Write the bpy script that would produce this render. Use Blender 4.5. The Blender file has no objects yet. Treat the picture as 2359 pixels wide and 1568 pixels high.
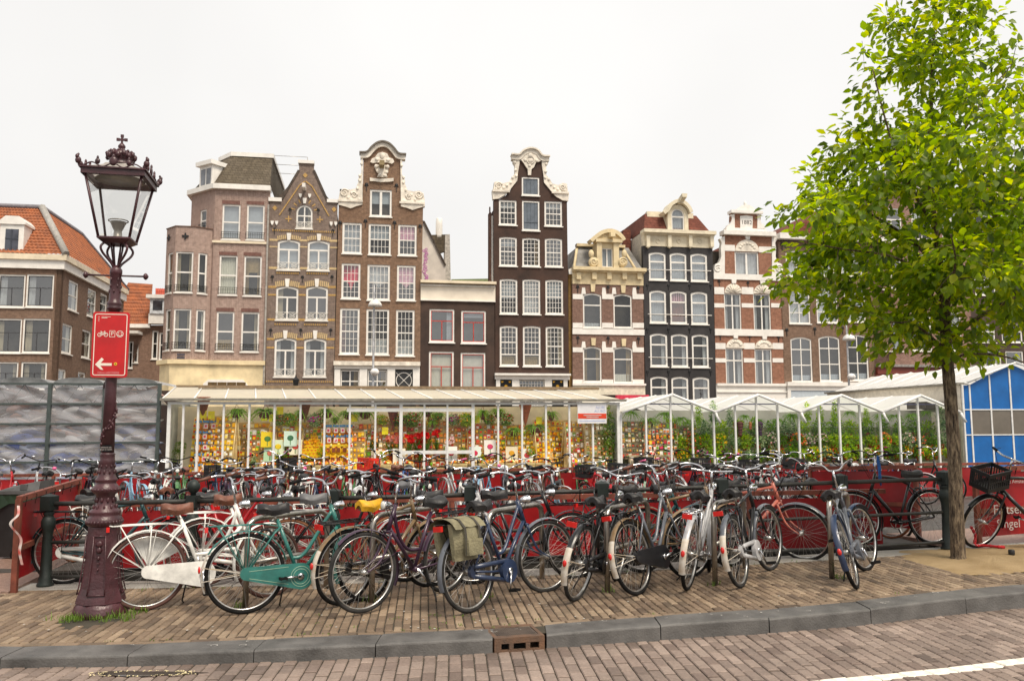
import bpy, bmesh, math, random
from math import sin, cos, pi, radians, atan2, hypot, sqrt, tan
from mathutils import Vector, Matrix, Euler
from mathutils.geometry import tessellate_polygon
import numpy as np
random.seed(7)
scn = bpy.context.scene
COL = scn.collection
# ------------------------------------------------------------------ camera
FPX, CX, CY = 1904.0, 1179.0, 784.0          # focal length and centre on the 2358 x 1568 measuring grid
PITCH, ROLL = math.atan((980 - 784) / FPX), radians(0.2)
EYE = Vector((0, 0, 1.65))
fwd = Vector((0, cos(PITCH), sin(PITCH)))
up0 = Vector((0, -sin(PITCH), cos(PITCH)))
rt0 = Vector((1, 0, 0))
rt = rt0 * cos(ROLL) - up0 * sin(ROLL)
up = rt0 * sin(ROLL) + up0 * cos(ROLL)
cd = bpy.data.cameras.new('camera')
cd.sensor_width = 36; cd.lens = 36 * FPX / 2358
cd.clip_start = 0.1; cd.clip_end = 3000
cam = bpy.data.objects.new('camera', cd); COL.objects.link(cam)
cam.matrix_world = Matrix(((rt.x, up.x, -fwd.x, EYE.x), (rt.y, up.y, -fwd.y, EYE.y), (rt.z, up.z, -fwd.z, EYE.z), (0, 0, 0, 1)))
scn.camera = cam
# ------------------------------------------------------------------ overcast sky and soft sun
SUN_TRAVEL = Vector((-0.3, 0.44, -0.85)).normalized()
w = bpy.data.worlds.new('World'); scn.world = w; w.use_nodes = True
nt = w.node_tree; nt.nodes.clear()
out = nt.nodes.new('ShaderNodeOutputWorld'); bg = nt.nodes.new('ShaderNodeBackground')
sky = nt.nodes.new('ShaderNodeTexSky'); sky.sky_type = 'NISHITA'; sky.sun_disc = False
sky.sun_elevation = math.asin(-SUN_TRAVEL.z); sky.sun_rotation = atan2(-SUN_TRAVEL.x, -SUN_TRAVEL.y)
sky.dust_density = 6; sky.air_density = 1.2
hs = nt.nodes.new('ShaderNodeHueSaturation'); hs.inputs['Saturation'].default_value = 0.12
tc = nt.nodes.new('ShaderNodeTexCoord')
nz = nt.nodes.new('ShaderNodeTexNoise'); nz.inputs['Scale'].default_value = 1.6; nz.inputs['Detail'].default_value = 4; nz.inputs['Roughness'].default_value = 0.45
rg = nt.nodes.new('ShaderNodeMapRange'); rg.inputs[1].default_value = 0.3; rg.inputs[2].default_value = 0.7; rg.inputs[3].default_value = 3.35; rg.inputs[4].default_value = 4.15
tint = nt.nodes.new('ShaderNodeVectorMath'); tint.operation = 'SCALE'; tint.inputs[0].default_value = (1.0, 0.985, 0.965)
mixn = nt.nodes.new('ShaderNodeMix'); mixn.data_type = 'RGBA'; mixn.clamp_factor = True; mixn.inputs[0].default_value = 0.04
bg.inputs['Strength'].default_value = 0.1
L = nt.links.new
L(tc.outputs['Generated'], nz.inputs['Vector']); L(nz.outputs['Fac'], rg.inputs[0]); L(rg.outputs[0], tint.inputs['Scale'])
L(sky.outputs[0], hs.inputs['Color']); L(tint.outputs[0], mixn.inputs[6]); L(hs.outputs[0], mixn.inputs[7])
L(mixn.outputs[2], bg.inputs['Color']); L(bg.outputs[0], out.inputs[0])
sd = bpy.data.lights.new('sun', 'SUN'); sd.energy = 1.5; sd.angle = radians(24); sd.color = (1, 0.89, 0.74)
sun = bpy.data.objects.new('sun', sd); COL.objects.link(sun)
sun.rotation_euler = SUN_TRAVEL.to_track_quat('-Z', 'Y').to_euler(); sun.location = (20, 0, 60)
vs = scn.view_settings
vs.view_transform = 'Standard'; vs.look = 'None'; vs.exposure = 1.3; vs.gamma = 1; vs.use_curve_mapping = False
scn.render.engine = 'CYCLES'
scn.cycles.max_bounces = 8; scn.cycles.transparent_max_bounces = 24; scn.cycles.diffuse_bounces = 4
scn.cycles.use_denoising = True
# ------------------------------------------------------------------ measuring helpers
SLOPE = 0.014                                 # the quay rises gently to the right
def ray(vx, vy): return rt * ((vx - CX) / FPX) + up * ((CY - vy) / FPX) + fwd
def gz(x, dz=0.0): return SLOPE * x + dz
def gp(vx, vy, dz=0.0, sl=SLOPE):
 d = ray(vx, vy); t = (dz - EYE.z) / (d.z - sl * d.x)
 return EYE + d * t
def vp(vx, vy, c, m=0.176):                   # on the upright plane y = c + m x
 d = ray(vx, vy); t = c / (d.y - m * d.x)
 return EYE + d * t
def zat(X, Y, vy):                            # height on the upright line through (X, Y) that shows at row vy
 k = (CY - vy) / FPX; dx, dy = X - EYE.x, Y - EYE.y
 return EYE.z + (k * dy * fwd.y - dx * up.x - dy * up.y) / (up.z - k * fwd.z)
def srgb(h):
 h = h.lstrip('#'); v = [int(h[i:i + 2], 16) / 255 for i in (0, 2, 4)]
 return tuple(c / 12.92 if c <= 0.04045 else ((c + 0.055) / 1.055) ** 2.4 for c in v)
# ------------------------------------------------------------------ materials
MATS = {}
def nodes(name):
 m = bpy.data.materials.new(name); m.use_nodes = True
 t = m.node_tree; p = t.nodes['Principled BSDF']
 return m, t, p
def pm(name, col, rough=0.6, metal=0.0, var=0.18, scale=6.0, bump=0.0, bscale=40.0, col2=None, spec=0.5, coat=0.0, detail=4, rvar=0.0):
 """a plain procedural surface: colour broken up by noise, optional second colour, fine relief"""
 if name in MATS: return MATS[name]
 m, t, p = nodes(name)
 tcn = t.nodes.new('ShaderNodeTexCoord'); n = t.nodes.new('ShaderNodeTexNoise')
 n.inputs['Scale'].default_value = scale; n.inputs['Detail'].default_value = detail; n.inputs['Roughness'].default_value = 0.6
 t.links.new(tcn.outputs['Object'], n.inputs['Vector'])
 mx = t.nodes.new('ShaderNodeMix'); mx.data_type = 'RGBA'
 a = col; b = col2 if col2 else tuple(min(1, c * (1 + 2 * var)) for c in col)
 if not col2: a = tuple(c * (1 - var * 1.6) for c in col)
 mx.inputs[6].default_value = (*a, 1); mx.inputs[7].default_value = (*b, 1)
 mr = t.nodes.new('ShaderNodeMapRange'); mr.inputs[1].default_value = 0.3; mr.inputs[2].default_value = 0.7
 t.links.new(n.outputs['Fac'], mr.inputs[0]); t.links.new(mr.outputs[0], mx.inputs[0])
 t.links.new(mx.outputs[2], p.inputs['Base Color'])
 p.inputs['Roughness'].default_value = rough; p.inputs['Metallic'].default_value = metal
 p.inputs['Specular IOR Level'].default_value = spec
 if coat: p.inputs['Coat Weight'].default_value = coat
 if rvar:
  r2 = t.nodes.new('ShaderNodeMapRange'); r2.inputs[1].default_value = 0.3; r2.inputs[2].default_value = 0.7
  r2.inputs[3].default_value = max(0.02, rough - rvar); r2.inputs[4].default_value = min(1, rough + rvar)
  t.links.new(n.outputs['Fac'], r2.inputs[0]); t.links.new(r2.outputs[0], p.inputs['Roughness'])
 if bump:
  n2 = t.nodes.new('ShaderNodeTexNoise'); n2.inputs['Scale'].default_value = bscale; n2.inputs['Detail'].default_value = 3
  t.links.new(tcn.outputs['Object'], n2.inputs['Vector'])
  bp = t.nodes.new('ShaderNodeBump'); bp.inputs['Strength'].default_value = bump; bp.inputs['Distance'].default_value = 0.02
  t.links.new(n2.outputs['Fac'], bp.inputs['Height']); t.links.new(bp.outputs[0], p.inputs['Normal'])
 MATS[name] = m
 return m
def attr_mat(name, rough=0.6, trans=0.0, gain=1.0, spec=0.4):
 """colour from the mesh's own 'Col' attribute, optionally light passing through (leaves, petals)"""
 if name in MATS: return MATS[name]
 m, t, p = nodes(name)
 a = t.nodes.new('ShaderNodeVertexColor'); a.layer_name = 'Col'
 t.links.new(a.outputs['Color'], p.inputs['Base Color']); p.inputs['Roughness'].default_value = rough
 p.inputs['Specular IOR Level'].default_value = spec
 if trans:
  tr = t.nodes.new('ShaderNodeBsdfTranslucent'); hsv = t.nodes.new('ShaderNodeHueSaturation')
  hsv.inputs['Hue'].default_value = 0.485; hsv.inputs['Saturation'].default_value = 1.15; hsv.inputs['Value'].default_value = gain
  t.links.new(a.outputs['Color'], hsv.inputs['Color']); t.links.new(hsv.outputs[0], tr.inputs['Color'])
  mx = t.nodes.new('ShaderNodeMixShader'); mx.inputs[0].default_value = trans
  o = t.nodes['Material Output']
  t.links.new(p.outputs[0], mx.inputs[1]); t.links.new(tr.outputs[0], mx.inputs[2]); t.links.new(mx.outputs[0], o.inputs[0])
 MATS[name] = m
 return m
def brick_mat(name, c1, c2, mortar, stain=(0.5, 0.45, 0.4), bw=0.21, bh=0.066, stains=0.35):
 """brickwork with courses, joints and weather stains"""
 if name in MATS: return MATS[name]
 c1, c2 = [tuple(min(1, x * 1.02 + 0.012) for x in c) for c in (c1, c2)]
 m, t, p = nodes(name)
 tcn = t.nodes.new('ShaderNodeTexCoord'); sp = t.nodes.new('ShaderNodeSeparateXYZ'); cb = t.nodes.new('ShaderNodeCombineXYZ')
 ad = t.nodes.new('ShaderNodeMath'); ad.operation = 'ADD'
 t.links.new(tcn.outputs['Object'], sp.inputs[0]); t.links.new(sp.outputs['X'], ad.inputs[0]); t.links.new(sp.outputs['Y'], ad.inputs[1])
 t.links.new(ad.outputs[0], cb.inputs['X']); t.links.new(sp.outputs['Z'], cb.inputs['Y'])
 b = t.nodes.new('ShaderNodeTexBrick'); b.inputs['Scale'].default_value = 1.0
 b.inputs['Brick Width'].default_value = bw; b.inputs['Row Height'].default_value = bh; b.inputs['Mortar Size'].default_value = 0.009
 b.inputs['Color1'].default_value = (*c1, 1); b.inputs['Color2'].default_value = (*c2, 1); b.inputs['Mortar'].default_value = (*mortar, 1)
 b.inputs['Bias'].default_value = 0.0
 t.links.new(cb.outputs[0], b.inputs['Vector'])
 n = t.nodes.new('ShaderNodeTexNoise'); n.inputs['Scale'].default_value = 0.55; n.inputs['Detail'].default_value = 8; n.inputs['Roughness'].default_value = 0.65
 t.links.new(tcn.outputs['Object'], n.inputs['Vector'])
 mr = t.nodes.new('ShaderNodeMapRange'); mr.inputs[1].default_value = 0.42; mr.inputs[2].default_value = 0.72; mr.inputs[4].default_value = stains
 mx = t.nodes.new('ShaderNodeMix'); mx.data_type = 'RGBA'; mx.blend_type = 'MULTIPLY'; mx.inputs[7].default_value = (*stain, 1)
 t.links.new(n.outputs['Fac'], mr.inputs[0]); t.links.new(mr.outputs[0], mx.inputs[0]); t.links.new(b.outputs['Color'], mx.inputs[6])
 n3 = t.nodes.new('ShaderNodeTexNoise'); n3.inputs['Scale'].default_value = 5; n3.inputs['Detail'].default_value = 9; n3.inputs['Roughness'].default_value = 0.75
 t.links.new(tcn.outputs['Object'], n3.inputs['Vector'])
 m3 = t.nodes.new('ShaderNodeMapRange'); m3.inputs[1].default_value = 0.3; m3.inputs[2].default_value = 0.7; m3.inputs[3].default_value = 0.62; m3.inputs[4].default_value = 1.42
 v3 = t.nodes.new('ShaderNodeVectorMath'); v3.operation = 'SCALE'
 t.links.new(n3.outputs['Fac'], m3.inputs[0]); t.links.new(mx.outputs[2], v3.inputs[0]); t.links.new(m3.outputs[0], v3.inputs['Scale'])
 t.links.new(v3.outputs[0], p.inputs['Base Color']); p.inputs['Roughness'].default_value = 0.88; p.inputs['Specular IOR Level'].default_value = 0.2
 bp = t.nodes.new('ShaderNodeBump'); bp.inputs['Strength'].default_value = 0.35; bp.inputs['Distance'].default_value = 0.01; bp.invert = True
 t.links.new(b.outputs['Fac'], bp.inputs['Height']); t.links.new(bp.outputs[0], p.inputs['Normal'])
 MATS[name] = m
 return m
def glass_mat(name, tint=(0.86, 0.9, 0.9), refl=0.08, rough=0.01, wav=0.0, wscale=3.0, ior=1.5):
 """thin glazing: lets light through, mirrors the sky a little (more at a slant)"""
 if name in MATS: return MATS[name]
 m = bpy.data.materials.new(name); m.use_nodes = True; t = m.node_tree; t.nodes.clear()
 o = t.nodes.new('ShaderNodeOutputMaterial'); tr = t.nodes.new('ShaderNodeBsdfTransparent'); tr.inputs[0].default_value = (*tint, 1)
 g = t.nodes.new('ShaderNodeBsdfGlossy'); g.inputs['Roughness'].default_value = rough; g.inputs[0].default_value = (1, 1, 1, 1)
 lw = t.nodes.new('ShaderNodeLayerWeight'); lw.inputs['Blend'].default_value = 0.5; pw = t.nodes.new('ShaderNodeMath'); pw.operation = 'POWER'; pw.inputs[1].default_value = 5; ml = t.nodes.new('ShaderNodeMath'); ml.operation = 'MULTIPLY'; ml.inputs[1].default_value = 0.9
 ad = t.nodes.new('ShaderNodeMath'); ad.operation = 'ADD'; ad.inputs[1].default_value = refl + ((ior - 1) / (ior + 1)) ** 2; ad.use_clamp = True
 mx = t.nodes.new('ShaderNodeMixShader')
 if wav:
  tcn = t.nodes.new('ShaderNodeTexCoord'); n = t.nodes.new('ShaderNodeTexNoise'); n.inputs['Scale'].default_value = wscale; n.inputs['Detail'].default_value = 2
  t.links.new(tcn.outputs['Object'], n.inputs['Vector'])
  bp = t.nodes.new('ShaderNodeBump'); bp.inputs['Strength'].default_value = 1.0; bp.inputs['Distance'].default_value = wav
  t.links.new(n.outputs['Fac'], bp.inputs['Height']); t.links.new(bp.outputs[0], g.inputs['Normal']); t.links.new(bp.outputs[0], lw.inputs['Normal'])
 t.links.new(lw.outputs['Facing'], pw.inputs[0]); t.links.new(pw.outputs[0], ml.inputs[0]); t.links.new(ml.outputs[0], ad.inputs[0]); t.links.new(ad.outputs[0], mx.inputs[0]); t.links.new(tr.outputs[0], mx.inputs[1]); t.links.new(g.outputs[0], mx.inputs[2]); t.links.new(mx.outputs[0], o.inputs[0])
 MATS[name] = m
 return m
def translucent_mat(name, col, trans=0.5, rough=0.6, dirt=0.25):
 if name in MATS: return MATS[name]
 m = pm(name, col, rough, var=dirt, scale=1.5, detail=8)
 t = m.node_tree; p = t.nodes['Principled BSDF']; o = t.nodes['Material Output']
 src = p.inputs['Base Color'].links[0].from_socket
 tr = t.nodes.new('ShaderNodeBsdfTranslucent'); mx = t.nodes.new('ShaderNodeMixShader'); mx.inputs[0].default_value = trans
 t.links.new(src, tr.inputs['Color'])
 t.links.new(p.outputs[0], mx.inputs[1]); t.links.new(tr.outputs[0], mx.inputs[2]); t.links.new(mx.outputs[0], o.inputs[0])
 return m
# ------------------------------------------------------------------ mesh helpers
class MB:
 """collects quads and tubes; build() links them as one mesh object"""
 def __init__(s): s.v = []; s.f = []; s.c = []; s.mi = []; s.cur = None; s.m = 0; s.sm = []; s.smooth = False
 def add(s, vs, fs):
  o = len(s.v); s.v.extend([tuple(x) for x in vs])
  for f in fs:
   s.f.append([i + o for i in f]); s.c.append(s.cur); s.mi.append(s.m); s.sm.append(s.smooth)
 def box(s, x0, x1, y0, y1, z0, z1, M=None):
  v = [(x0, y0, z0), (x1, y0, z0), (x1, y1, z0), (x0, y1, z0), (x0, y0, z1), (x1, y0, z1), (x1, y1, z1), (x0, y1, z1)]
  if M is not None: v = [M @ Vector(p) for p in v]
  s.add(v, [(0, 3, 2, 1), (4, 5, 6, 7), (0, 1, 5, 4), (1, 2, 6, 5), (2, 3, 7, 6), (3, 0, 4, 7)])
 def bevbox(s, x0, x1, y0, y1, z0, z1, b):
  """box with a chamfered top rim"""
  v = [(x0, y0, z0), (x1, y0, z0), (x1, y1, z0), (x0, y1, z0), (x0, y0, z1 - b), (x1, y0, z1 - b), (x1, y1, z1 - b), (x0, y1, z1 - b),
             (x0 + b, y0 + b, z1), (x1 - b, y0 + b, z1), (x1 - b, y1 - b, z1), (x0 + b, y1 - b, z1)]
  s.add(v, [(0, 1, 5, 4), (1, 2, 6, 5), (2, 3, 7, 6), (3, 0, 4, 7), (4, 5, 9, 8), (5, 6, 10, 9), (6, 7, 11, 10), (7, 4, 8, 11), (8, 9, 10, 11)])
 def quad(s, a, b, c, d): s.add([a, b, c, d], [(0, 1, 2, 3)])
 def tube(s, pts, r, seg=8, cap=True, smooth=True):
  pts = [Vector(p) for p in pts]; n = len(pts)
  rs = r if isinstance(r, (list, tuple)) else [r] * n
  sm0 = s.smooth; s.smooth = smooth
  vs = []; a = None
  for i, p in enumerate(pts):
   t = (pts[min(i + 1, n - 1)] - pts[max(i - 1, 0)]).normalized()
   if a is None:
    a = t.cross(Vector((0, 0, 1)) if abs(t.z) < 0.9 else Vector((1, 0, 0)))
   a = a - t * a.dot(t)
   if a.length < 1e-6: a = t.orthogonal()
   a.normalize(); b = t.cross(a)
   for k in range(seg):
    an = 2 * pi * k / seg
    vs.append(p + (a * cos(an) + b * sin(an)) * rs[i])
  fs = []
  for i in range(n - 1):
   for k in range(seg):
    k2 = (k + 1) % seg
    fs.append((i * seg + k, i * seg + k2, (i + 1) * seg + k2, (i + 1) * seg + k))
  s.add(vs, fs)
  if cap:
   o = len(s.v) - n * seg; s.smooth = False
   s.f.append([o + k for k in range(seg)][::-1]); s.f.append([o + (n - 1) * seg + k for k in range(seg)])
   s.c += [s.cur] * 2; s.mi += [s.m] * 2; s.sm += [False] * 2
  s.smooth = sm0
 def lathe(s, prof, seg=20, cx=0, cy=0, M=None, smooth=True, sides=None):
  sm0 = s.smooth; s.smooth = smooth
  vs = []
  for (r, z) in prof:
   for k in range(seg):
    a = 2 * pi * k / seg
    p = Vector((cx + r * cos(a), cy + r * sin(a), z)); vs.append(M @ p if M is not None else p)
  fs = []
  for i in range(len(prof) - 1):
   for k in range(seg):
    k2 = (k + 1) % seg
    fs.append((i * seg + k, i * seg + k2, (i + 1) * seg + k2, (i + 1) * seg + k))
  fs.append(tuple(range(seg))[::-1]); fs.append(tuple((len(prof) - 1) * seg + k for k in range(seg)))
  s.add(vs, fs); s.smooth = sm0
 def torus(s, R, r, seg=36, n=8, c=(0, 0, 0), a0=0, a1=2 * pi, rz=None, axis='y'):
  """ring in the x-z plane round c; r radial, rz sideways half-thickness"""
  rz = rz or r; full = abs(a1 - a0 - 2 * pi) < 1e-6
  m = seg if full else seg + 1; vs = []; sm0 = s.smooth; s.smooth = True
  for i in range(m):
   a = a0 + (a1 - a0) * i / seg
   for k in range(n):
    b = 2 * pi * k / n
    rr = R + r * cos(b)
    vs.append((c[0] + rr * cos(a), c[1] + rz * sin(b), c[2] + rr * sin(a)))
  fs = []
  for i in range(seg):
   i2 = (i + 1) % m
   for k in range(n):
    k2 = (k + 1) % n
    fs.append((i * n + k, i * n + k2, i2 * n + k2, i2 * n + k))
  s.add(vs, fs); s.smooth = sm0
 def prism(s, pts, y0, y1):
  """outline in x-z pushed from y0 (front) to y1 (back)"""
  n = len(pts)
  tri = tessellate_polygon([[Vector((p[0], p[1], 0)) for p in pts]])
  vs = [(p[0], y0, p[1]) for p in pts] + [(p[0], y1, p[1]) for p in pts]
  fs = []
  for t in tri:
   fs.append(tuple(t)); fs.append(tuple(i + n for i in t[::-1]))
  for i in range(n):
   j = (i + 1) % n; fs.append((i, j, j + n, i + n))
  s.add(vs, fs)
 def blob(s, c, r, seg=10, rings=6, jit=0.0, M=None):
  r = r if isinstance(r, (tuple, list)) else (r, r, r); vs = []; sm0 = s.smooth; s.smooth = True
  for i in range(rings + 1):
   th = pi * i / rings
   for k in range(seg):
    a = 2 * pi * k / seg; j = 1 + random.uniform(-jit, jit)
    p = Vector((r[0] * sin(th) * cos(a) * j, r[1] * sin(th) * sin(a) * j, r[2] * cos(th)))
    if M is not None: p = M @ p
    vs.append((c[0] + p.x, c[1] + p.y, c[2] + p.z))
  fs = []
  for i in range(rings):
   for k in range(seg):
    k2 = (k + 1) % seg; fs.append((i * seg + k, i * seg + k2, (i + 1) * seg + k2, (i + 1) * seg + k))
  s.add(vs, fs); s.smooth = sm0
 def mesh(s, name, mats=(), fix=True):
  me = bpy.data.meshes.new(name)
  me.from_pydata(s.v, [], s.f)
  if s.mi: me.polygons.foreach_set('material_index', s.mi)
  if s.sm: me.polygons.foreach_set('use_smooth', s.sm)
  if any(c is not None for c in s.c):
   ca = me.color_attributes.new('Col', 'FLOAT_COLOR', 'CORNER')
   arr = []
   for f, c in zip(s.f, s.c):
    c = c or (0.5, 0.5, 0.5); arr.extend([c[0], c[1], c[2], 1.0] * len(f))
   ca.data.foreach_set('color', arr)
  for m in mats: me.materials.append(m)
  if fix:
   bm = bmesh.new(); bm.from_mesh(me); bmesh.ops.recalc_face_normals(bm, faces=bm.faces); bm.to_mesh(me); bm.free()
  me.update()
  return me
 def build(s, name, mat, parent=None, fix=True):
  mats = mat if isinstance(mat, (list, tuple)) else [mat]
  return obj(name, s.mesh(name, mats, fix), parent)
def obj(name, me, parent=None, loc=None, rot=None, scale=None, mat=None):
 o = bpy.data.objects.new(name, me); COL.objects.link(o)
 if parent is not None: o.parent = parent
 if loc is not None: o.location = loc
 if rot is not None: o.rotation_euler = rot
 if scale is not None: o.scale = scale
 if mat is not None and len(o.material_slots):
  o.material_slots[0].link = 'OBJECT'; o.material_slots[0].material = mat
 return o
def empty(name, loc=(0, 0, 0), rz=0.0, parent=None):
 o = bpy.data.objects.new(name, None); COL.objects.link(o); o.location = loc; o.rotation_euler = (0, 0, rz)
 o.empty_display_size = 0.2
 if parent is not None: o.parent = parent
 return o
def tag(o, label=None, cat=None, group=None, kind=None):
 if label: o['label'] = label
 if cat: o['category'] = cat
 if group: o['group'] = group
 if kind: o['kind'] = kind
 return o
def text(name, s, size, mat, parent, loc, rot=(pi / 2, 0, 0), align='CENTER', ext=0.001, sx=1.0):
 c = bpy.data.curves.new(name, 'FONT'); c.body = s; c.size = size; c.align_x = align; c.align_y = 'CENTER'; c.extrude = ext; c.resolution_u = 3
 c.materials.append(mat)
 t = bpy.data.objects.new('tmp', c)
 me = bpy.data.meshes.new_from_object(t); bpy.data.objects.remove(t); bpy.data.curves.remove(c)
 me.name = name
 if not me.materials: me.materials.append(mat)
 return obj(name, me, parent, loc, rot, (sx, 1, 1))
def arc(cx, cz, rx, rz, a0, a1, n=10): return [(cx + rx * cos(a0 + (a1 - a0) * i / n), cz + rz * sin(a0 + (a1 - a0) * i / n)) for i in range(n + 1)]
def smooth_pts(pts, sub=6):
 """Catmull-Rom through the points"""
 P = [Vector(p) for p in pts]; P = [P[0] * 2 - P[1]] + P + [P[-1] * 2 - P[-2]]; o = []
 for i in range(1, len(P) - 2):
  for k in range(sub):
   t = k / sub; a, b, c, d = P[i - 1], P[i], P[i + 1], P[i + 2]
   o.append(0.5 * ((2 * b) + (c - a) * t + (2 * a - 5 * b + 4 * c - d) * t * t + (3 * b - a - 3 * c + d) * t ** 3))
 o.append(P[-2]); return o
ORD = ['first', 'second', 'third', 'fourth', 'fifth', 'sixth', 'seventh', 'eighth', 'ninth', 'tenth', 'eleventh', 'twelfth', 'thirteenth', 'fourteenth', 'fifteenth', 'sixteenth', 'seventeenth', 'eighteenth', 'nineteenth', 'twentieth']
def ordinal(i):
 if i < 20: return ORD[i]
 tens = {2: 'twenty', 3: 'thirty', 4: 'forty', 5: 'fifty'}[(i + 1) // 10]; r = (i + 1) % 10
 return {2: 'twentieth', 3: 'thirtieth', 4: 'fortieth', 5: 'fiftieth'}[(i + 1) // 10] if r == 0 else tens + '-' + ORD[r - 1]
# shared colours
WHITE = pm('white_paint', (0.78, 0.75, 0.70), 0.5, var=0.06, scale=2, spec=0.4)
CREAM = pm('cream_paint', (0.72, 0.62, 0.46), 0.6, var=0.10, scale=1.5)
STONE_WHITE = pm('white_stone', (0.70, 0.64, 0.55), 0.75, var=0.16, scale=2.5, bump=0.3, bscale=18)
DARK_METAL = pm('dark_iron', (0.012, 0.012, 0.013), 0.5, 0.1, var=0.2)
CHROME = pm('chrome', (0.62, 0.62, 0.64), 0.16, 1.0, var=0.08, scale=20, rvar=0.06)
STEEL = pm('brushed_steel', (0.42, 0.39, 0.35), 0.34, 1.0, var=0.15, scale=9, rvar=0.1)
RUBBER = pm('black_rubber', (0.010, 0.0095, 0.0095), 0.8, var=0.3, scale=12, spec=0.15)
BLACK = pm('black_paint', (0.008, 0.008, 0.009), 0.35, var=0.2, scale=10, spec=0.3)
# ================================================================== GROUND, ROAD, KERB
def interp(P, x):
 if x <= P[0][0]:
  (a, b), (c, d) = P[0], P[1]
 elif x >= P[-1][0]:
  (a, b), (c, d) = P[-2], P[-1]
 else:
  for i in range(len(P) - 1):
   if P[i][0] <= x <= P[i + 1][0]: (a, b), (c, d) = P[i], P[i + 1]; break
 return b + (d - b) * (x - a) / (c - a)
RS, RD = 0.006, -0.105                         # the road falls a little less than the pavement rises
def rz_(x): return RS * x + RD
KPX = [(0, 1538), (291, 1534), (583, 1525), (864, 1514), (1135, 1504), (1258, 1492), (1522, 1473), (1773, 1458), (2007, 1437), (2225, 1411), (2358, 1399)]
KP = [gp(a, b, RD, RS) for a, b in KPX]
kp2 = [(p.x, p.y) for p in KP]
kp2 = [(kp2[0][0] - 4, kp2[0][1] + 0.25)] + kp2 + [(kp2[-1][0] + 4, kp2[-1][1] + 0.95)]
def kerb_front(x): return (interp(kp2, x - 0.25) + interp(kp2, x) + interp(kp2, x + 0.25)) / 3
KW = 0.33                                      # kerb width
QF = [(-30, 9.3), (-8, 9.0), (-3.87, 9.03), (-1.36, 9.12), (1.5, 9.55), (4.95, 10.3), (9, 11.25), (30, 16.5)]
def quay_front(x): return interp(QF, x)
SAND = [gp(a, b) for a, b in [(2040, 1268), (2092, 1288), (2150, 1305), (2215, 1322), (2290, 1322), (2420, 1308), (2600, 1290), (2600, 1240), (2300, 1252), (2150, 1262)]]
def inside(x, y, P):
 c = False; n = len(P)
 for i in range(n):
  a, b = P[i], P[(i + 1) % n]
  if (a.y > y) != (b.y > y) and x < (b.x - a.x) * (y - a.y) / (b.y - a.y) + a.x: c = not c
 return c
def island_brick_mat(name, cols, joint=0.3):
 m, t, p = nodes(name)
 g = t.nodes.new('ShaderNodeNewGeometry'); oi = t.nodes.new('ShaderNodeObjectInfo')
 ad = t.nodes.new('ShaderNodeMath'); ad.operation = 'ADD'; fr = t.nodes.new('ShaderNodeMath'); fr.operation = 'FRACT'
 t.links.new(g.outputs['Random Per Island'], ad.inputs[0]); t.links.new(oi.outputs['Random'], ad.inputs[1]); t.links.new(ad.outputs[0], fr.inputs[0])
 cr = t.nodes.new('ShaderNodeValToRGB'); e = cr.color_ramp.elements
 while len(e) < len(cols): e.new(0.5)
 for i, c in enumerate(cols): e[i].position = i / (len(cols) - 1); e[i].color = (*c, 1)
 t.links.new(fr.outputs[0], cr.inputs[0])
 n = t.nodes.new('ShaderNodeTexNoise'); n.inputs['Scale'].default_value = 1.3; n.inputs['Detail'].default_value = 7; n.inputs['Roughness'].default_value = 0.7
 t.links.new(g.outputs['Position'], n.inputs['Vector'])
 n2 = t.nodes.new('ShaderNodeTexNoise'); n2.inputs['Scale'].default_value = 55; n2.inputs['Detail'].default_value = 4
 t.links.new(g.outputs['Position'], n2.inputs['Vector'])
 mr = t.nodes.new('ShaderNodeMapRange'); mr.inputs[1].default_value = 0.25; mr.inputs[2].default_value = 0.75; mr.inputs[3].default_value = 0.62; mr.inputs[4].default_value = 1.36
 m2 = t.nodes.new('ShaderNodeMapRange'); m2.inputs[1].default_value = 0.25; m2.inputs[2].default_value = 0.75; m2.inputs[3].default_value = 0.82; m2.inputs[4].default_value = 1.18
 mu = t.nodes.new('ShaderNodeMath'); mu.operation = 'MULTIPLY'
 t.links.new(n.outputs['Fac'], mr.inputs[0]); t.links.new(n2.outputs['Fac'], m2.inputs[0]); t.links.new(mr.outputs[0], mu.inputs[0]); t.links.new(m2.outputs[0], mu.inputs[1])
 v = t.nodes.new('ShaderNodeVectorMath'); v.operation = 'SCALE'; t.links.new(cr.outputs[0], v.inputs[0]); t.links.new(mu.outputs[0], v.inputs['Scale'])
 t.links.new(v.outputs[0], p.inputs['Base Color']); p.inputs['Roughness'].default_value = 0.72; p.inputs['Specular IOR Level'].default_value = 0.4
 bp = t.nodes.new('ShaderNodeBump'); bp.inputs['Strength'].default_value = 0.4; bp.inputs['Distance'].default_value = 0.004
 t.links.new(n2.outputs['Fac'], bp.inputs['Height']); t.links.new(bp.outputs[0], p.inputs['Normal'])
 return m
PAVE_M = island_brick_mat('pavement_bricks', [srgb('5c4d40'), srgb('766453'), srgb('84715d'), srgb('685747'), srgb('93806b'), srgb('524539')])
ROAD_M = island_brick_mat('road_bricks', [srgb('6b5c54'), srgb('83736a'), srgb('918177'), srgb('75675f'), srgb('8a7a70'), srgb('62554e')])
JOINT_M = pm('joint_soil', (0.03, 0.026, 0.018), 0.95, col2=(0.06, 0.05, 0.034), scale=3, detail=8)
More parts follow.
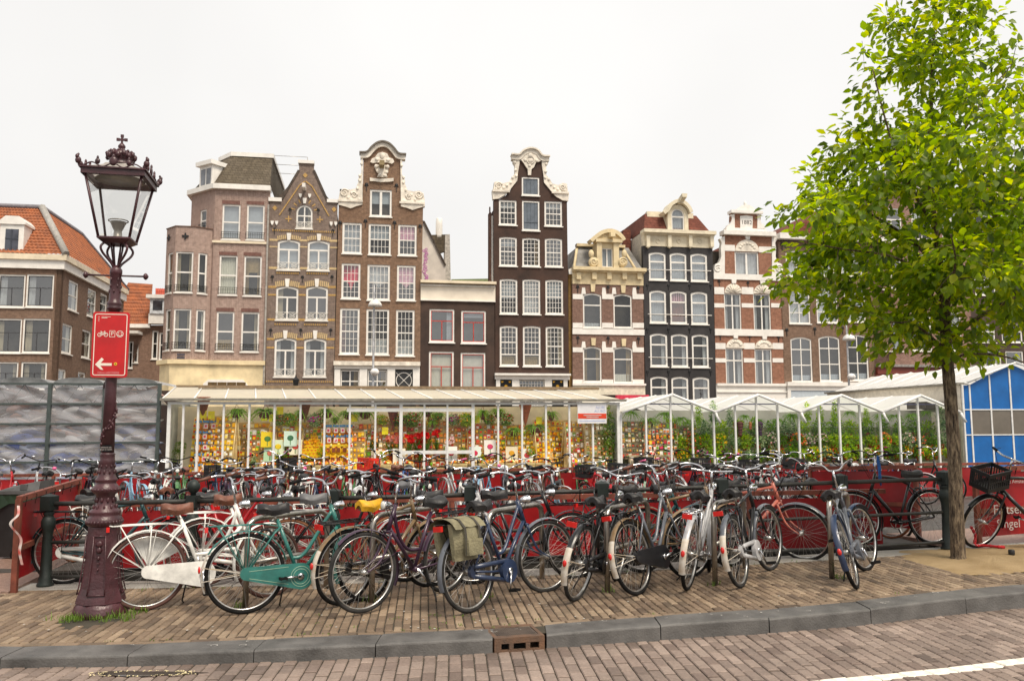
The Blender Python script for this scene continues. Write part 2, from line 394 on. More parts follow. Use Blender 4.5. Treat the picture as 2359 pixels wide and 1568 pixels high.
# the sheets below the stones
def sheet(name, P, mat):
 m = MB(); m.add(P, [tuple(range(len(P)))]); o = m.build(name, mat, fix=False); tag(o, kind='structure'); return o
def strip_sheet(name, mat, xs, f0, f1, zf, dz):
 m = MB(); vs = []
 for x in xs: vs += [(x, f0(x), zf(x) + dz), (x, f1(x), zf(x) + dz)]
 m.add(vs, [(2 * i, 2 * i + 2, 2 * i + 3, 2 * i + 1) for i in range(len(xs) - 1)])
 o = m.build(name, mat, fix=False); tag(o, kind='structure'); return o
XS = [-60, -30, -15] + [i * 0.5 - 9 for i in range(39)] + [15, 30, 60]
pavement = strip_sheet('pavement', JOINT_M, XS, lambda x: kerb_front(x) + 0.1, lambda x: quay_front(x) + 0.4, gz, -0.012)
road = strip_sheet('road', JOINT_M, XS, lambda x: -200, lambda x: kerb_front(x) + 0.12, rz_, -0.012)
quay_wall = MB()
qv = []
for x in XS: qv += [(x, quay_front(x) + 0.39, gz(x) - 0.02), (x, quay_front(x) + 0.39, -2.2)]
quay_wall.add(qv, [(2 * i, 2 * i + 1, 2 * i + 3, 2 * i + 2) for i in range(len(XS) - 1)])
tag(quay_wall.build('quay_wall', brick_mat('quay_brick', srgb('4a3a30'), srgb('5a463a'), srgb('5a5248')), fix=False), kind='structure')
wm, wt, wp = nodes('canal_water')
wp.inputs['Base Color'].default_value = (0.02, 0.025, 0.018, 1); wp.inputs['Roughness'].default_value = 0.06
wn = wt.nodes.new('ShaderNodeTexNoise'); wn.inputs['Scale'].default_value = 3; wb = wt.nodes.new('ShaderNodeBump'); wb.inputs['Strength'].default_value = 0.3
wt.links.new(wn.outputs['Fac'], wb.inputs['Height']); wt.links.new(wb.outputs[0], wp.inputs['Normal'])
sheet('canal_water', [(-300, 5, -0.95), (300, 5, -0.95), (300, 140, -0.95), (-300, 140, -0.95)], wm)
sheet('far_street', [(-300, 36 - 53, -0.1), (300, 36 + 53, -0.1), (300, 1500, -0.1), (-300, 1500, -0.1)], pm('far_street', srgb('6e6258'), 0.9))
def brick_mesh(L_, W_, H=0.05, b=0.007):
 m = MB(); m.bevbox(-W_ / 2, W_ / 2, -L_ / 2, L_ / 2, -H, 0, b); return m
def visible(p):
 d = Vector(p) - EYE; z = d.dot(fwd)
 if z < 0.5: return False
 x = d.dot(rt) / z * FPX; y = d.dot(up) / z * FPX
 return abs(x) < 1179 and abs(y) < 784
def lay(name, surf, spots, L_, W_, mat, zf, slope, limit=300):
 """spots: (x, y, angle[, length scale]); nearest `limit` in view as single bricks, the rest as one mass"""
 spots = [(p[0], p[1], p[2], hypot(p[0], p[1]), visible((p[0], p[1], zf(p[0]))), p[3] if len(p) > 3 else 1.0) for p in spots]
 seen = sorted([s for s in spots if s[4]], key=lambda s: s[3]); single = set(id(s) for s in seen[:limit])
 base = brick_mesh(L_, W_); me = base.mesh(name, [mat]); mass = MB()
 for s in spots:
  x, y, a = s[:3]; z = zf(x) + random.uniform(-0.003, 0.003)
  e = Euler((random.gauss(0, 0.006), random.gauss(0, 0.008) - slope, a + random.gauss(0, 0.006)))
  if id(s) in single: obj(name, me, surf, (x, y, z), e, (1, s[5], 1))
  else:
   M = Matrix.Translation((x, y, z)) @ e.to_matrix().to_4x4() @ Matrix.Diagonal((1, s[5], 1, 1))
   mass.add([M @ Vector(v) for v in base.v], base.f)
 if mass.v:
  o = mass.build(name + '_mass', mat, surf, fix=False); o['kind'] = 'stuff'
def cut(y, bl, lo, hi):
 """the stretch of a brick centred at y that lies between lo and hi: (centre, length scale) or None"""
 a, b = max(y - bl / 2, lo), min(y + bl / 2, hi)
 return ((a + b) / 2, (b - a) / bl) if b - a > 0.028 else None
# pavement bricks: columns running away from the kerb, staggered
A = radians(6); ca, sa = cos(A), sin(A)
spots = []; BW, BL = 0.074, 0.214
for i in range(-135, 125):
 for j in range(18, 66):
  u = i * BW; v = j * BL + (BL / 2 if i % 2 else 0) + random.uniform(-0.006, 0.006)
  x = u * ca - v * sa + 0.9; y = u * sa + v * ca
  if x < -7.2 or x > 8.2: continue
  c_ = cut(y, BL, kerb_front(x) + KW + 0.084, quay_front(x))
  if not c_: continue
  y = c_[0]
  if inside(x, y, SAND): continue
  if hypot(x + 3.77, y - 7.56) < 0.23: continue
  spots.append((x, y + (0.012 * sin(x * 2.3) if c_[1] == 1 else 0), A + random.gauss(0, 0.01), c_[1]))
lay('paver', pavement, spots, BL - 0.024, BW - 0.009, PAVE_M, gz, math.atan(SLOPE))
# one course of bricks laid lengthways behind the kerb
es = []; x = -7.0
while x < 8:
 y = kerb_front(x) + KW + 0.045; an = atan2(kerb_front(x + 0.1) - kerb_front(x - 0.1), 0.2)
 es.append((x, y, an + pi / 2)); x += 0.217 * cos(an)
lay('border_paver', pavement, es, 0.21, 0.068, PAVE_M, gz, math.atan(SLOPE))
# road bricks
spots = []; BW2, BL2 = 0.095, 0.2
A2 = radians(4); ca, sa = cos(A2), sin(A2)
WL = [gp(a, b, RD, RS) for a, b in [(1880, 1572), (2070, 1553), (2242, 1535), (2358, 1519), (2500, 1498)]]
wl2 = [(p.x, p.y) for p in WL]
for i in range(-78, 82):
 for j in range(17, 44):
  u = i * BW2; v = j * BL2 + (BL2 / 2 if i % 2 else 0)
  x = u * ca - v * sa + 0.3; y = u * sa + v * ca
  if abs(x) > 6.6 or y < 4.2: continue
  kf = kerb_front(x) + 0.03; wy = interp(wl2, x)
  for lo, hi in ((4, wy - 0.058), (wy + 0.058, kf)) if x > 1.5 else ((4, kf),):
   c_ = cut(y, BL2, lo, hi)
   if c_: spots.append((x, c_[0], A2 + random.gauss(0, 0.004), c_[1]))
lay('road_brick', road, spots, BL2 - 0.024, BW2 - 0.008, ROAD_M, rz_, math.atan(RS))
# the white line: a course of white bricks
ws = []; x = 1.6
while x < 6.6:
 an = atan2(interp(wl2, x + 0.1) - interp(wl2, x - 0.1), 0.2)
 ws.append((x, interp(wl2, x), an + pi / 2)); x += 0.212 * cos(an)
WHITE_BRICK = pm('white_road_brick', (0.72, 0.68, 0.6), 0.8, var=0.15, scale=14, bump=0.2)
lay('white_line_brick', road, ws, 0.206, 0.11, WHITE_BRICK, lambda x: rz_(x) + 0.001, math.atan(RS))
# kerb stones
KERB_M = pm('kerb_bluestone', srgb('565452'), 0.55, var=0.28, scale=3.2, bump=0.25, bscale=60, detail=9, rvar=0.12)
kerb = tag(empty('kerb'), kind='structure')
kj = [KP[i].x for i in (1, 2, 3, 4)]
stones = []
xl = KP[0].x - 0.03 - 0.94 * 3
j = [xl, xl + 0.94, xl + 1.88, KP[0].x - 0.03 + 0.02, KP[1].x, KP[2].x, KP[3].x, KP[4].x]
for a, b in zip(j[:-1], j[1:]): stones.append((a, b))
j = [KP[5].x, KP[6].x, KP[7].x, KP[8].x, KP[9].x, KP[9].x + 0.97, KP[9].x + 1.94, KP[9].x + 2.9]
for a, b in zip(j[:-1], j[1:]): stones.append((a, b))
def kerb_top(x): return gz(x) + 0.004
for a, b in stones:
 m = MB(); n = 6; g = 0.004; vs = []
 dz = random.uniform(-0.004, 0.004); dy = random.uniform(-0.006, 0.006)
 for i in range(n + 1):
  x = a + g + (b - a - 2 * g) * i / n; yf = kerb_front(x) + dy; zt = kerb_top(x) + dz; zb = rz_(x) - 0.06
  e = 0.012 if 0 < i < n else 0.022
  sx = 0.016 * (1 if i == 0 else -1 if i == n else 0)
  prof = [(yf, zb), (yf + 0.006, zt - 0.018), (yf + 0.01, zt - 0.008), (yf + 0.018, zt - 0.002), (yf + 0.03, zt), (yf + KW - 0.01, zt), (yf + KW, zt - 0.008), (yf + KW, zb)]
  vs += [(x, yy, zz - (0.004 if i in (0, n) and k in (2, 3, 4, 5) else 0)) for k, (yy, zz) in enumerate(prof)]
 P = 8
 fs = [(i * P + k, i * P + k + 1, (i + 1) * P + k + 1, (i + 1) * P + k) for i in range(n) for k in range(P - 1)]
 fs += [tuple(range(P)), tuple(n * P + k for k in range(P))]
 m.add(vs, fs); m.build('kerb_stone', KERB_M, kerb)
# cast-iron street gully let into the kerb
IRON = pm('rusty_cast_iron', srgb('54463c'), 0.7, 0.2, var=0.3, scale=9, bump=0.4, bscale=80, col2=srgb('7a5a44'))
ga, gb = KP[4].x + 0.006, KP[5].x - 0.006; gx = (ga + gb) / 2; gw = gb - ga
gul = empty('street_gully', (gx, kerb_front(gx), rz_(gx)), atan2(kerb_front(gb) - kerb_front(ga), gw))
tag(gul, 'brown cast-iron street gully with three openings set into the kerb', 'gully')
H = gz(gx) - rz_(gx); h = gw / 2
m = MB(); m.box(-h, h, 0, 0.03, H - 0.045, H); m.box(-h, h, 0, 0.03, -0.06, 0.012)
for x0, x1 in ((-h, -h + 0.055), (-0.085, -0.05), (0.05, 0.085), (h - 0.045, h)): m.box(x0, x1, 0.001, 0.031, 0.012, H - 0.045)
m.box(-h, -h + 0.03, 0.03, 0.4, -0.06, H); m.box(h - 0.03, h, 0.03, 0.4, -0.06, H); m.box(-h + 0.03, h - 0.03, 0.34, 0.4, -0.06, H); m.box(-h + 0.03, h - 0.03, 0.03, 0.075, H - 0.03, H - 0.001)
m.build('frame', IRON, gul)
m = MB(); m.box(-h + 0.032, h - 0.032, 0.077, 0.338, H - 0.02, H - 0.006)
for i in range(22):
 for k in range(13):
  x = -h + 0.05 + i * (gw - 0.1) / 21; y = 0.09 + k * 0.0195
  m.box(x - 0.004, x + 0.004, y - 0.004, y + 0.004, H - 0.006, H - 0.002)
m.build('lid', pm('gully_lid', srgb('5a5049'), 0.6, 0.3, var=0.25), gul)
m = MB(); m.box(-h + 0.03, h - 0.03, 0.3, 0.33, -0.5, H - 0.04); m.box(-h + 0.03, h - 0.03, 0.031, 0.3, -0.5, -0.48)
m.build('pit', pm('gully_pit', (0.01, 0.009, 0.008), 0.95), gul)
# puddle with floating scraps by the left kerb
pud = MB(); pts = []
pc = gp(330, 1551, RD, RS)
for i in range(28):
 a = 2 * pi * i / 28; r = 1 + 0.22 * sin(3 * a + 1) + 0.12 * sin(7 * a)
 pts.append((pc.x + 0.36 * r * cos(a), min(pc.y + 0.06 * r * sin(a), kerb_front(pc.x + 0.36 * r * cos(a)) - 0.004), rz_(pc.x) + 0.0045))
pud.add(pts, [tuple(range(28))]); pm_, pt_, pp_ = nodes('puddle_water')
pp_.inputs['Base Color'].default_value = (0.05, 0.038, 0.03, 1); pp_.inputs['Roughness'].default_value = 0.05
tag(pud.build('puddle', pm_, fix=False), kind='structure')
m = MB()
for i in range(110):
 a = random.uniform(0, 2 * pi); r = random.uniform(0.75, 1.15); x = pc.x + 0.37 * r * cos(a); y = min(pc.y + 0.065 * r * sin(a), kerb_front(x) - 0.01); s_ = random.uniform(0.003, 0.009)
 m.blob((x, y, rz_(x) + 0.006), (s_, s_ * 0.8, 0.0025), 5, 3)
tag(m.build('fallen_blossom', pm('dry_blossom', (0.7, 0.6, 0.35), 0.8)), 'pale fallen blossom scraps lying round the puddle by the kerb', 'litter', kind='stuff')
# quay coping stones
QS = pm('quay_stone', srgb('8a8680'), 0.75, var=0.14, scale=2.5, bump=0.3, bscale=40, detail=8)
quay = tag(empty('quay_edge'), kind='structure')
x = -9.0
while x < 11:
 m = MB(); b_ = x + 1.19; vs = []
 for i in range(5):
  xx = x + 0.004 + (1.19 - 0.008) * i / 4; y0 = quay_front(xx); z1 = gz(xx) + 0.006
  vs += [(xx, y0, z1 - 0.1), (xx, y0, z1 - 0.008), (xx, y0 + 0.008, z1), (xx, y0 + 0.40, z1), (xx, y0 + 0.42, z1 - 0.02), (xx, y0 + 0.42, z1 - 0.3)]
 fs = [(i * 6 + k, i * 6 + k + 1, i * 6 + 7 + k, i * 6 + 6 + k) for i in range(4) for k in range(5)] + [(0, 1, 2, 3, 4, 5), (24, 25, 26, 27, 28, 29)]
 m.add(vs, fs); m.build('coping_stone', QS, quay); x = b_ + 0.01
# sandy tree bed
m = MB(); P2 = [(p.x, p.y) for p in SAND]
ctr = (sum(p[0] for p in P2) / len(P2), sum(p[1] for p in P2) / len(P2))
vs = [(ctr[0], ctr[1], gz(ctr[0]) + 0.03)]; N = 60; R_ = 7
ring0 = []
for i in range(N):
 t = i / N * len(P2); k = int(t); f = t - k; a, b = P2[k % len(P2)], P2[(k + 1) % len(P2)]
 ring0.append((a[0] + (b[0] - a[0]) * f, a[1] + (b[1] - a[1]) * f))
for r in range(1, R_ + 1):
 for q in ring0:
  f = r / R_; x = ctr[0] + (q[0] - ctr[0]) * f * (1.02 if r == R_ else 1); y = ctr[1] + (q[1] - ctr[1]) * f * (1.02 if r == R_ else 1)
  hh = 0.03 * (1 - f) + (random.uniform(-0.006, 0.006) if r < R_ else -0.006)
  vs.append((x, y, gz(x) + 0.002 + hh))
fs = [(0, 1 + i, 1 + (i + 1) % N) for i in range(N)]
for r in range(R_ - 1):
 fs += [(1 + r * N + i, 1 + (r + 1) * N + i, 1 + (r + 1) * N + (i + 1) % N, 1 + r * N + (i + 1) % N) for i in range(N)]
m.smooth = True; m.add(vs, fs)
tag(m.build('tree_bed', pm('sand', srgb('8a7350'), 0.95, col2=srgb('ac9470'), scale=2.2, detail=9, bump=0.6, bscale=120)), kind='structure')
# ================================================================== RAILING ALONG THE QUAY
RAIL_M = pm('railing_paint', srgb('2c2b28'), 0.55, 0.1, var=0.25, scale=7, bump=0.15)
POST_M = pm('bollard_green_black', srgb('18211e'), 0.55, 0.05, var=0.25, scale=8)
railing = tag(empty('quay_railing', (0, 9.5, 0)), 'dark iron quay railing with turned posts and round rails behind the parked bicycles', 'railing')
def q(x, off=0.2): return (x, quay_front(x) + off - 9.5, gz(x))
def post_x(vx):
 x = -6.0
 while x < 8:
  p = Vector((x, quay_front(x) + 0.2, gz(x) + 0.5)) - EYE
  if p.dot(rt) / p.dot(fwd) * FPX + CX >= vx: return x
  x += 0.01
 return x
PX = [post_x(v) for v in (108, 440, 766, 1082, 1385, 1662, 1936, 2178)]
pm_post = MB()
prof = [(0.085, 0), (0.085, 0.03), (0.07, 0.05), (0.075, 0.09), (0.062, 0.11), (0.055, 0.3), (0.05, 0.55), (0.058, 0.6), (0.072, 0.64), (0.075, 0.7), (0.06, 0.735), (0.045, 0.76), (0.058, 0.775), (0.05, 0.8), (0.045, 0.815)]
pm_post.lathe(prof, 16); pm_post.box(-0.065, 0.065, -0.065, 0.065, 0.815, 0.97)
pm_post.add([(-0.065, -0.065, 0.97), (0.065, -0.065, 0.97), (0.065, 0.065, 0.97), (-0.065, 0.065, 0.97), (0, 0, 1.0)], [(0, 1, 4), (1, 2, 4), (2, 3, 4), (3, 0, 4)])
pme = pm_post.mesh('post', [POST_M])
pb = MB(); pb.lathe(prof, 16); pb.box(-0.055, 0.055, -0.055, 0.055, 0.815, 0.95)
pb.lathe([(0.03, 0.95), (0.028, 0.975), (0.045, 0.985), (0.068, 1.02), (0.072, 1.05), (0.06, 1.09), (0.03, 1.115), (0.001, 1.12)], 14)
pbe = pb.mesh('ball_post', [POST_M])
for i, x in enumerate(PX): obj('post', pbe if i == 1 else pme, railing, q(x), (0, 0, radians(5 + 4 * x)))
for z, r in ((0.885, 0.026), (0.47, 0.02), (0.1, 0.018)):
 for a, b in zip(PX[:-1], PX[1:]):
  P = []
  for i in range(6):
   x = a + 0.05 + (b - a - 0.1) * i / 5; c = q(x); P.append((c[0], c[1], c[2] + z))
  mm = MB(); mm.tube(P, r, 10); mm.build('rail', RAIL_M, railing)
# steel hoop racks
RACK_H = radians(61)
rm = MB()
hp = [(0, 0, -0.05), (0, 0, 0.70), (0.02, 0, 0.765), (0.075, 0, 0.80), (0.13, 0, 0.81), (0.92, 0, 0.81), (0.97, 0, 0.80), (1.03, 0, 0.765), (1.05, 0, 0.70), (1.05, 0, -0.05)]
rm.tube(hp, 0.028, 12)
hoop = rm.mesh('hoop', [STEEL]); rm = MB(); rm.tube([(0.02, 0, 0.40), (1.03, 0, 0.40)], 0.024, 10); cross = rm.mesh('crossbar', [STEEL])
RACKS = [gp(a, b) for a, b in [(565, 1398), (856, 1386), (1124, 1374), (1399, 1363), (1647, 1346), (1916, 1331)]]
for i, p in enumerate(RACKS):
 r = empty('bicycle_stand', (p.x, p.y, gz(p.x)), RACK_H - radians(3))
 tag(r, 'steel hoop bicycle stand, ' + ordinal(i) + ' of six from the street lamp', 'bicycle stand', 'steel bicycle stands on the pavement')
 obj('hoop', hoop, r); obj('crossbar', cross, r)
# ================================================================== BICYCLES
WR = 0.345; BB = Vector((0.47, 0, 0.29)); H0 = Vector((0.835, 0, 0.70)); H1 = Vector((0.765, 0, 0.885)); FA = Vector((1.10, 0, WR))
HAX = (H1 - H0).normalized()
LIB = {}
DUMMY = BLACK
def lib(key, fn):
 if key not in LIB:
  m = MB(); fn(m); LIB[key] = m.mesh(key.split('|')[0], [DUMMY], fix=True)
 return LIB[key]
def Lrp(a, b, t): return Vector(a) * (1 - t) + Vector(b) * t
def frame_fn(kind, s):
 def fn(m):
  seat = Vector((0.27, 0, 0.80))
  m.tube([H0 - HAX * 0.02, H1 + HAX * 0.02], 0.021, s)
  m.tube([BB, seat], 0.017, s)
  for y in (-1, 1):
   m.tube([BB + Vector((0, 0.03 * y, 0)), (0.25, 0.055 * y, 0.31), (0, 0.062 * y, WR)], 0.0105, max(5, s - 2))
   m.tube([(0.30, 0.02 * y, 0.73), (0.24, 0.05 * y, 0.68), (0, 0.066 * y, WR)], 0.009, max(5, s - 2))
  m.tube([BB + Vector((0, -0.045, 0)), BB + Vector((0, 0.045, 0))], 0.026, s)
  if kind == 'mens':
   m.tube([H1 - HAX * 0.03, (0.285, 0, 0.765)], 0.0165, s); m.tube([H0 + HAX * 0.01, BB], 0.0185, s)
  elif kind == 'curved':
   m.tube(smooth_pts([H1 - HAX * 0.03, (0.62, 0, 0.86), (0.45, 0, 0.83), (0.29, 0, 0.765)], 4), 0.02, s); m.tube([H0 + HAX * 0.01, BB], 0.024, s)
  elif kind == 'swan':
   m.tube([H0 + HAX * 0.01, BB], 0.0175, s)
   m.tube(smooth_pts([H1 - HAX * 0.03, (0.74, 0, 0.72), (0.66, 0, 0.56), (0.55, 0, 0.475), (0.40, 0, 0.465)], 5), 0.016, s)
   m.tube([(0.67, 0, 0.51), (0.70, 0, 0.575)], 0.008, 5)
  else:
   m.tube([H0 + HAX * 0.01, BB], 0.019, s)
   m.tube(smooth_pts([H1 - HAX * 0.03, (0.66, 0, 0.69), (0.55, 0, 0.52), (0.48, 0, 0.455), (0.405, 0, 0.45)], 4), 0.0165, s)
 return fn
def fork_fn(s):
 def fn(m):
  m.tube([H0 - Vector((0, 0.055, 0)) - HAX * 0.03, H0 + Vector((0, 0.055, 0)) - HAX * 0.03], 0.014, s)
  for y in (-1, 1):
   m.tube(smooth_pts([H0 + Vector((0, 0.05 * y, -0.03)), (0.90, 0.056 * y, 0.52), (0.97, 0.056 * y, 0.42), (1.10, 0.056 * y, WR)], 4), [0.013] * 5 + [0.0115] * 4 + [0.008] * 4, s)
 return fn
def rim_fn(seg, n):
 def fn(m):
  m.torus(0.307, 0.008, seg, n, rz=0.013)
  m.tube([(0, -0.05, 0), (0, -0.03, 0), (0, -0.028, 0), (0, 0.028, 0), (0, 0.03, 0), (0, 0.05, 0)], [0.016, 0.016, 0.024, 0.024, 0.016, 0.016], 10)
  m.tube([(0, -0.075, 0), (0, 0.075, 0)], 0.006, 6)
 return fn
def tyre_fn(seg, n): return lambda m: m.torus(0.3275, 0.0185, seg, n, rz=0.0195)
def spokes_fn(k):
 def fn(m):
  for i in range(k):
   a = 2 * pi * i / k; sgn = 1 if i % 2 else -1; o = a + (0.9 if (i // 2) % 2 else -0.9)
   m.tube([(0.021 * cos(o), 0.027 * sgn, 0.021 * sin(o)), (0.302 * cos(a), 0.003 * sgn, 0.302 * sin(a))], 0.0013, 3, cap=False)
 return fn
def guard_fn(a0, a1, seg=16, R=0.373, wd=0.029):
 def fn(m):
  vs = []; m.smooth = True
  for i in range(seg + 1):
   a = a0 + (a1 - a0) * i / seg
   for k in range(5):
    b = -1 + k / 2; rr = R - 0.012 * b * b; vs.append((rr * cos(a), wd * b, rr * sin(a)))
  m.add(vs, [(i * 5 + k, i * 5 + k + 1, i * 5 + 6 + k, i * 5 + 5 + k) for i in range(seg) for k in range(4)]); m.smooth = False
  for a in (a0 + 0.35 * (a1 - a0), a0 + 0.7 * (a1 - a0)):
   for y in (-1, 1): m.tube([(R * cos(a), wd * y * 0.9, R * sin(a)), (0, 0.07 * y, 0)], 0.0032, 4, cap=False)
 return fn
def bar_fn(style, s):
 def fn(m):
  top = Vector((0.735, 0, 1.10))
  m.tube([H1, (0.745, 0, 1.03), top], 0.0115, s)
  if style == 'swept':
   for y in (-1, 1):
    m.tube(smooth_pts([top, top + Vector((0.055, 0.07 * y, 0.01)), top + Vector((0.07, 0.15 * y, 0.035)), top + Vector((0.0, 0.24 * y, 0.06)), top + Vector((-0.12, 0.275 * y, 0.045)), top + Vector((-0.22, 0.285 * y, 0.02))], 4), 0.011, s)
  elif style == 'high':
   for y in (-1, 1):
    m.tube(smooth_pts([top, top + Vector((0.03, 0.06 * y, 0.005)), top + Vector((0.045, 0.12 * y, 0.06)), top + Vector((0.0, 0.22 * y, 0.10)), top + Vector((-0.12, 0.27 * y, 0.085)), top + Vector((-0.2, 0.28 * y, 0.06))], 4), 0.011, s)
  else:
   for y in (-1, 1):
    m.tube(smooth_pts([top, top + Vector((0.01, 0.12 * y, 0.005)), top + Vector((-0.02, 0.22 * y, 0.015)), top + Vector((-0.07, 0.31 * y, 0.01))], 4), 0.0115, s)
 return fn
GRIP = {'swept': [((-0.10, 0.272, 0.048), (-0.225, 0.286, 0.019))], 'high': [((-0.09, 0.262, 0.089), (-0.21, 0.281, 0.058))], 'flat': [((-0.02, 0.22, 0.015), (-0.085, 0.335, 0.009))]}
def grip_fn(style, y):
 def fn(m):
  a, b = GRIP[style][0]; t = Vector((0.735, 0, 1.10))
  m.tube([t + Vector((a[0], a[1] * y, a[2])), t + Vector((b[0], b[1] * y, b[2]))], 0.0165, 8)
 return fn
def saddle_fn(wide):
 def fn(m):
  # plan outline of a saddle, domed; nose to the front (+x)
  n = 9; vs = []; m.smooth = True
  W = [0.055, 0.095, 0.108, 0.10, 0.075, 0.05, 0.034, 0.026, 0.014]
  for i in range(n):
   x = -0.13 + 0.28 * i / (n - 1); wd = W[i] * wide; zt = 0.055 - 0.02 * sin(pi * i / (n - 1)) + (0.012 if i < 3 else 0)
   for k in range(9):
    t = -1 + k / 4; vs.append((x, wd * t, zt + 0.008 - 0.05 * abs(t) ** 2.2 - (0.012 if i in (0, 8) else 0)))
  m.add(vs, [(i * 9 + k, i * 9 + k + 1, i * 9 + 10 + k, i * 9 + 9 + k) for i in range(n - 1) for k in range(8)])
  o = [(v[0], v[1] * 0.82, v[2] - 0.045) for v in vs]
  m.add(o, [(i * 9 + k, i * 9 + 9 + k, i * 9 + 10 + k, i * 9 + k + 1) for i in range(n - 1) for k in range(8)])
  rim_o = [i * 9 for i in range(n)] + [(n - 1) * 9 + k for k in range(1, 9)] + [i * 9 + 8 for i in range(n - 2, -1, -1)] + [k for k in range(7, 0, -1)]
  b = len(m.v) - 2 * len(vs); c = len(m.v) - len(vs)
  for i in range(len(rim_o)):
   j = (i + 1) % len(rim_o); m.f.append([b + rim_o[i], b + rim_o[j], c + rim_o[j], c + rim_o[i]]); m.c.append(None); m.mi.append(0); m.sm.append(False)
 return fn
def springs_fn(m):
 m.smooth = False
 for y in (-1, 1):
  P = [(-0.075 + 0.017 * cos(t * 0.9), 0.05 * y + 0.017 * sin(t * 0.9), -0.045 + t * 0.0033) for t in range(21)]
  m.tube(P, 0.0035, 4); m.tube([(-0.08, 0.03 * y, -0.045), (0.05, 0.012 * y, -0.03), (0.13, 0.008 * y, 0.02)], 0.0045, 5)
 m.tube([(0.035, 0, -0.12), (0.0, 0, -0.02)], 0.0125, 8)
def rack_fn(m):
 z = 0.765
 for y in (-0.062, 0.062): m.tube([(-0.30, y, z + 0.0), (0.16, y, z)], 0.006, 6)
 m.tube([(-0.30, -0.062, z), (-0.325, -0.04, z + 0.005), (-0.325, 0.04, z + 0.005), (-0.30, 0.062, z)], 0.006, 6)
 for y in (-0.02, 0.02): m.tube([(-0.325, y, z), (0.13, y, z)], 0.004, 5)
 for x in (-0.22, -0.08, 0.06): m.tube([(x, -0.062, z), (x, 0.062, z)], 0.005, 5)
 for y in (-1, 1):
  m.tube([(-0.24, 0.062 * y, z), (0, 0.078 * y, WR)], 0.005, 5); m.tube([(0.02, 0.062 * y, z), (0, 0.08 * y, WR)], 0.005, 5)
 m.tube([(0.16, -0.062, z), (0.27, -0.02, 0.74), (0.27, 0.02, 0.74), (0.16, 0.062, z)], 0.005, 5)
def frontrack_fn(m):
 z = 0.78
 for x in (0.93, 1.02, 1.11, 1.2, 1.29): m.tube([(x, -0.17, z), (x, 0.17, z)], 0.006, 6)
 m.tube([(0.92, -0.17, z), (1.3, -0.17, z), (1.31, -0.16, z), (1.31, 0.16, z), (1.3, 0.17, z), (0.92, 0.17, z), (0.91, 0, z), (0.92, -0.17, z)], 0.008, 6)
 for y in (-1, 1): m.tube([(1.2, 0.12 * y, z), (1.10, 0.072 * y, WR)], 0.007, 6)
 m.tube([(0.92, 0, z), H1], 0.008, 6)
 m.tube([(1.30, -0.165, z), (1.31, -0.15, z + 0.16), (1.31, 0.15, z + 0.16), (1.30, 0.165, z)], 0.007, 6)
def crate_fn(x0, z0, sx=0.34, sy=0.27, sz=0.24):
 def fn(m):
  t = 0.008
  def lattice(fn3, n, h0, h1, bars):
   for i in range(n): fn3(i / n + 0.18 / n, (i + 1) / n - 0.18 / n)
  x1 = x0 + sx
  m.box(x0, x1, -sy / 2, sy / 2, z0, z0 + t)
  for y in (-sy / 2, sy / 2 - t):
   m.box(x0, x1, y, y + t, z0 + t, z0 + 0.05); m.box(x0, x1, y, y + t, z0 + sz - 0.05, z0 + sz)
   for i in range(11):
    x = x0 + (sx - 0.012) * i / 10; m.box(x, x + 0.012, y, y + t, z0 + 0.05, z0 + sz - 0.05)
   m.box(x0, x1, y + 0.001, y + t - 0.001, z0 + sz * 0.47, z0 + sz * 0.53)
  for x in (x0, x1 - t):
   m.box(x, x + t, -sy / 2 + t, sy / 2 - t, z0 + t, z0 + 0.06); m.box(x, x + t, -sy / 2 + t, sy / 2 - t, z0 + sz - 0.045, z0 + sz)
   for i in range(8):
    y = -sy / 2 + t + (sy - 2 * t - 0.012) * i / 7; m.box(x, x + t, y, y + 0.012, z0 + 0.06, z0 + sz - 0.045)
  m.box(x0 - 0.008, x1 + 0.008, -sy / 2 - 0.008, -sy / 2, z0 + sz - 0.018, z0 + sz); m.box(x0 - 0.008, x1 + 0.008, sy / 2, sy / 2 + 0.008, z0 + sz - 0.018, z0 + sz)
 return fn
def case_fn(full):
 def fn(m):
  # stadium-shaped chain case on the chain side (y < 0)
  y0, y1 = -0.085, -0.045; p = []
  c0, r0, c1, r1 = (0.0, WR), 0.055, (BB.x, BB.z), 0.115 if full else 0.105
  for i in range(13): a = pi / 2 + pi * i / 12; p.append((c0[0] + r0 * cos(a), c0[1] + r0 * sin(a)))
  for i in range(17): a = -pi / 2 + pi * i / 16; p.append((c1[0] + r1 * cos(a), c1[1] + r1 * sin(a)))
  if full: m.prism(p, y0, y1)
  else:
   # hollow-centred case: upper and lower tubes plus a disc round the crank
   m.prism(arc(c1[0], c1[1], r1, r1, 0, 2 * pi, 24)[:-1], y0, y1)
   m.tube([(c0[0], -0.06, c0[1] + 0.035), (c1[0], -0.06, c1[1] + 0.09)], 0.022, 8); m.tube([(c0[0], -0.06, c0[1] - 0.04), (c1[0], -0.06, c1[1] - 0.085)], 0.022, 8)
   m.prism(arc(c0[0], c0[1], 0.06, 0.06, pi / 2, 3 * pi / 2, 10), y0 + 0.005, y1 - 0.002)
 return fn
def caseline_fn(m):
 m.torus(0.088, 0.0022, 28, 4, (BB.x, -0.0865, BB.z), rz=0.001); m.torus(0.066, 0.0022, 28, 4, (BB.x, -0.0865, BB.z), rz=0.001)
 for a in ((0.02, 0.03, 0.36, 0.075), (0.02, -0.03, 0.36, -0.075)):
  m.tube([(a[0], -0.0865, WR + a[1] - 0.01), (a[2], -0.0865, BB.z + a[3] + 0.015)], 0.0022, 4)
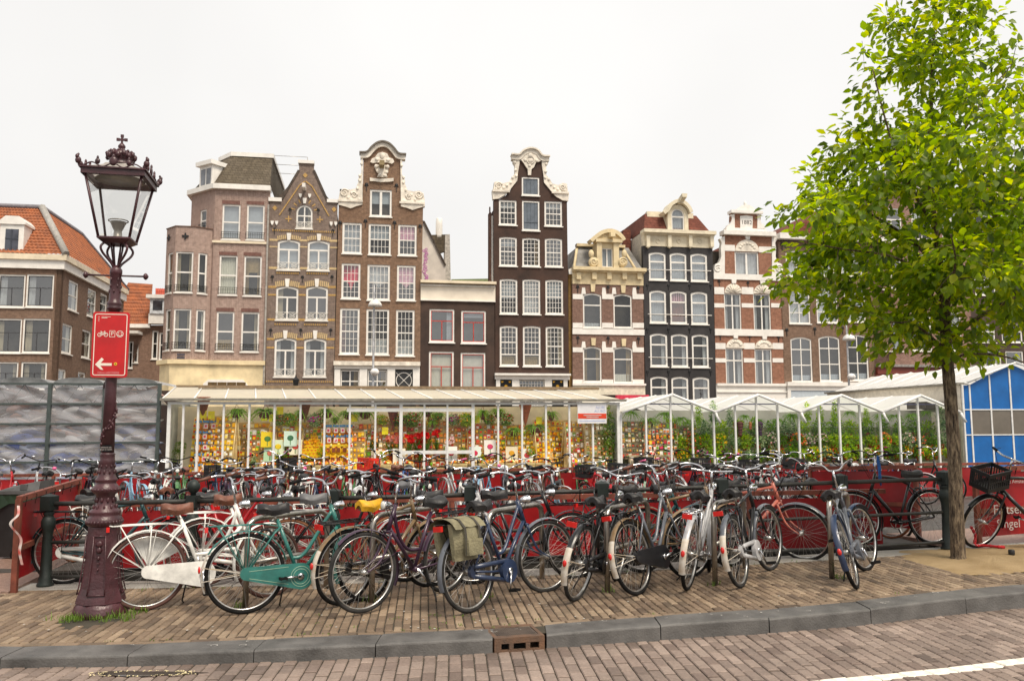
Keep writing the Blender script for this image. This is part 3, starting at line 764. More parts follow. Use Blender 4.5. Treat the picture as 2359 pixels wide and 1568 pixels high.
def ring_fn(m):
 m.torus(0.085, 0.006, 28, 6, (BB.x, -0.055, BB.z), rz=0.003)
 for i in range(5): a = 2 * pi * i / 5; m.tube([(BB.x, -0.055, BB.z), (BB.x + 0.085 * cos(a), -0.055, BB.z + 0.085 * sin(a))], 0.005, 4)
 for z in (0.083, -0.083): m.tube([(0, -0.055, WR + z * 0.4), (BB.x, -0.055, BB.z + z)], 0.0045, 4)
 m.lathe([(0.036, 0), (0.036, 0.006), (0.01, 0.008)], 14, M=Matrix.Translation((0, -0.058, WR)) @ Matrix.Rotation(pi / 2, 4, 'X'))
def crank_fn(a):
 def fn(m):
  d = Vector((cos(a), 0, sin(a))) * 0.17
  m.tube([BB + Vector((0, -0.10, 0)), BB + Vector((0, 0.06, 0))], 0.012, 8)
  m.tube([BB + Vector((0, -0.10, 0)), BB + d + Vector((0, -0.115, 0))], [0.012, 0.009], 6); m.tube([BB + Vector((0, 0.06, 0)), BB - d + Vector((0, 0.09, 0))], [0.012, 0.009], 6)
  m.lathe([(0.03, 0), (0.03, 0.01), (0.012, 0.014)], 12, M=Matrix.Translation((BB.x, -0.088, BB.z)) @ Matrix.Rotation(pi / 2, 4, 'X'))
 return fn
def pedal_fn(a, side):
 def fn(m):
  d = Vector((cos(a), 0, sin(a))) * (0.17 if side < 0 else -0.17); c = BB + d
  y = -0.165 if side < 0 else 0.14
  for dx in (-0.032, 0.018): m.box(c.x + dx, c.x + dx + 0.014, y - 0.045, y + 0.045, c.z - 0.012, c.z + 0.012)
  m.box(c.x - 0.018, c.x + 0.018, y - 0.043, y - 0.033, c.z - 0.008, c.z + 0.008); m.box(c.x - 0.018, c.x + 0.018, y + 0.033, y + 0.043, c.z - 0.008, c.z + 0.008)
  m.tube([(c.x, y - 0.05, c.z), (c.x, y + 0.05, c.z)], 0.006, 6)
 return fn
def stand_fn(m): m.tube([(0.36, 0.05, 0.29), (0.33, 0.16, 0.03), (0.35, 0.185, 0.0)], 0.0075, 6)
def hl_fn(m):
 M = Matrix.Translation((0.87, 0, 0.905)) @ Matrix.Rotation(pi / 2, 4, 'Y')
 m.lathe([(0.006, -0.075), (0.022, -0.06), (0.036, -0.02), (0.04, 0.015), (0.043, 0.02), (0.04, 0.026)], 14, M=M); m.tube([H1 - HAX * 0.02, (0.83, 0, 0.87), (0.85, 0, 0.89)], 0.007, 5)
def lens_fn(m): m.lathe([(0.036, 0.0265), (0.03, 0.031), (0.002, 0.034)], 14, M=Matrix.Translation((0.87, 0, 0.905)) @ Matrix.Rotation(pi / 2, 4, 'Y'))
def tl_fn(m): m.box(-0.352, -0.325, -0.045, 0.045, 0.715, 0.76)
def tl2_fn(m): m.blob((-0.385, 0, 0.40), (0.012, 0.02, 0.032), 8, 6)
def bell_fn(m): m.blob((0.73, 0.12, 1.165), (0.03, 0.03, 0.026), 10, 6)
def cable_fn(m):
 for y in (-1, 1): m.tube(smooth_pts([(0.60, 0.27 * y, 1.12), (0.78, 0.2 * y, 1.15), (0.90, 0.06 * y, 1.06), (0.86, 0.03 * y, 0.92), (0.80, 0.025 * y, 0.78)], 5), 0.0032, 4)
def coat_fn(m):
 for y in (0.075,):
  p = [(0.02, WR + 0.03)] + [(0.345 * cos(a), WR + 0.345 * sin(a)) for a in [radians(28 + 10 * i) for i in range(10)]]
  m.prism(p, y - 0.003, y + 0.003)
def lock_fn(m): m.torus(0.055, 0.011, 20, 8, (0.17, 0.0, 0.66), rz=0.011)
def bag_fn(m):
 for s_ in (-1, 1):
  m.smooth = True
  vs = []; n = 8
  for i in range(n + 1):
   t = i / n; z = 0.77 - 0.31 * t; bulge = 0.07 + 0.045 * sin(pi * min(1, t * 1.15)); x0, x1 = -0.29 + 0.03 * t, 0.08 - 0.045 * t
   for k in range(8):
    u = k / 7; vs.append((x0 + (x1 - x0) * u, s_ * (0.072 + bulge * (sin(pi * (0.12 + 0.76 * u))) + random.uniform(-0.004, 0.004)), z))
  m.add(vs, [(i * 8 + k, i * 8 + k + 1, i * 8 + 9 + k, i * 8 + 8 + k) for i in range(n) for k in range(7)])
  bk = [(v[0], s_ * 0.068, v[2]) for v in vs]; m.add(bk, [(i * 8 + k, i * 8 + k + 1, i * 8 + 9 + k, i * 8 + 8 + k) for i in range(n) for k in range(7)])
  o = len(m.v) - 2 * len(vs); e = [k for k in range(8)] + [i * 8 + 7 for i in range(1, n + 1)] + [n * 8 + k for k in range(6, -1, -1)] + [i * 8 for i in range(n - 1, 0, -1)]
  L2 = len(vs)
  for i in range(len(e)): m.add([m.v[o + e[i]], m.v[o + e[(i + 1) % len(e)]], m.v[o + L2 + e[(i + 1) % len(e)]], m.v[o + L2 + e[i]]], [(0, 1, 2, 3)])
 m.smooth = False; m.box(-0.2, -0.02, -0.215, -0.16, 0.5, 0.63)
 m.smooth = True; vs = []
 for i in range(11):
  y = -0.17 + 0.034 * i; z = 0.815 - 0.09 * abs(y / 0.17) ** 3
  for k in range(7): vs.append((-0.3 + 0.065 * k, y, z + (0.012 if k in (2, 4) else 0) + random.uniform(-0.004, 0.004)))
 m.add(vs, [(i * 7 + k, i * 7 + k + 1, i * 7 + 8 + k, i * 7 + 7 + k) for i in range(10) for k in range(6)])
def strap_fn(m):
 for x in (-0.2, -0.02):
  P = [(x, -0.185, 0.5), (x, -0.192, 0.62), (x, -0.185, 0.73), (x, -0.12, 0.80), (x, 0, 0.832), (x, 0.12, 0.80), (x, 0.185, 0.73)]
  for a, b in zip(P[:-1], P[1:]): m.quad((a[0] - 0.014, a[1], a[2] + 0.004), (a[0] + 0.014, a[1], a[2] + 0.004), (b[0] + 0.014, b[1], b[2] + 0.004), (b[0] - 0.014, b[1], b[2] + 0.004))
LENS = pm('lamp_lens', (0.75, 0.75, 0.7), 0.1, var=0.05)
REDLENS = pm('red_reflector', (0.55, 0.015, 0.012), 0.2, var=0.2, coat=0.5)
AMBER = pm('amber_reflector', (0.75, 0.2, 0.02), 0.25, coat=0.4)
WHITE_TAIL = pm('white_mudguard_tail', (0.68, 0.66, 0.62), 0.45, var=0.12, scale=9, col2=(0.42, 0.3, 0.16))
RIM_M = pm('wheel_rim', (0.56, 0.55, 0.53), 0.28, 0.9, var=0.2, scale=14)
SPOKE_M = pm('spoke_steel', (0.45, 0.43, 0.40), 0.35, 0.9, var=0.2)
def paint(name, c, rough=0.32): return pm('paint_' + name, c, rough, var=0.16, scale=9, coat=0.25, spec=0.5)
PAINT = {'white': paint('white', (0.74, 0.73, 0.69)), 'teal green': paint('teal', srgb('2c6a63')), 'dark teal': paint('dark_teal', srgb('27484c')), 'black': paint('black', (0.008, 0.008, 0.01)),
         'dark purple': paint('purple', srgb('3a2438')), 'bronze': paint('bronze', srgb('7a6448')), 'dark blue': paint('dark_blue', srgb('27344f')), 'silver': paint('silver', (0.42, 0.42, 0.43)),
         'salmon pink': paint('salmon', srgb('c4705f')), 'red': paint('red', srgb('a8121c')), 'grey': paint('grey', srgb('5c6068')), 'light blue': paint('light_blue', srgb('7fa6c0')),
         'blue': paint('blue', srgb('2458a0')), 'pink': paint('pink', srgb('d05a8a')), 'green': paint('green', srgb('3f6a3a')), 'orange': paint('orange', srgb('d8601c')), 'pale green': paint('pale_green', srgb('9fb8a0')), 'yellow': paint('yellow', srgb('c9a21c')), 'violet': paint('violet', srgb('5b4a92'))}
LEATHER = {'brown': pm('brown_leather', srgb('6b4232'), 0.5, var=0.2, scale=14, bump=0.2), 'black': pm('black_leather', (0.016, 0.015, 0.016), 0.48, var=0.2, scale=12, bump=0.2), 'yellow': pm('yellow_cover', srgb('d6a11a'), 0.55, var=0.15, scale=14), 'grey': pm('grey_leather', (0.12, 0.12, 0.125), 0.5), 'white': pm('white_bag_cover', (0.7, 0.72, 0.72), 0.35)}
TYRE = {'black': RUBBER, 'tan': pm('tan_rubber', srgb('8a5a3c'), 0.75), 'brown': pm('brown_rubber', srgb('4a2e26'), 0.75), 'grey': pm('grey_rubber', (0.028, 0.027, 0.026), 0.85, var=0.4, spec=0.2)}
CANVAS = pm('olive_canvas', srgb('7d775e'), 0.9, var=0.2, scale=9, bump=0.5, bscale=60)
CRATE = {'black': pm('black_plastic', (0.014, 0.014, 0.015), 0.5), 'red': pm('red_plastic', srgb('d8301c'), 0.45), 'green': pm('green_plastic', srgb('2c6a3a'), 0.5), 'blue': pm('blue_plastic', srgb('2a4f96'), 0.5)}
def bike(label, rear, heading, lean=0.0, kind='step', col='black', saddle='black', tyre='black', bars='swept', steer=0.0, case=None, case_col=None, guard=None, tail=False, rack=True, frack=False,
         crate=None, crate_rear=None, bag=False, coat=False, light=True, hi=True, crank=-0.6, group=None, grip='black', lines=False, rackm=None, barm=None, z=None, lock=False, size=1.03, bell=None, cover=None):
 x, y = rear[0], rear[1]
 r = empty('bicycle', (x, y, gz(x) if z is None else z)); r.rotation_euler = (lean, 0, heading); r.scale = (size, size, size)
 tag(r, label, 'bicycle', group or 'bicycles parked on the pavement')
 s = 10 if hi else 6; P = PAINT[col]; G = PAINT[guard] if guard else P
 S = Matrix.Translation(H0) @ Matrix.Rotation(steer, 4, HAX) @ Matrix.Translation(-H0)
 def add(name, key, fn, mat, par=r, M=None):
  o = obj(name, lib(key, fn), par, mat=mat)
  if M is not None: o.matrix_local = M
  return o
 q_ = 'h' if hi else 'l'
 add('frame', 'frame|' + kind + q_, frame_fn(kind, s), P)
 add('fork', 'fork|' + q_, fork_fn(s), P, M=S)
 for M in (Matrix.Translation((0, 0, WR)), S @ Matrix.Translation(FA)):
  M = M @ Matrix.Rotation(random.uniform(0, 6), 4, 'Y')
  wh = add('wheel', 'wheel|' + q_, rim_fn(48 if hi else 28, 6 if hi else 4), RIM_M, M=M)
  add('tyre', 'tyre|' + q_, tyre_fn(48 if hi else 28, 8 if hi else 6), TYRE[tyre], wh)
  add('spokes', 'spokes|' + q_, spokes_fn(32 if hi else 20), SPOKE_M, wh)
 g1 = add('rear_mudguard', 'rear_mudguard|' + ('t' if tail else 'n'), guard_fn(radians(15), radians(150 if tail else 200)), G, M=Matrix.Translation((0, 0, WR)))
 if tail: add('mudguard_tail', 'mudguard_tail', guard_fn(radians(150), radians(203), 8, 0.374, 0.031), WHITE_TAIL, g1)
 add('front_mudguard', 'front_mudguard', guard_fn(radians(45), radians(205)), G, M=S @ Matrix.Translation(FA))
 h_ = add('handlebar', 'handlebar|' + bars + q_, bar_fn(bars, s), barm or CHROME, M=S)
 gm = LEATHER['brown'] if grip == 'brown' else PAINT[grip] if grip in PAINT and grip != 'black' else RUBBER
 for y_ in (-1, 1): add('grip', 'grip|' + bars + str(y_), grip_fn(bars, y_), gm, h_)
 if bell: add('bell', 'bell', bell_fn, PAINT[bell] if bell in PAINT else CHROME, h_)
 sa_ = obj('saddle', lib('saddle|w', saddle_fn(1.0)), r, (0.23, 0, 0.885), (0, -0.05, 0), mat=LEATHER[saddle])
 add('saddle_springs', 'saddle_springs', springs_fn, DARK_METAL if not hi else STEEL, sa_)
 if case == 'full' or case == 'open':
  c_ = add('chain_case', 'chain_case|' + case, case_fn(case == 'full'), PAINT[case_col or col])
  if lines: add('case_lining', 'case_lining', caseline_fn, PAINT['pale green'], c_)
 else: add('chain_ring', 'chain_ring', ring_fn, STEEL)
 ck = add('crank', 'crank|%.2f' % crank, crank_fn(crank), CHROME)
 if hi:
  for y_ in (-1, 1): add('pedal', 'pedal|%.2f%d' % (crank, y_), pedal_fn(crank, y_), RUBBER, ck)
  add('kickstand', 'kickstand', stand_fn, DARK_METAL); add('brake_cables', 'brake_cables', cable_fn, RUBBER, M=S)
 if rack: add('rear_rack', 'rear_rack', rack_fn, rackm or (P if col in ('white', 'teal green') else STEEL if col == 'silver' else BLACK)); add('tail_light', 'tail_light', tl_fn, REDLENS)
 else: add('tail_light', 'tail_light|b', tl2_fn, REDLENS)
 if tail and hi: add('reflector', 'reflector|b', tl2_fn, REDLENS)
 if light:
  l_ = add('headlight', 'headlight', hl_fn, CHROME if hi else DARK_METAL, M=S); add('lens', 'lens', lens_fn, LENS, l_)
 if frack: add('front_rack', 'front_rack', frontrack_fn, rackm or P, M=S)
 if crate: add('front_crate', 'front_crate', crate_fn(0.90, 0.80), CRATE[crate], M=S)
 if crate_rear: add('rear_crate', 'rear_crate', crate_fn(-0.33, 0.775), CRATE[crate_rear])
 if bag:
  b_ = add('pannier', 'pannier', bag_fn, CANVAS); add('strap', 'strap', strap_fn, pm('dark_strap', (0.05, 0.045, 0.035), 0.8), b_)
 if coat: add('coat_guard', 'coat_guard', coat_fn, PAINT['white'])
 if lock: add('ring_lock', 'ring_lock', lock_fn, DARK_METAL)
 return r
def back(front, heading, n=1.1): return (front.x - n * cos(heading), front.y - n * sin(heading))
D = radians
GB = 'bicycles parked on the pavement'
def gxy(a, b): p = gp(a, b); return (p.x, p.y)
bike('dark teal bicycle with cream chain case behind the street lamp', gxy(145, 1345), D(4), 0.0, 'mens', 'dark teal', 'black', case='open', case_col='white', crank=0.2, lock=True)
bike('white swan-neck bicycle with brown saddle and white chain case beside the lamp', gxy(335, 1405), D(29), D(-1), 'swan', 'white', 'brown', 'brown', 'high', D(18), 'full', rack=True, coat=True, grip='brown', crank=-1.4)
bike('white step-through bicycle with front carrier behind the first bicycle stand', gxy(462, 1352), D(24), D(2), 'swan', 'white', 'brown', 'brown', 'swept', D(-8), 'open', frack=True, grip='brown', crank=0.4)
bike('red step-through bicycle with pale wheels behind the white swan-neck one', gxy(418, 1338), D(12), D(-4), 'step', 'red', 'black', 'grey', 'swept', D(20), None, guard='red', crank=1.0, rack=False)
bike('teal green roadster with lined green chain case and black saddle', gxy(563, 1413), D(26), D(-4), 'step', 'teal green', 'black', 'black', 'high', D(28), 'full', tail=True, lines=True, crank=pi, lock=True)
bike('dark step-through bicycle with tan tyres behind the teal green roadster', gxy(662, 1350), D(17), D(3), 'swan', 'black', 'grey', 'tan', 'swept', D(10), None, crank=0.8)
bike('bronze bicycle with mustard saddle cover and white mudguard tail', gxy(790, 1393), D(50), D(5), 'mens', 'bronze', 'yellow', 'black', 'flat', D(-14), 'open', case_col='black', tail=True, guard='bronze', crank=0.5)
e = gp(842, 1412)
bike('dark purple swan-neck bicycle with its bare front wheel towards the street', back(e, D(234)), D(234), D(-3), 'swan', 'dark purple', 'black', 'grey', 'swept', D(-12), None, rack=True, crank=0.9)
bike('dark blue bicycle with olive canvas pannier on its rear carrier', gxy(1085, 1410), D(51), D(-6), 'step', 'dark blue', 'black', 'grey', 'swept', D(-16), 'open', bag=True, guard='grey', crank=-1.9)
bike('black bicycle with wide front carrier against the railing behind the pannier bicycle', gxy(1090, 1345), D(14), D(-5), 'mens', 'black', 'black', 'black', 'swept', D(12), None, frack=True, crank=1.2)
bike('black bicycle with rusty white mudguard tail left of the fourth stand', gxy(1325, 1383), D(63), D(9), 'mens', 'black', 'black', 'grey', 'swept', D(8), 'open', tail=True, crank=0.5)
bike('dark grey bicycle with torn dark chain case right of the fourth stand', gxy(1470, 1370), D(52), D(-10), 'step', 'grey', 'black', 'black', 'high', D(-22), 'full', case_col='black', tail=True, guard='bronze', grip='brown', crank=0.2)
bike('silver bicycle with chrome carrier left of the fifth stand', gxy(1583, 1358), D(66), D(7), 'step', 'silver', 'black', 'black', 'flat', D(10), None, tail=True, guard='silver', crank=-0.4, rackm=CHROME)
bike('grey-cased black bicycle with blue strap right of the fifth stand', gxy(1708, 1352), D(58), D(-8), 'mens', 'black', 'black', 'grey', 'swept', D(-10), 'open', case_col='silver', tail=True, guard='grey', crank=-1.0)
e = gp(1838, 1286)
bike('salmon pink bicycle with its front wheel turned towards the street', back(e, D(4)), D(4), D(5), 'mens', 'salmon pink', 'black', 'grey', 'swept', D(-42), None, guard='grey', crank=0.9, light=False)
bike('grey hybrid bicycle with blue mudguards leaning at the sixth stand', gxy(1975, 1355), D(62), D(-15), 'mens', 'grey', 'black', 'black', 'high', D(-20), 'open', guard='dark blue', crank=-1.1, rack=False)
p = gp(2150, 1253)
nb = bike('matt black roadster with blue strap on its handlebar beside the young tree', (p.x, p.y), D(192), D(3), 'curved', 'black', 'black', 'black', 'flat', D(-14), None, rack=False, crank=pi + 0.1, light=False, lock=True)
e = gp(2262, 1262)
bike('matt black roadster carrying a black crate beyond the young tree', back(e, D(164)), D(164), D(-8), 'curved', 'black', 'brown', 'black', 'flat', D(38), None, crate='black', crank=0.3, light=False, rack=False)
bike('thin bronze bicycle squeezed behind the silver one at the railing', gxy(1480, 1318), D(18), D(4), 'mens', 'bronze', 'black', 'black', 'swept', D(14), None, crank=1.3)
for i, (a, b, hd, kd, cl, ty) in enumerate(((935, 1338, 20, 'step', 'silver', 'black'), (1400, 1322, 14, 'swan', 'dark teal', 'black'))):
 bike('%s bicycle wedged against the quay railing, %s of two from left' % (cl, ordinal([935, 1400].index(a))), gxy(a, b), D(hd), D((-1) ** i * 4), kd, cl, 'black', ty, 'swept', D(15 - 9 * (i % 4)), None, crank=0.9, group='bicycles wedged against the quay railing', light=i % 2 == 0)
# blue cloth strap knotted on the black roadster, red chain lock by the tree
m = MB(); t_ = Vector((0.78, 0.1, 1.11))
for k in range(3):
 P = [t_ + Vector((0.012 * k - 0.01, 0.02 * k, 0.02 - 0.006 * k)) + Vector((0.01 * sin(i * 1.3 + k), 0.012 * cos(i + k), -0.052 * i)) for i in range(8)]
 m.tube(P, [0.013, 0.016, 0.014, 0.017, 0.016, 0.018, 0.015, 0.008], 6)
o = m.build('cloth_strap', pm('blue_cloth', srgb('1f4f8c'), 0.85, var=0.2, scale=20), nb)
# ---------------------------------------------------------------- the bicycle barge behind the railing
BT = radians(9.35); bax = Vector((cos(BT), sin(BT), 0)); bno = Vector((-sin(BT), cos(BT), 0)); BO = Vector((0, 10.72, 0))
def bp_(u, v, z=0): return BO + bax * u + bno * v + Vector((0, 0, z))
RED = pm('red_tarpaulin', srgb('8c0a10'), 0.45, var=0.22, scale=1.6, bump=0.3, bscale=5, spec=0.5, detail=5)
RUST = pm('rust_red_frame', srgb('7a4030'), 0.6, 0.1, var=0.25, scale=6)
BW_ = 6.75
barge = empty('bicycle_barge', tuple(BO), BT)
tag(barge, 'long red-sided floating bicycle barge moored along the quay', 'barge')
m = MB(); m.box(-16, 16, 0.03, BW_ - 0.03, -1.3, -0.04); m.build('hull', pm('hull_steel', srgb('33302c'), 0.6, 0.2, bump=0.1), barge)
m = MB(); m.box(-15.98, 15.98, 0.06, BW_ - 0.06, -0.04, -0.02); m.build('deck', pm('deck_plate', srgb('4a4642'), 0.6, 0.3, var=0.25, scale=3, bump=0.3, bscale=60), barge)
def parapet(v, u0, u1, gaps=()):
 n = int((u1 - u0) / 2.05) + 1; st = (u1 - u0) / n
 for i in range(n):
  a = u0 + st * i; b = a + st
  if any(g0 < (a + b) / 2 < g1 for g0, g1 in gaps): continue
  mm = MB(); ns = 14; nz_ = 6; vs = []
  for k in range(ns + 1):
   for l in range(nz_ + 1):
    u = a + 0.06 + (b - a - 0.12) * k / ns; z = 0.0 + 0.66 * l / nz_
    w_ = 0.014 * sin(k * 0.9 + i * 2.1) * sin(l * 0.9 + i) + 0.008 * sin(k * 2.3 + l)
    vs.append((u, v + w_, z))
  mm.smooth = True; mm.add(vs, [(k * (nz_ + 1) + l, (k + 1) * (nz_ + 1) + l, (k + 1) * (nz_ + 1) + l + 1, k * (nz_ + 1) + l + 1) for k in range(ns) for l in range(nz_)])
  mm.build('tarpaulin_panel', RED, barge, fix=False)
  fm = MB(); fm.box(a - 0.025, a + 0.025, v - 0.03, v + 0.03, -0.1, 0.705); fm.build('upright', RUST, barge)
  fm = MB(); fm.box(a, b, v - 0.032, v + 0.032, 0.706, 0.765); fm.build('top_rail', RUST, barge)
  fm = MB()
  for k in range(7):
   u = a + 0.15 + (b - a - 0.3) * k / 6; fm.tube([(u - 0.05, v - 0.036, 0.64), (u, v - 0.04, 0.71), (u + 0.04, v - 0.034, 0.768), (u + 0.08, v + 0.036, 0.70)], 0.004, 4)
  fm.build('lacing', RUBBER, barge)
parapet(0.0, -4.75, 5.2); parapet(BW_, -15.5, 13.2);
for u0, u1 in ((-15.5, -7.0), (7.4, 15.5)): parapet(0.0, u0, u1)
WHITE_PRINT = pm('white_print', (0.5, 0.44, 0.42), 0.5, var=0.08)
text('lettering', 'Amsterdam', 0.17, WHITE_PRINT, barge, (-0.62, -0.035, 0.34))
pbx = MB();
for x0, x1, z0, z1 in ((4.55, 5.1, 0.08, 0.09), (4.55, 5.1, 0.40, 0.41), (4.55, 4.56, 0.09, 0.40), (5.09, 5.1, 0.09, 0.40)): pbx.box(x0, x1, -0.034, -0.028, z0, z1)
pbx.build('parking_sign_border', WHITE_PRINT, barge); text('parking_letter', 'P', 0.24, WHITE_PRINT, barge, (4.98, -0.035, 0.25))
for x0, x1, z0, z1 in ((-4.1, -3.75, 0.42, 0.44), (-4.1, -4.08, 0.15, 0.42)):
 pbx = MB(); pbx.box(x0, x1, -0.034, -0.028, z0, z1); pbx.build('print_line', WHITE_PRINT, barge)
cols = ['black'] * 3 + ['silver', 'grey', 'white', 'light blue', 'red'] + ['dark blue', 'silver', 'grey', 'red', 'white', 'light blue', 'blue', 'green', 'dark teal', 'bronze', 'pale green', 'dark purple', 'white', 'silver']
rnd = random.Random(21)
def barge_row(v0, u0, u1, step, side, name, zoff=0.0):
 u = u0; i = 0; tot = int((u1 - u0) / step)
 while u < u1:
  c = rnd.choice(cols); k = rnd.choice(['mens', 'step', 'swan', 'swan', 'step', 'curved']); sdl = rnd.choice(['black', 'black', 'black', 'brown', 'grey', 'black', 'white' if rnd.random() < 0.3 else 'black'])
  flip = rnd.random() < 0.28
  hd = BT + (pi / 2 if side > 0 else -pi / 2) + rnd.uniform(-0.28, 0.28) + (0.45 if side > 0 else 0.4) * (1 if rnd.random() < 0.5 else -0.3)
  if flip: hd += pi
  ln = rnd.uniform(-0.11, 0.11)
  cen = bp_(u, v0 + rnd.uniform(-0.12, 0.12)); rear = cen - Vector((cos(hd), sin(hd), 0)) * 0.55
  cr = None;
  if rnd.random() < 0.13: cr = 'black'
  kn = {'mens': 'crossbar', 'curved': 'roadster', 'step': 'step-through', 'swan': 'swan-neck'}[k]
  cw = {'front': ' with front crate', None: ''}['front' if cr else None]
  lab = f'{c} {kn} bicycle{cw}, {sdl} saddle, {ordinal(i)} from left in {name} barge row'
  bike(lab, (rear.x, rear.y), hd, ln, k, c, sdl, rnd.choice(['black', 'black', 'grey', 'tan']), rnd.choice(['swept', 'high', 'swept', 'swept', 'flat']), rnd.uniform(-0.5, 0.5), rnd.choice([None, 'open', 'full']), case_col='black' if rnd.random() < 0.6 else None,
             guard=rnd.choice([None, 'black', 'silver']), tail=rnd.random() < 0.4, rack=rnd.random() < 0.7, crate=cr, frack=bool(cr), light=rnd.random() < 0.7, hi=False, crank=rnd.choice([-0.6, 0.9]), group='bicycles in the ' + name + ' row of the barge',
             grip=rnd.choice(['black', 'black', 'brown', 'black', 'pink' if rnd.random() < 0.15 else 'black']), z=-0.02 + zoff, size=rnd.uniform(0.9, 0.98), bell=rnd.choice([None, None, 'pink' if rnd.random() < 0.3 else None, 'chrome']), barm=None if rnd.random() < 0.75 else BLACK)
  u += step * rnd.uniform(0.85, 1.2); i += 1
barge_row(1.2, -5.9, 6.4, 0.62, 1, 'near')
barge_row(3.7, -6.2, 7.6, 1.0, -1, 'middle')
barge_row(5.75, -8.2, 10.2, 0.5, -1, 'far', 0.0)
# the red shopping crate and sheeted saddles show on single bicycles
cen = bp_(-0.95, 5.3); bike('black roadster with bright red crate in the middle of the far barge row', (cen.x - 0.2, cen.y - 0.7), BT + 2.2, D(4), 'curved', 'black', 'brown', crate='red', frack=True, hi=False, z=-0.02, bars='high', group='bicycles in the far row of the barge')
cen = bp_(-3.55, 5.5); bike('grey step-through bicycle with black crate near the left end of far row', (cen.x, cen.y - 0.6), BT + 1.3, D(-4), 'step', 'grey', 'black', crate='black', frack=True, hi=False, z=-0.02, bars='high', group='bicycles in the far row of the barge')
# ================================================================== THE STREET LAMP
LAMP_M = pm('lamp_oxblood', srgb('432429'), 0.36, 0.0, var=0.28, scale=5, bump=0.2, bscale=50, spec=0.55, detail=7)
lb = gp(231, 1411); LX, LY, LZ = lb.x, lb.y, gz(lb.x)
lamp = tag(empty('street_lamp', (LX, LY, LZ), radians(12)), 'tall oxblood cast-iron street lamp with crowned square lantern and ornate base', 'street lamp')
def lz(vy): return zat(LX, LY, vy) - LZ
PXM = 0.00397
m = MB()
m.lathe([(0.236, -0.03), (0.236, lz(1404)), (0.226, lz(1399)), (0.222, lz(1393)), (0.205, lz(1386)), (0.17, lz(1379)), (0.165, lz(1377))], 28)
m.build('foot', LAMP_M, lamp)
# eight-sided flared plinth
m = MB(); m.smooth = False
m.lathe([(0.215, lz(1383)), (0.205, lz(1372)), (0.178, lz(1350)), (0.16, lz(1320)), (0.148, lz(1280)), (0.14, lz(1240)), (0.135, lz(1212)), (0.13, lz(1209))], 8, smooth=False, M=Matrix.Rotation(radians(22.5), 4, 'Z'))
plinth = m.build('plinth', LAMP_M, lamp)
for k in range(4):
 M = Matrix.Rotation(k * pi / 2, 4, 'Z'); mm = MB()
 for s_ in (-1, 1):
  P = [(s_ * 0.05, -0.137, lz(1230)), (s_ * 0.058, -0.15, lz(1290)), (s_ * 0.07, -0.175, lz(1345)), (s_ * 0.075, -0.19, lz(1362))]
  mm.tube([M @ Vector(p) for p in P], 0.006, 6)
 for z, w_, y in ((1230, 0.05, -0.137), (1362, 0.075, -0.19)): mm.tube([M @ Vector((-w_, y, lz(z))), M @ Vector((w_, y, lz(z)))], 0.006, 6)
 for (z, sx, sz) in ((1248, 0.03, 0.03), (1262, 0.024, 0.028), (1280, 0.014, 0.02), (1292, 0.01, 0.01), (1305, 0.008, 0.012)):
  mm.blob(tuple(M @ Vector((0, -0.141 - (z - 1240) * 0.00025, lz(z)))), (sx, 0.012, sz), 8, 5, 0.15, M=M.to_3x3())
 mm.build('plinth_panel', LAMP_M, plinth)
m = MB(); prof = [(0.128, lz(1211)), (0.15, lz(1207)), (0.158, lz(1200)), (0.155, lz(1193)), (0.135, lz(1188)), (0.13, lz(1183)), (0.138, lz(1179)), (0.132, lz(1174)), (0.095, lz(1168)), (0.082, lz(1158)), (0.078, lz(1146)), (0.084, lz(1138)), (0.108, lz(1134)),
     (0.122, lz(1129)), (0.12, lz(1122)), (0.095, lz(1115)), (0.082, lz(1110)), (0.098, lz(1106)), (0.094, lz(1102)), (0.076, lz(1096)), (0.07, lz(1080)), (0.066, lz(1065)), (0.07, lz(1062)), (0.064, lz(1058)), (0.062, lz(1048)), (0.066, lz(1045)), (0.057, lz(1042))]
m.lathe(prof, 26)
for k in range(30):
 a = 2 * pi * k / 30; m.blob((0.155 * cos(a), 0.155 * sin(a), lz(1200)), (0.011, 0.011, 0.018), 6, 4)
for k in range(20):
 a = 2 * pi * k / 20; m.blob((0.118 * cos(a), 0.118 * sin(a), lz(1126)), (0.012, 0.012, 0.012), 6, 4)
for k in range(10):
 a = 2 * pi * k / 10
 for r, z, s_ in ((0.083, 1150, 0.022), (0.075, 1086, 0.018), (0.071, 1073, 0.014), (0.1, 1166, 0.02)): m.blob((r * cos(a + z), r * sin(a + z), lz(z)), (s_ * 0.6, s_ * 0.6, s_ * 1.2), 6, 5, 0.1)
m.build('turned_collar', LAMP_M, lamp)
m = MB(); m.lathe([(0.056, lz(1044)), (0.052, lz(900)), (0.05, lz(715)), (0.066, lz(713)), (0.069, lz(709)), (0.058, lz(706)), (0.068, lz(702)), (0.066, lz(698)), (0.055, lz(694)), (0.05, lz(690)), (0.05, lz(633)), (0.056, lz(631)), (0.056, lz(622)), (0.045, lz(618)), (0.03, lz(612))], 20)
shaft = m.build('shaft', LAMP_M, lamp)
m = MB(); n = 120; z0, z1 = lz(1040), lz(880); P = []
for i in range(n):
 t = i / (n - 1); a = 2.2 + t * 7.2; P.append((0.058 * cos(a), 0.058 * sin(a), z0 + (z1 - z0) * t))
m.tube(P, 0.005, 5)
for i in range(2, n, 3):
 t = i / (n - 1); a = 2.2 + t * 7.2 + random.uniform(-0.5, 0.5); z = z0 + (z1 - z0) * t + random.uniform(-0.02, 0.02)
 m.blob((0.06 * cos(a), 0.06 * sin(a), z), (0.012, 0.012, random.uniform(0.012, 0.022)), 6, 4, 0.2)
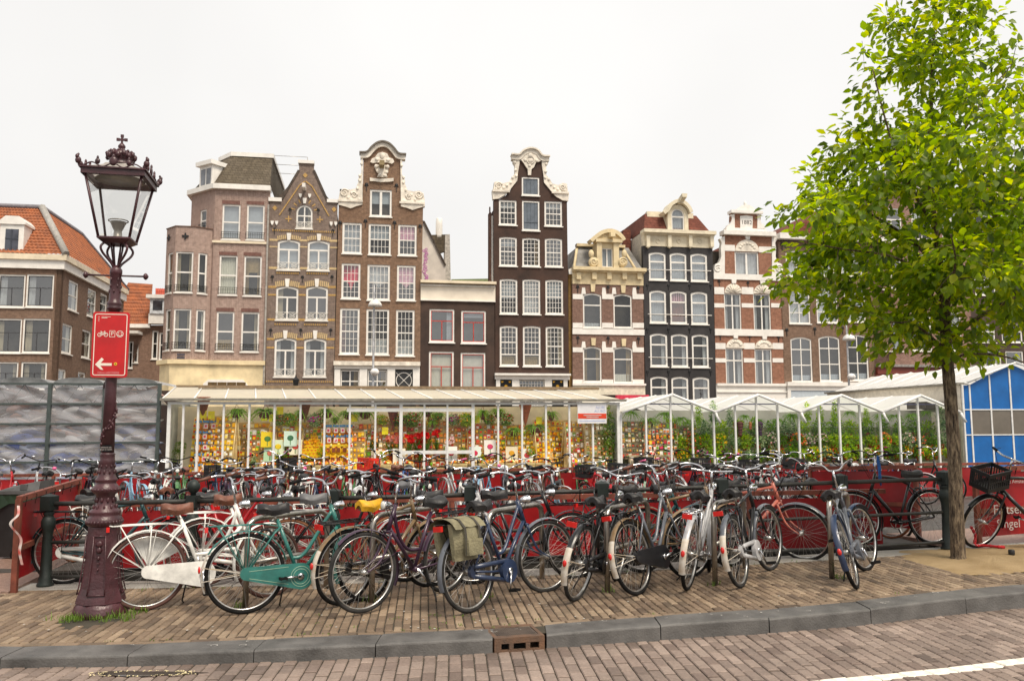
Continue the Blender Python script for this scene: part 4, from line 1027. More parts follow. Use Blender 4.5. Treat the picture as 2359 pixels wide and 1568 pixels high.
for zc in (660, 672, 645):
 for k in range(5): a = 2 * pi * k / 5 + zc; m.blob((0.051 * cos(a), 0.051 * sin(a), lz(zc)), (0.009, 0.009, 0.02), 6, 4)
m.build('vine_relief', LAMP_M, lamp)
m = MB(); m.tube([(-0.26, 0, lz(635)), (0.25, 0, lz(635))], 0.009, 8)
for s_ in (-1, 1): m.lathe([(0.01, 0), (0.022, 0.006), (0.034, 0.02), (0.03, 0.032), (0.012, 0.045), (0.001, 0.05)], 12, M=Matrix.Translation((s_ * 0.245, 0, lz(635))) @ Matrix.Rotation(s_ * pi / 2, 4, 'Y'))
m.build('ladder_bar', LAMP_M, lamp)
m = MB()
for k in range(4):
 a = pi / 4 + k * pi / 2; c, s_ = cos(a), sin(a)
 m.tube(smooth_pts([(0.03 * c, 0.03 * s_, lz(616)), (0.06 * c, 0.06 * s_, lz(606)), (0.14 * c, 0.14 * s_, lz(588)), (0.165 * c, 0.165 * s_, lz(575)), (0.135 * c, 0.135 * s_, lz(565)), (0.1 * c, 0.1 * s_, lz(562))], 4), 0.0115, 7)
 m.tube([(0.02 * c, 0.02 * s_, lz(620)), (0.055 * c, 0.055 * s_, lz(575)), (0.06 * c, 0.06 * s_, lz(560))], 0.009, 6)
m.build('bracket', LAMP_M, lamp)
b0, t0 = 0.135, 0.248; zb, zt = lz(556), lz(418)
m = MB(); m.add([(-b0 - 0.01, -b0 - 0.01, zb), (b0 + 0.01, -b0 - 0.01, zb), (b0 + 0.01, b0 + 0.01, zb), (-b0 - 0.01, b0 + 0.01, zb), (-0.1, -0.1, zb - 0.035), (0.1, -0.1, zb - 0.035), (0.1, 0.1, zb - 0.035), (-0.1, 0.1, zb - 0.035)], [(0, 1, 5, 4), (1, 2, 6, 5), (2, 3, 7, 6), (3, 0, 4, 7), (4, 5, 6, 7), (0, 3, 2, 1)])
m.box(-b0 - 0.015, b0 + 0.015, -b0 - 0.015, b0 + 0.015, zb, zb + 0.016)
for sx in (-1, 1):
 for sy in (-1, 1): m.tube([(sx * b0, sy * b0, zb), (sx * t0, sy * t0, zt)], 0.013, 6)
for k in range(4):
 M = Matrix.Rotation(k * pi / 2, 4, 'Z')
 m.box(-t0 - 0.03, t0 + 0.03, -t0 - 0.032, -t0 + 0.012, zt - 0.012, zt + 0.04, M=M); m.box(-t0 - 0.045, t0 + 0.045, -t0 - 0.048, -t0 - 0.02, zt + 0.041, zt + 0.056, M=M)
fr = m.build('lantern_frame', LAMP_M, lamp)
G_LANT = glass_mat('lantern_glass', (0.95, 0.95, 0.94), 0.06)
for k in range(4):
 M = Matrix.Rotation(k * pi / 2, 4, 'Z'); mm = MB()
 mm.quad(*[M @ Vector(p) for p in [(-b0, -b0, zb + 0.016), (b0, -b0, zb + 0.016), (t0, -t0, zt), (-t0, -t0, zt)]]); mm.build('pane', G_LANT, fr, fix=False)
m = MB(); t1 = t0 + 0.03
m.add([(-t1, -t1, zt + 0.05), (t1, -t1, zt + 0.05), (t1, t1, zt + 0.05), (-t1, t1, zt + 0.05), (-0.13, -0.13, zt + 0.125), (0.13, -0.13, zt + 0.125), (0.13, 0.13, zt + 0.125), (-0.13, 0.13, zt + 0.125), (-0.11, -0.11, zt + 0.15), (0.11, -0.11, zt + 0.15), (0.11, 0.11, zt + 0.15), (-0.11, 0.11, zt + 0.15)],
      [(0, 1, 5, 4), (1, 2, 6, 5), (2, 3, 7, 6), (3, 0, 4, 7), (4, 5, 9, 8), (5, 6, 10, 9), (6, 7, 11, 10), (7, 4, 8, 11), (8, 9, 10, 11)])
lroof = m.build('lantern_roof', translucent_mat('opal_roof', (0.6, 0.56, 0.52), 0.5), lamp)
m = MB(); m.lathe([(0.225, zt + 0.005), (0.215, zt + 0.012), (0.16, zt + 0.035), (0.02, zt + 0.04)], 28); m.build('reflector', pm('ribbed_reflector', (0.5, 0.47, 0.42), 0.4, 0.2), lamp)
m = MB(); m.lathe([(0.07, zb + 0.016), (0.06, zb + 0.03), (0.04, zb + 0.05), (0.035, zb + 0.1), (0.05, zb + 0.13), (0.062, zb + 0.16), (0.075, zb + 0.185), (0.075, zb + 0.19)], 18); m.torus(0.088, 0.006, 24, 6, (0, 0, 0));
for i in range(len(m.v) - 24 * 6, len(m.v)): x, y, z = m.v[i]; m.v[i] = (x, z, y + zb + 0.2)
m.build('gas_burner', pm('burner', (0.35, 0.33, 0.3), 0.4, 0.5), lamp)
# wavy cresting with leaf tips on each side, corner palmettes
crest = MB()
for k in range(4):
 M = Matrix.Rotation(k * pi / 2, 4, 'Z'); P = []
 for i in range(25):
  t = -1 + 2 * i / 24; P.append(M @ Vector((t * (t0 + 0.03), -t0 - 0.03, zt + 0.075 + 0.02 * cos(t * 3 * pi))))
 crest.tube(P, 0.007, 6)
 for t, s_ in ((-0.55, 0.75), (0, 1.15), (0.55, 0.75)):
  c = M @ Vector((t * t0, -t0 - 0.03, zt + 0.105 + 0.02 * (s_ - 0.75)))
  crest.blob(tuple(c), (0.032 * s_, 0.014, 0.04 * s_), 8, 6, M=M.to_3x3()); crest.blob(tuple(c + Vector((0, 0, 0.04 * s_))), (0.012, 0.01, 0.025), 6, 5)
 for dz, r, s_ in ((0.07, 0.035, 0.024), (0.1, 0.05, 0.028), (0.135, 0.058, 0.018), (0.155, 0.05, 0.011)):
  c = M @ Vector((-t0 - r, -t0 - r, zt + dz)); crest.blob(tuple(c), (s_, s_ * 0.7, s_ * 1.2), 8, 6)
crest.build('cresting', LAMP_M, lamp)
cm = MB(); zc = zt + 0.148
cm.lathe([(0.12, zc), (0.125, zc + 0.012), (0.1, zc + 0.03), (0.105, zc + 0.05), (0.125, zc + 0.085), (0.118, zc + 0.125), (0.075, zc + 0.15), (0.03, zc + 0.158), (0.024, zc + 0.175), (0.034, zc + 0.19), (0.034, zc + 0.205), (0.02, zc + 0.225), (0.009, zc + 0.235)], 20)
for k in range(16):
 a = 2 * pi * k / 16; cm.blob((0.122 * cos(a), 0.122 * sin(a), zc + 0.085 + 0.02 * (k % 2)), (0.022, 0.022, 0.03), 7, 5, 0.15); cm.blob((0.108 * cos(a), 0.108 * sin(a), zc + 0.132), (0.015, 0.015, 0.018), 6, 4)
cm.box(-0.009, 0.009, -0.009, 0.009, zc + 0.23, zc + 0.3); cm.box(-0.036, 0.036, -0.0085, 0.0085, zc + 0.258, zc + 0.278)
for x, z in ((-0.036, 0.268), (0.036, 0.268), (0, 0.305)): cm.box(x - 0.014, x + 0.014, -0.008, 0.008, zc + z - 0.014, zc + z + 0.014)
cm.build('crown_finial', LAMP_M, lamp)
# sticker on the shaft
st = MB(); zs = lz(1032); vs = []
for i in range(9):
 a = -pi / 2 - 0.75 + 1.5 * i / 8; vs += [(0.0585 * cos(a), 0.0585 * sin(a), zs - 0.03), (0.0585 * cos(a), 0.0585 * sin(a), zs + 0.03)]
st.add(vs, [(2 * i, 2 * i + 2, 2 * i + 3, 2 * i + 1) for i in range(8)]); sk = st.build('sticker', BLACK, shaft)
text('lettering', 'THE BOYS ARE', 0.014, WHITE_PRINT, sk, (0, -0.0605, zs + 0.009)); text('lettering', 'BACK IN TOWN', 0.014, WHITE_PRINT, sk, (0, -0.0605, zs - 0.011))
# red bicycle-parking sign strapped to the shaft
SIGN_RED = pm('sign_red', srgb('b80d10'), 0.35, var=0.12, scale=4, coat=0.2)
sg = tag(empty('parking_sign', (LX + 0.012, LY - 0.075, LZ + lz(870)), radians(12)), 'red bicycle parking sign with white arrow fixed to the street lamp', 'sign')
SW, SH = 0.322, lz(721) - lz(870)
def rrect(w_, h_, r, n=5, cx=0, cz=None):
 cz = h_ / 2 if cz is None else cz; P = []
 for sx, sz, a in ((1, 1, 0), (-1, 1, pi / 2), (-1, -1, pi), (1, -1, 1.5 * pi)):
  for i in range(n + 1): t = a + pi / 2 * i / n; P.append((cx + sx * (w_ / 2 - r) + r * cos(t), cz + sz * (h_ / 2 - r) + r * sin(t)))
 return P
m = MB(); m.prism(rrect(SW, SH, 0.025), 0, 0.018); m.build('panel', SIGN_RED, sg)
def ring_prism(m, A, B, y0, y1):
 n = len(A); vs = [(p[0], y0, p[1]) for p in A] + [(p[0], y0, p[1]) for p in B] + [(p[0], y1, p[1]) for p in A] + [(p[0], y1, p[1]) for p in B]
 fs = []
 for i in range(n):
  j = (i + 1) % n; fs += [(i, j, n + j, n + i), (2 * n + i, 2 * n + j, j, i), (n + i, n + j, 3 * n + j, 3 * n + i)]
 m.add(vs, fs)
SIGN_WHITE = pm('sign_cream', (0.78, 0.72, 0.62), 0.5, var=0.06)
m = MB(); ring_prism(m, rrect(SW - 0.036, SH - 0.036, 0.02, cz=SH / 2), rrect(SW - 0.05, SH - 0.05, 0.014, cz=SH / 2), -0.002, 0.0); m.build('border_line', SIGN_WHITE, sg)
m = MB()
ax, az = -SW / 2 + 0.038, 0.12
m.prism([(ax, az), (ax + 0.055, az + 0.066), (ax + 0.074, az + 0.048), (ax + 0.048, az + 0.014), (ax + 0.145, az + 0.014), (ax + 0.145, az - 0.01), (ax + 0.046, az - 0.01), (ax + 0.075, az - 0.05), (ax + 0.05, az - 0.046)], -0.002, 0)
m.build('arrow', SIGN_WHITE, sg)
def circ(m, cx, cz, R, r, n=20): ring_prism(m, arc(cx, cz, R, R, 0, 2 * pi, n)[:-1], arc(cx, cz, R - r, R - r, 0, 2 * pi, n)[:-1], -0.002, 0)
def bar(m, a, b, r):
 d = Vector((b[0] - a[0], b[1] - a[1])); d.normalize(); n_ = (-d.y * r, d.x * r)
 m.prism([(a[0] + n_[0], a[1] + n_[1]), (a[0] - n_[0], a[1] - n_[1]), (b[0] - n_[0], b[1] - n_[1]), (b[0] + n_[0], b[1] + n_[1])], -0.002, 0)
zi = SH * 0.665; m = MB(); bx_ = -0.07
circ(m, bx_ - 0.026, zi - 0.01, 0.019, 0.005); circ(m, bx_ + 0.03, zi - 0.01, 0.019, 0.005)
for a, b in (((-0.026, -0.01), (0.002, -0.01)), ((0.002, -0.01), (-0.014, 0.018)), ((-0.026, -0.01), (-0.012, 0.012)), ((-0.012, 0.012), (0.02, 0.012)), ((0.002, -0.01), (0.02, 0.012)), ((0.03, -0.01), (0.018, 0.022)), ((-0.02, 0.02), (-0.006, 0.02)), ((0.012, 0.023), (0.022, 0.023))): bar(m, (bx_ + a[0], zi + a[1]), (bx_ + b[0], zi + b[1]), 0.0024)
m.build('bicycle_symbol', SIGN_WHITE, sg)
m = MB(); c = (0.015, zi); ring_prism(m, rrect(0.05, 0.062, 0.003, 2, c[0], c[1]), rrect(0.042, 0.054, 0.002, 2, c[0], c[1]), -0.002, 0); m.build('parking_box', SIGN_WHITE, sg); text('parking_letter', 'P', 0.05, SIGN_WHITE, sg, (0.015, -0.001, zi))
m = MB(); circ(m, 0.082, zi, 0.031, 0.005); m.prism(arc(0.071, zi + 0.009, 0.004, 0.006, 0, 2 * pi, 8)[:-1], -0.002, 0); m.prism(arc(0.093, zi + 0.009, 0.004, 0.006, 0, 2 * pi, 8)[:-1], -0.002, 0)
A_ = arc(0.082, zi - 0.002, 0.021, 0.018, pi, 2 * pi, 12); B_ = arc(0.082, zi - 0.002, 0.015, 0.012, 2 * pi, pi, 12); m.prism(A_ + B_, -0.002, 0); m.build('smiling_face_symbol', SIGN_WHITE, sg)
for k in range(3): text('city_cross', 'x', 0.022, SIGN_WHITE, sg, (-0.108, -0.001, SH - 0.05 - 0.017 * k))
m = MB(); m.box(-0.085, -0.005, -0.0015, 0, SH - 0.048, SH - 0.045); m.box(-0.085, -0.035, -0.0015, 0, SH - 0.06, SH - 0.055); m.build('small_print', SIGN_WHITE, sg)
m = MB(); m.prism(arc(0.055, 0.128, 0.014, 0.014, 0, 2 * pi, 14)[:-1], -0.0025, 0); ys = m.build('round_sticker', pm('yellow_sticker', srgb('d8b020'), 0.5), sg)
m = MB(); m.prism(arc(0.055, 0.128, 0.006, 0.006, 0, 2 * pi, 10)[:-1], -0.004, -0.0026); m.build('sticker_centre', pm('olive_dot', srgb('4a4a20'), 0.5), ys)
m = MB(); m.prism([(-0.1, 0.028), (-0.1, 0.055), (-0.03, 0.05), (0.02, 0.056), (0.09, 0.054), (0.09, 0.03)], -0.0012, 0); m.build('faded_patch', pm('faded_print', srgb('c0696a'), 0.6, col2=srgb('b02a2c'), scale=30), sg)
for z in (0.12, SH - 0.12):
 m = MB(); m.torus(0.056, 0.004, 24, 5, (0, 0, 0), rz=0.012); m.v = [(x - 0.0, zz + 0.075, y + z) for x, y, zz in m.v]; m.build('clamp', STEEL, sg)
# grass tufts round the lamp foot, in joints and by the stands
GRASS = attr_mat('grass_blades', 0.6, 0.35, 1.2)
gm_ = MB()
def tuft(x, y, n, h, sp):
 for i in range(n):
  a = random.uniform(0, 2 * pi); r = sp * sqrt(random.random()); bx, by = x + r * cos(a), y + r * sin(a); l = h * random.uniform(0.4, 1.1); t = random.uniform(0.2, 0.9) * l
  b = random.uniform(0, 2 * pi); wx, wy = 0.0035 * cos(b + 1.57), 0.0035 * sin(b + 1.57); z = gz(bx)
  g = random.uniform(0.7, 1.3); gm_.cur = (0.13 * g, 0.22 * g, 0.03 * g)
  p1 = (bx + t * 0.4 * cos(b), by + t * 0.4 * sin(b), z + l * 0.6); p2 = (bx + t * cos(b), by + t * sin(b), z + l)
  gm_.add([(bx - wx, by - wy, z), (bx + wx, by + wy, z), (p1[0] + wx * 0.7, p1[1] + wy * 0.7, p1[2]), (p1[0] - wx * 0.7, p1[1] - wy * 0.7, p1[2]), p2], [(0, 1, 2, 3), (3, 2, 4)])
for i in range(20):
 a = random.uniform(-2.6, 0.2); r = 0.245 + random.random() ** 2 * 0.16; tuft(LX + r * cos(a), LY + r * sin(a), random.randint(4, 18), random.uniform(0.03, 0.08), 0.05)
for i in range(8): p = gp(random.uniform(150, 300), random.uniform(1418, 1432)); tuft(p.x, p.y, 20, 0.06, 0.05)
for p in RACKS:
 for i in range(2): tuft(p.x + random.uniform(-0.1, 0.1), p.y + random.uniform(-0.06, 0.06), 12, 0.07, 0.05)
for i in range(26):
 p = gp(random.uniform(600, 1250), random.uniform(1415, 1450)); tuft(p.x, p.y, 4, 0.02, 0.03)
for i in range(26):
 x = random.uniform(-4, 4.5); tuft(x, quay_front(x) - random.uniform(0, 0.15), 6, 0.035, 0.06)
for i in range(12):
 x = random.uniform(-3.5, 4); tuft(x, kerb_front(x) + KW + 0.085, 5, 0.02, 0.04)
sp_ = MB()
for i in range(90):
 p = gp(random.uniform(20, 2050), random.uniform(1360, 1460)); r = random.uniform(0.004, 0.011)
 if p.y > kerb_front(p.x) + 0.06: sp_.add([(p.x + r * cos(k), p.y + 1.4 * r * sin(k), gz(p.x) + 0.0085) for k in range(6)], [tuple(range(6))])
for i in range(26):
 x = random.uniform(-3, 4.3); y = kerb_front(x) + random.uniform(0.09, 0.28); R2 = random.uniform(0.012, 0.03); a0 = random.uniform(0, 6); n = random.randint(4, 9)
 for k in range(n):
  a = a0 + k * 0.6; b = a + 0.6; q2 = [(x + R2 * s_ * cos(t), y + R2 * s_ * sin(t), gz(x) + 0.0095) for t, s_ in ((a, 1), (b, 1), (b, 0.8), (a, 0.8))]; sp_.add(q2, [(0, 1, 2, 3)])
tag(sp_.build('gum_spots', pm('pale_gum', (0.42, 0.4, 0.37), 0.8), fix=False), 'pale chewing gum spots and scuffs on pavement and kerb', 'litter', kind='stuff')
tag(gm_.build('grass', GRASS, fix=False), 'small grass tufts and weeds in the pavement joints', 'grass', kind='stuff')
# ================================================================== GANGWAYS, BIN AND SMALL THINGS
CHECK = pm('checker_plate', srgb('9a7f72'), 0.5, 0.3, var=0.15, scale=30, bump=0.6, bscale=70)
def side_panel(root, x0, y0, x1, y1, z0, z1, lett=None):
 d = Vector((x1 - x0, y1 - y0, 0)); Ln = d.length; M = Matrix.Translation((x0, y0, 0)) @ Matrix.Rotation(atan2(d.y, d.x), 4, 'Z')
 mm = MB(); ns, nz_ = 12, 8; vs = []
 for k in range(ns + 1):
  for l in range(nz_ + 1):
   u = 0.03 + (Ln - 0.06) * k / ns; f = u / Ln; z = z0 + (z1 - z0) * f + 0.12 + 0.8 * l / nz_
   vs.append(M @ Vector((u, 0.012 * sin(k * 0.8) * sin(l * 0.8) + 0.006 * sin(k * 2 + l), z)))
 mm.smooth = True; mm.add(vs, [(k * (nz_ + 1) + l, (k + 1) * (nz_ + 1) + l, (k + 1) * (nz_ + 1) + l + 1, k * (nz_ + 1) + l + 1) for k in range(ns) for l in range(nz_)])
 mm.build('tarpaulin_panel', RED, root, fix=False)
 for u, f in ((0, 0), (Ln, 1)):
  pz = z0 + (z1 - z0) * f; fm = MB(); fm.box(u - 0.028, u + 0.028, -0.028, 0.028, pz - 0.02, pz + 0.965, M=M); fm.build('upright', RUST, root)
 for h_ in (0.97, 0.45):
  fm = MB(); a, b = M @ Vector((0 if h_ > 0.9 else 0.029, 0, z0 + h_)), M @ Vector((Ln if h_ > 0.9 else Ln - 0.029, 0, z1 + h_)); dd = (b - a).normalized(); sd_ = Vector((0, 0, 1)).cross(dd).normalized() * 0.03
  uu = dd.cross(sd_).normalized() * 0.028; fm.add([a - sd_ - uu, a + sd_ - uu, a + sd_ + uu, a - sd_ + uu, b - sd_ - uu, b + sd_ - uu, b + sd_ + uu, b - sd_ + uu], [(0, 1, 2, 3), (4, 5, 6, 7), (0, 1, 5, 4), (1, 2, 6, 5), (2, 3, 7, 6), (3, 0, 4, 7)])
  fm.build('top_rail' if h_ > 0.9 else 'middle_rail', RUST, root)
 fm = MB()
 for k in range(7):
  u = 0.1 + (Ln - 0.2) * k / 6; z = z0 + (z1 - z0) * u / Ln + 0.97
  fm.tube([M @ Vector(p) for p in [(u - 0.03, -0.034, z - 0.09), (u, -0.04, z), (u + 0.02, 0, z + 0.034), (u + 0.05, 0.036, z - 0.06)]], 0.004, 4)
 fm.build('lacing', RUBBER, root)
 return M
gl = tag(empty('gangway', (0, 0, 0)), 'red-sided sloping gangway at the left end of the bicycle barge', 'gangway')
a = gp(32, 1364); side_panel(gl, a.x, a.y, a.x - 0.28, a.y + 1.75, gz(a.x), 0.0)
side_panel(gl, a.x - 1.45, a.y + 0.5, a.x - 1.62, a.y + 2.0, -0.02, 0.05)
m = MB(); m.add([(a.x - 0.03, a.y - 0.05, gz(a.x) + 0.02), (a.x - 1.45, a.y - 0.05, gz(a.x) + 0.02), (a.x - 1.7, a.y + 1.95, 0.0), (a.x - 0.3, a.y + 1.75, 0.0), (a.x - 0.03, a.y - 0.05, gz(a.x) - 0.04), (a.x - 1.45, a.y - 0.05, gz(a.x) - 0.04), (a.x - 1.7, a.y + 1.95, -0.06), (a.x - 0.3, a.y + 1.75, -0.06)], [(0, 1, 2, 3), (7, 6, 5, 4), (0, 4, 5, 1), (1, 5, 6, 2), (2, 6, 7, 3), (3, 7, 4, 0)])
m.build('ramp', CHECK, gl)
# frayed barrier tape hanging on the gangway post
m = MB(); P = smooth_pts([(a.x + 0.02, a.y - 0.04, 0.83), (a.x + 0.05, a.y - 0.09, 0.74), (a.x - 0.03, a.y - 0.08, 0.64), (a.x + 0.08, a.y - 0.07, 0.5), (a.x + 0.07, a.y - 0.06, 0.36), (a.x + 0.1, a.y - 0.05, 0.22)], 6)
for p, q_ in zip(P[:-1], P[1:]): m.quad(p + Vector((-0.015, 0, 0)), p + Vector((0.02, -0.01, 0)), q_ + Vector((0.02, -0.01, 0)), q_ + Vector((-0.015, 0, 0)))
m.build('barrier_tape', pm('barrier_tape', (0.75, 0.7, 0.66), 0.5, col2=(0.6, 0.08, 0.06), scale=14, detail=0), gl, fix=False)
grr = tag(empty('gangway'), 'red-sided gangway with white lettering beyond the young tree', 'gangway')
e1 = gp(2282, 1268)
M = side_panel(grr, e1.x + 0.05, e1.y + 0.35, e1.x + 1.75, e1.y + 0.75, gz(e1.x), gz(e1.x) + 0.06)
rzp = atan2(0.4, 1.7)
def onp(u, z): v_ = M @ Vector((u, -0.03, gz(e1.x) + z)); return tuple(v_)
text('lettering', 'Fietsenstalling', 0.17, WHITE_PRINT, grr, onp(0.22, 0.46), (pi / 2, 0, rzp), 'LEFT'); text('lettering', 'Singel', 0.16, WHITE_PRINT, grr, onp(0.26, 0.28), (pi / 2, 0, rzp), 'LEFT'); text('lettering', 'Gemeente Amsterdam', 0.07, WHITE_PRINT, grr, onp(0.22, 0.82), (pi / 2, 0, rzp), 'LEFT')
m = MB(); x0, y0 = e1.x - 0.05, e1.y + 0.15; m.add([(x0, y0, gz(x0) + 0.01), (x0 + 1.8, y0 + 0.1, gz(x0) + 0.03), (x0 + 1.9, y0 + 2.6, 0.06), (x0 - 0.2, y0 + 2.2, 0.0), (x0, y0, gz(x0) - 0.05), (x0 + 1.8, y0 + 0.1, gz(x0) - 0.03), (x0 + 1.9, y0 + 2.6, 0.0), (x0 - 0.2, y0 + 2.2, -0.06)], [(0, 1, 2, 3), (7, 6, 5, 4), (0, 4, 5, 1), (1, 5, 6, 2), (2, 6, 7, 3), (3, 7, 4, 0)])
m.build('ramp', CHECK, grr)
e2 = gp(2180, 1250); grl = grr
side_panel(grl, e2.x - 0.1, e2.y + 0.55, e2.x - 1.1, e2.y + 1.9, gz(e2.x), 0.0)
# wheeled bin with green bag at the left end of the barge
bn = vp(62, 1130, 10.9, 0.0); bn = tag(empty('wheeled_bin', (bn.x, bn.y, -0.02), radians(8)), 'dark wheeled bin with green bag hanging out under its lid', 'bin')
m = MB(); m.add([(-0.2, -0.2, 0.04), (0.2, -0.2, 0.04), (0.2, 0.2, 0.04), (-0.2, 0.2, 0.04), (-0.26, -0.26, 0.82), (0.26, -0.26, 0.82), (0.26, 0.26, 0.82), (-0.26, 0.26, 0.82)], [(0, 1, 5, 4), (1, 2, 6, 5), (2, 3, 7, 6), (3, 0, 4, 7), (0, 3, 2, 1)]); m.build('body', CRATE['black'], bn)
m = MB(); m.box(-0.29, 0.29, -0.29, 0.29, 0.83, 0.87); m.add([(-0.24, -0.25, 0.87), (0.24, -0.25, 0.87), (0.24, 0.26, 0.87), (-0.24, 0.26, 0.87), (-0.1, -0.2, 0.92), (0.24, -0.2, 0.99), (0.24, 0.24, 0.99), (-0.1, 0.24, 0.92)], [(0, 1, 5, 4), (1, 2, 6, 5), (2, 3, 7, 6), (3, 0, 4, 7), (4, 5, 6, 7)]); m.box(0.02, 0.1, -0.254, -0.22, 0.88, 0.95); m.build('lid', pm('grey_plastic', (0.07, 0.07, 0.07), 0.5), bn)
m = MB(); vs = []
for i in range(25):
 t = i / 24 * 4; k = int(min(t, 3.999)); f = t - k; c4 = [(-0.275, -0.275), (0.275, -0.275), (0.275, 0.275), (-0.275, 0.275), (-0.275, -0.275)]; x = c4[k][0] * (1 - f) + c4[k + 1][0] * f; y = c4[k][1] * (1 - f) + c4[k + 1][1] * f
 vs += [(x, y, 0.83), (x * (1.02 + 0.04 * sin(i * 2.1)), y * (1.02 + 0.04 * sin(i * 1.7)), 0.72 - 0.05 * sin(i * 1.9) - 0.04 * sin(i * 0.7))]
m.add(vs, [(2 * i, 2 * i + 2, 2 * i + 3, 2 * i + 1) for i in range(24)]); m.build('bin_bag', pm('green_film', srgb('1d3320'), 0.4), bn, fix=False)
for s_ in (-1, 1):
 m = MB(); m.torus(0.06, 0.02, 14, 6, (0, 0.2 * s_, 0.07)); m.build('wheel', RUBBER, bn)
# parking meter-like stub and red chain lock on the sand
p = gp(2330, 1283); m = MB(); m.lathe([(0.035, -0.02), (0.035, 0.07), (0.03, 0.08), (0.001, 0.082)], 14); o = m.build('drain_stub', CRATE['black']); o.location = (p.x, p.y, gz(p.x) + 0.01); tag(o, 'short black plastic pipe stub standing in the sandy tree bed', 'pipe')
m = MB(); p0 = gp(2245, 1262); p1 = gp(2300, 1266)
P = smooth_pts([(p0.x - 0.03, p0.y, gz(p0.x) + 0.26), (p0.x + 0.0, p0.y - 0.03, gz(p0.x) + 0.16), (p0.x - 0.02, p0.y - 0.04, gz(p0.x) + 0.05), (p0.x + 0.08, p0.y - 0.03, gz(p0.x) + 0.04), (p1.x, p1.y, gz(p1.x) + 0.04), (p1.x + 0.06, p1.y, gz(p1.x) + 0.035)], 6)
m.tube(P, 0.017, 7)
for p in P[::3]: m.blob(tuple(p), 0.022, 7, 5, 0.1)
tag(m.build('chain_lock', pm('red_fabric_sleeve', srgb('b01420'), 0.7, var=0.2)), 'red sleeved chain lock lying on the sand right of the tree trunk', 'lock')
# ================================================================== THE YOUNG TREE
tb = gp(2208, 1288); TX, TY, TZ = tb.x, tb.y, gz(tb.x)
tree = tag(empty('tree', (TX, TY, TZ)), 'young broad-leaved street tree with bright green crown in a sandy bed', 'tree')
trnd = random.Random(5)
def tp(vx, vy, dy=0.0):
 p = vp(vx, vy, TY + dy, 0.0); return p - Vector((TX, TY, TZ))
nodesT = []   # (point, radius)
segsT = MB()
def limb(pts, r0, r1, seg=7, sub=5):
 P = smooth_pts(pts, sub); n = len(P); rr = [r0 + (r1 - r0) * (i / (n - 1)) ** 0.8 for i in range(n)]
 segsT.tube(P, rr, seg)
 nodesT.extend((p, r) for p, r in zip(P, rr))
 return P
bark, bt_, bp0 = nodes('bark')
tcb = bt_.nodes.new('ShaderNodeTexCoord'); mpb = bt_.nodes.new('ShaderNodeMapping'); mpb.inputs['Scale'].default_value = (1, 1, 0.22); nb1 = bt_.nodes.new('ShaderNodeTexNoise'); nb1.inputs['Scale'].default_value = 38; nb1.inputs['Detail'].default_value = 7; nb1.inputs['Roughness'].default_value = 0.7
crb = bt_.nodes.new('ShaderNodeValToRGB')
for q_, c in zip((0.36, 0.5, 0.66), ('261d16', '655646', '9c8a70')):
 e_ = crb.color_ramp.elements[0] if q_ == 0.36 else crb.color_ramp.elements[-1] if q_ == 0.66 else crb.color_ramp.elements.new(q_); e_.position = q_; e_.color = (*srgb(c), 1)
bpb = bt_.nodes.new('ShaderNodeBump'); bpb.inputs['Distance'].default_value = 0.03
for a_, b_ in ((tcb.outputs['Object'], mpb.inputs[0]), (mpb.outputs[0], nb1.inputs['Vector']), (nb1.outputs['Fac'], crb.inputs[0]), (crb.outputs[0], bp0.inputs['Base Color']), (nb1.outputs['Fac'], bpb.inputs['Height']), (bpb.outputs[0], bp0.inputs['Normal'])): bt_.links.new(a_, b_)
bp0.inputs['Roughness'].default_value = 0.95
tm = MB()
tpts = smooth_pts([tp(2208, 1296), tp(2206, 1270), tp(2203, 1180), tp(2198, 1060), tp(2190, 930), tp(2183, 850), tp(2178, 780), tp(2175, 690)], 5)
rr = []
for i in range(len(tpts)):
 t = i / (len(tpts) - 1); rr.append(0.083 - 0.022 * t + 0.04 * max(0, 1 - t * 9))
tm.tube(tpts, rr, 26)
for i, (x, y, z) in enumerate(tm.v):
 k = 1 + 0.09 * sin(x * 90 + z * 7) * sin(z * 31 + y * 80); tm.v[i] = (x * k + (1 - k) * 0, y, z)
tm.build('trunk', bark, tree)
nodesT.extend((p, 0.05) for p in tpts[-12:])
limb([tp(2175, 700), tp(2195, 614, .1), tp(2214, 538, .2), tp(2250, 440, .35), tp(2290, 330, .5)], 0.045, 0.012)
limb([tp(2175, 700), tp(2165, 614, -.1), tp(2150, 500, -.1), tp(2140, 380, -.05), tp(2145, 230, 0), tp(2150, 90, 0.1), tp(2160, -20, 0.1)], 0.05, 0.01)
limb([tp(2195, 779), tp(2231, 746, -.2), tp(2296, 706, -.4), tp(2380, 665, -.6), tp(2500, 600, -.8)], 0.035, 0.012)
limb([tp(2190, 831), tp(2230, 815, -.1), tp(2313, 821, -.3), tp(2400, 850, -.5)], 0.018, 0.008)
limb([tp(2172, 802), tp(2112, 752, -.25), tp(2040, 740, -.5)], 0.022, 0.008)
limb([tp(2174, 690), tp(2119, 627, -.2), tp(2050, 590, -.4), tp(1950, 575, -.6), tp(1860, 560, -.7)], 0.028, 0.007)
limb([tp(2166, 620), tp(2080, 540, .1), tp(1980, 480, .1), tp(1880, 430, .1)], 0.024, 0.007)
limb([tp(2150, 520), tp(2080, 400, -.2), tp(2040, 280, -.3), tp(2010, 160, -.3)], 0.022, 0.007)
limb([tp(2205, 570), tp(2290, 500, -.3), tp(2390, 420, -.6)], 0.022, 0.007)
limb([tp(2178, 740), tp(2150, 690, .6), tp(2120, 610, 1.2), tp(2080, 560, 1.7)], 0.024, 0.007)
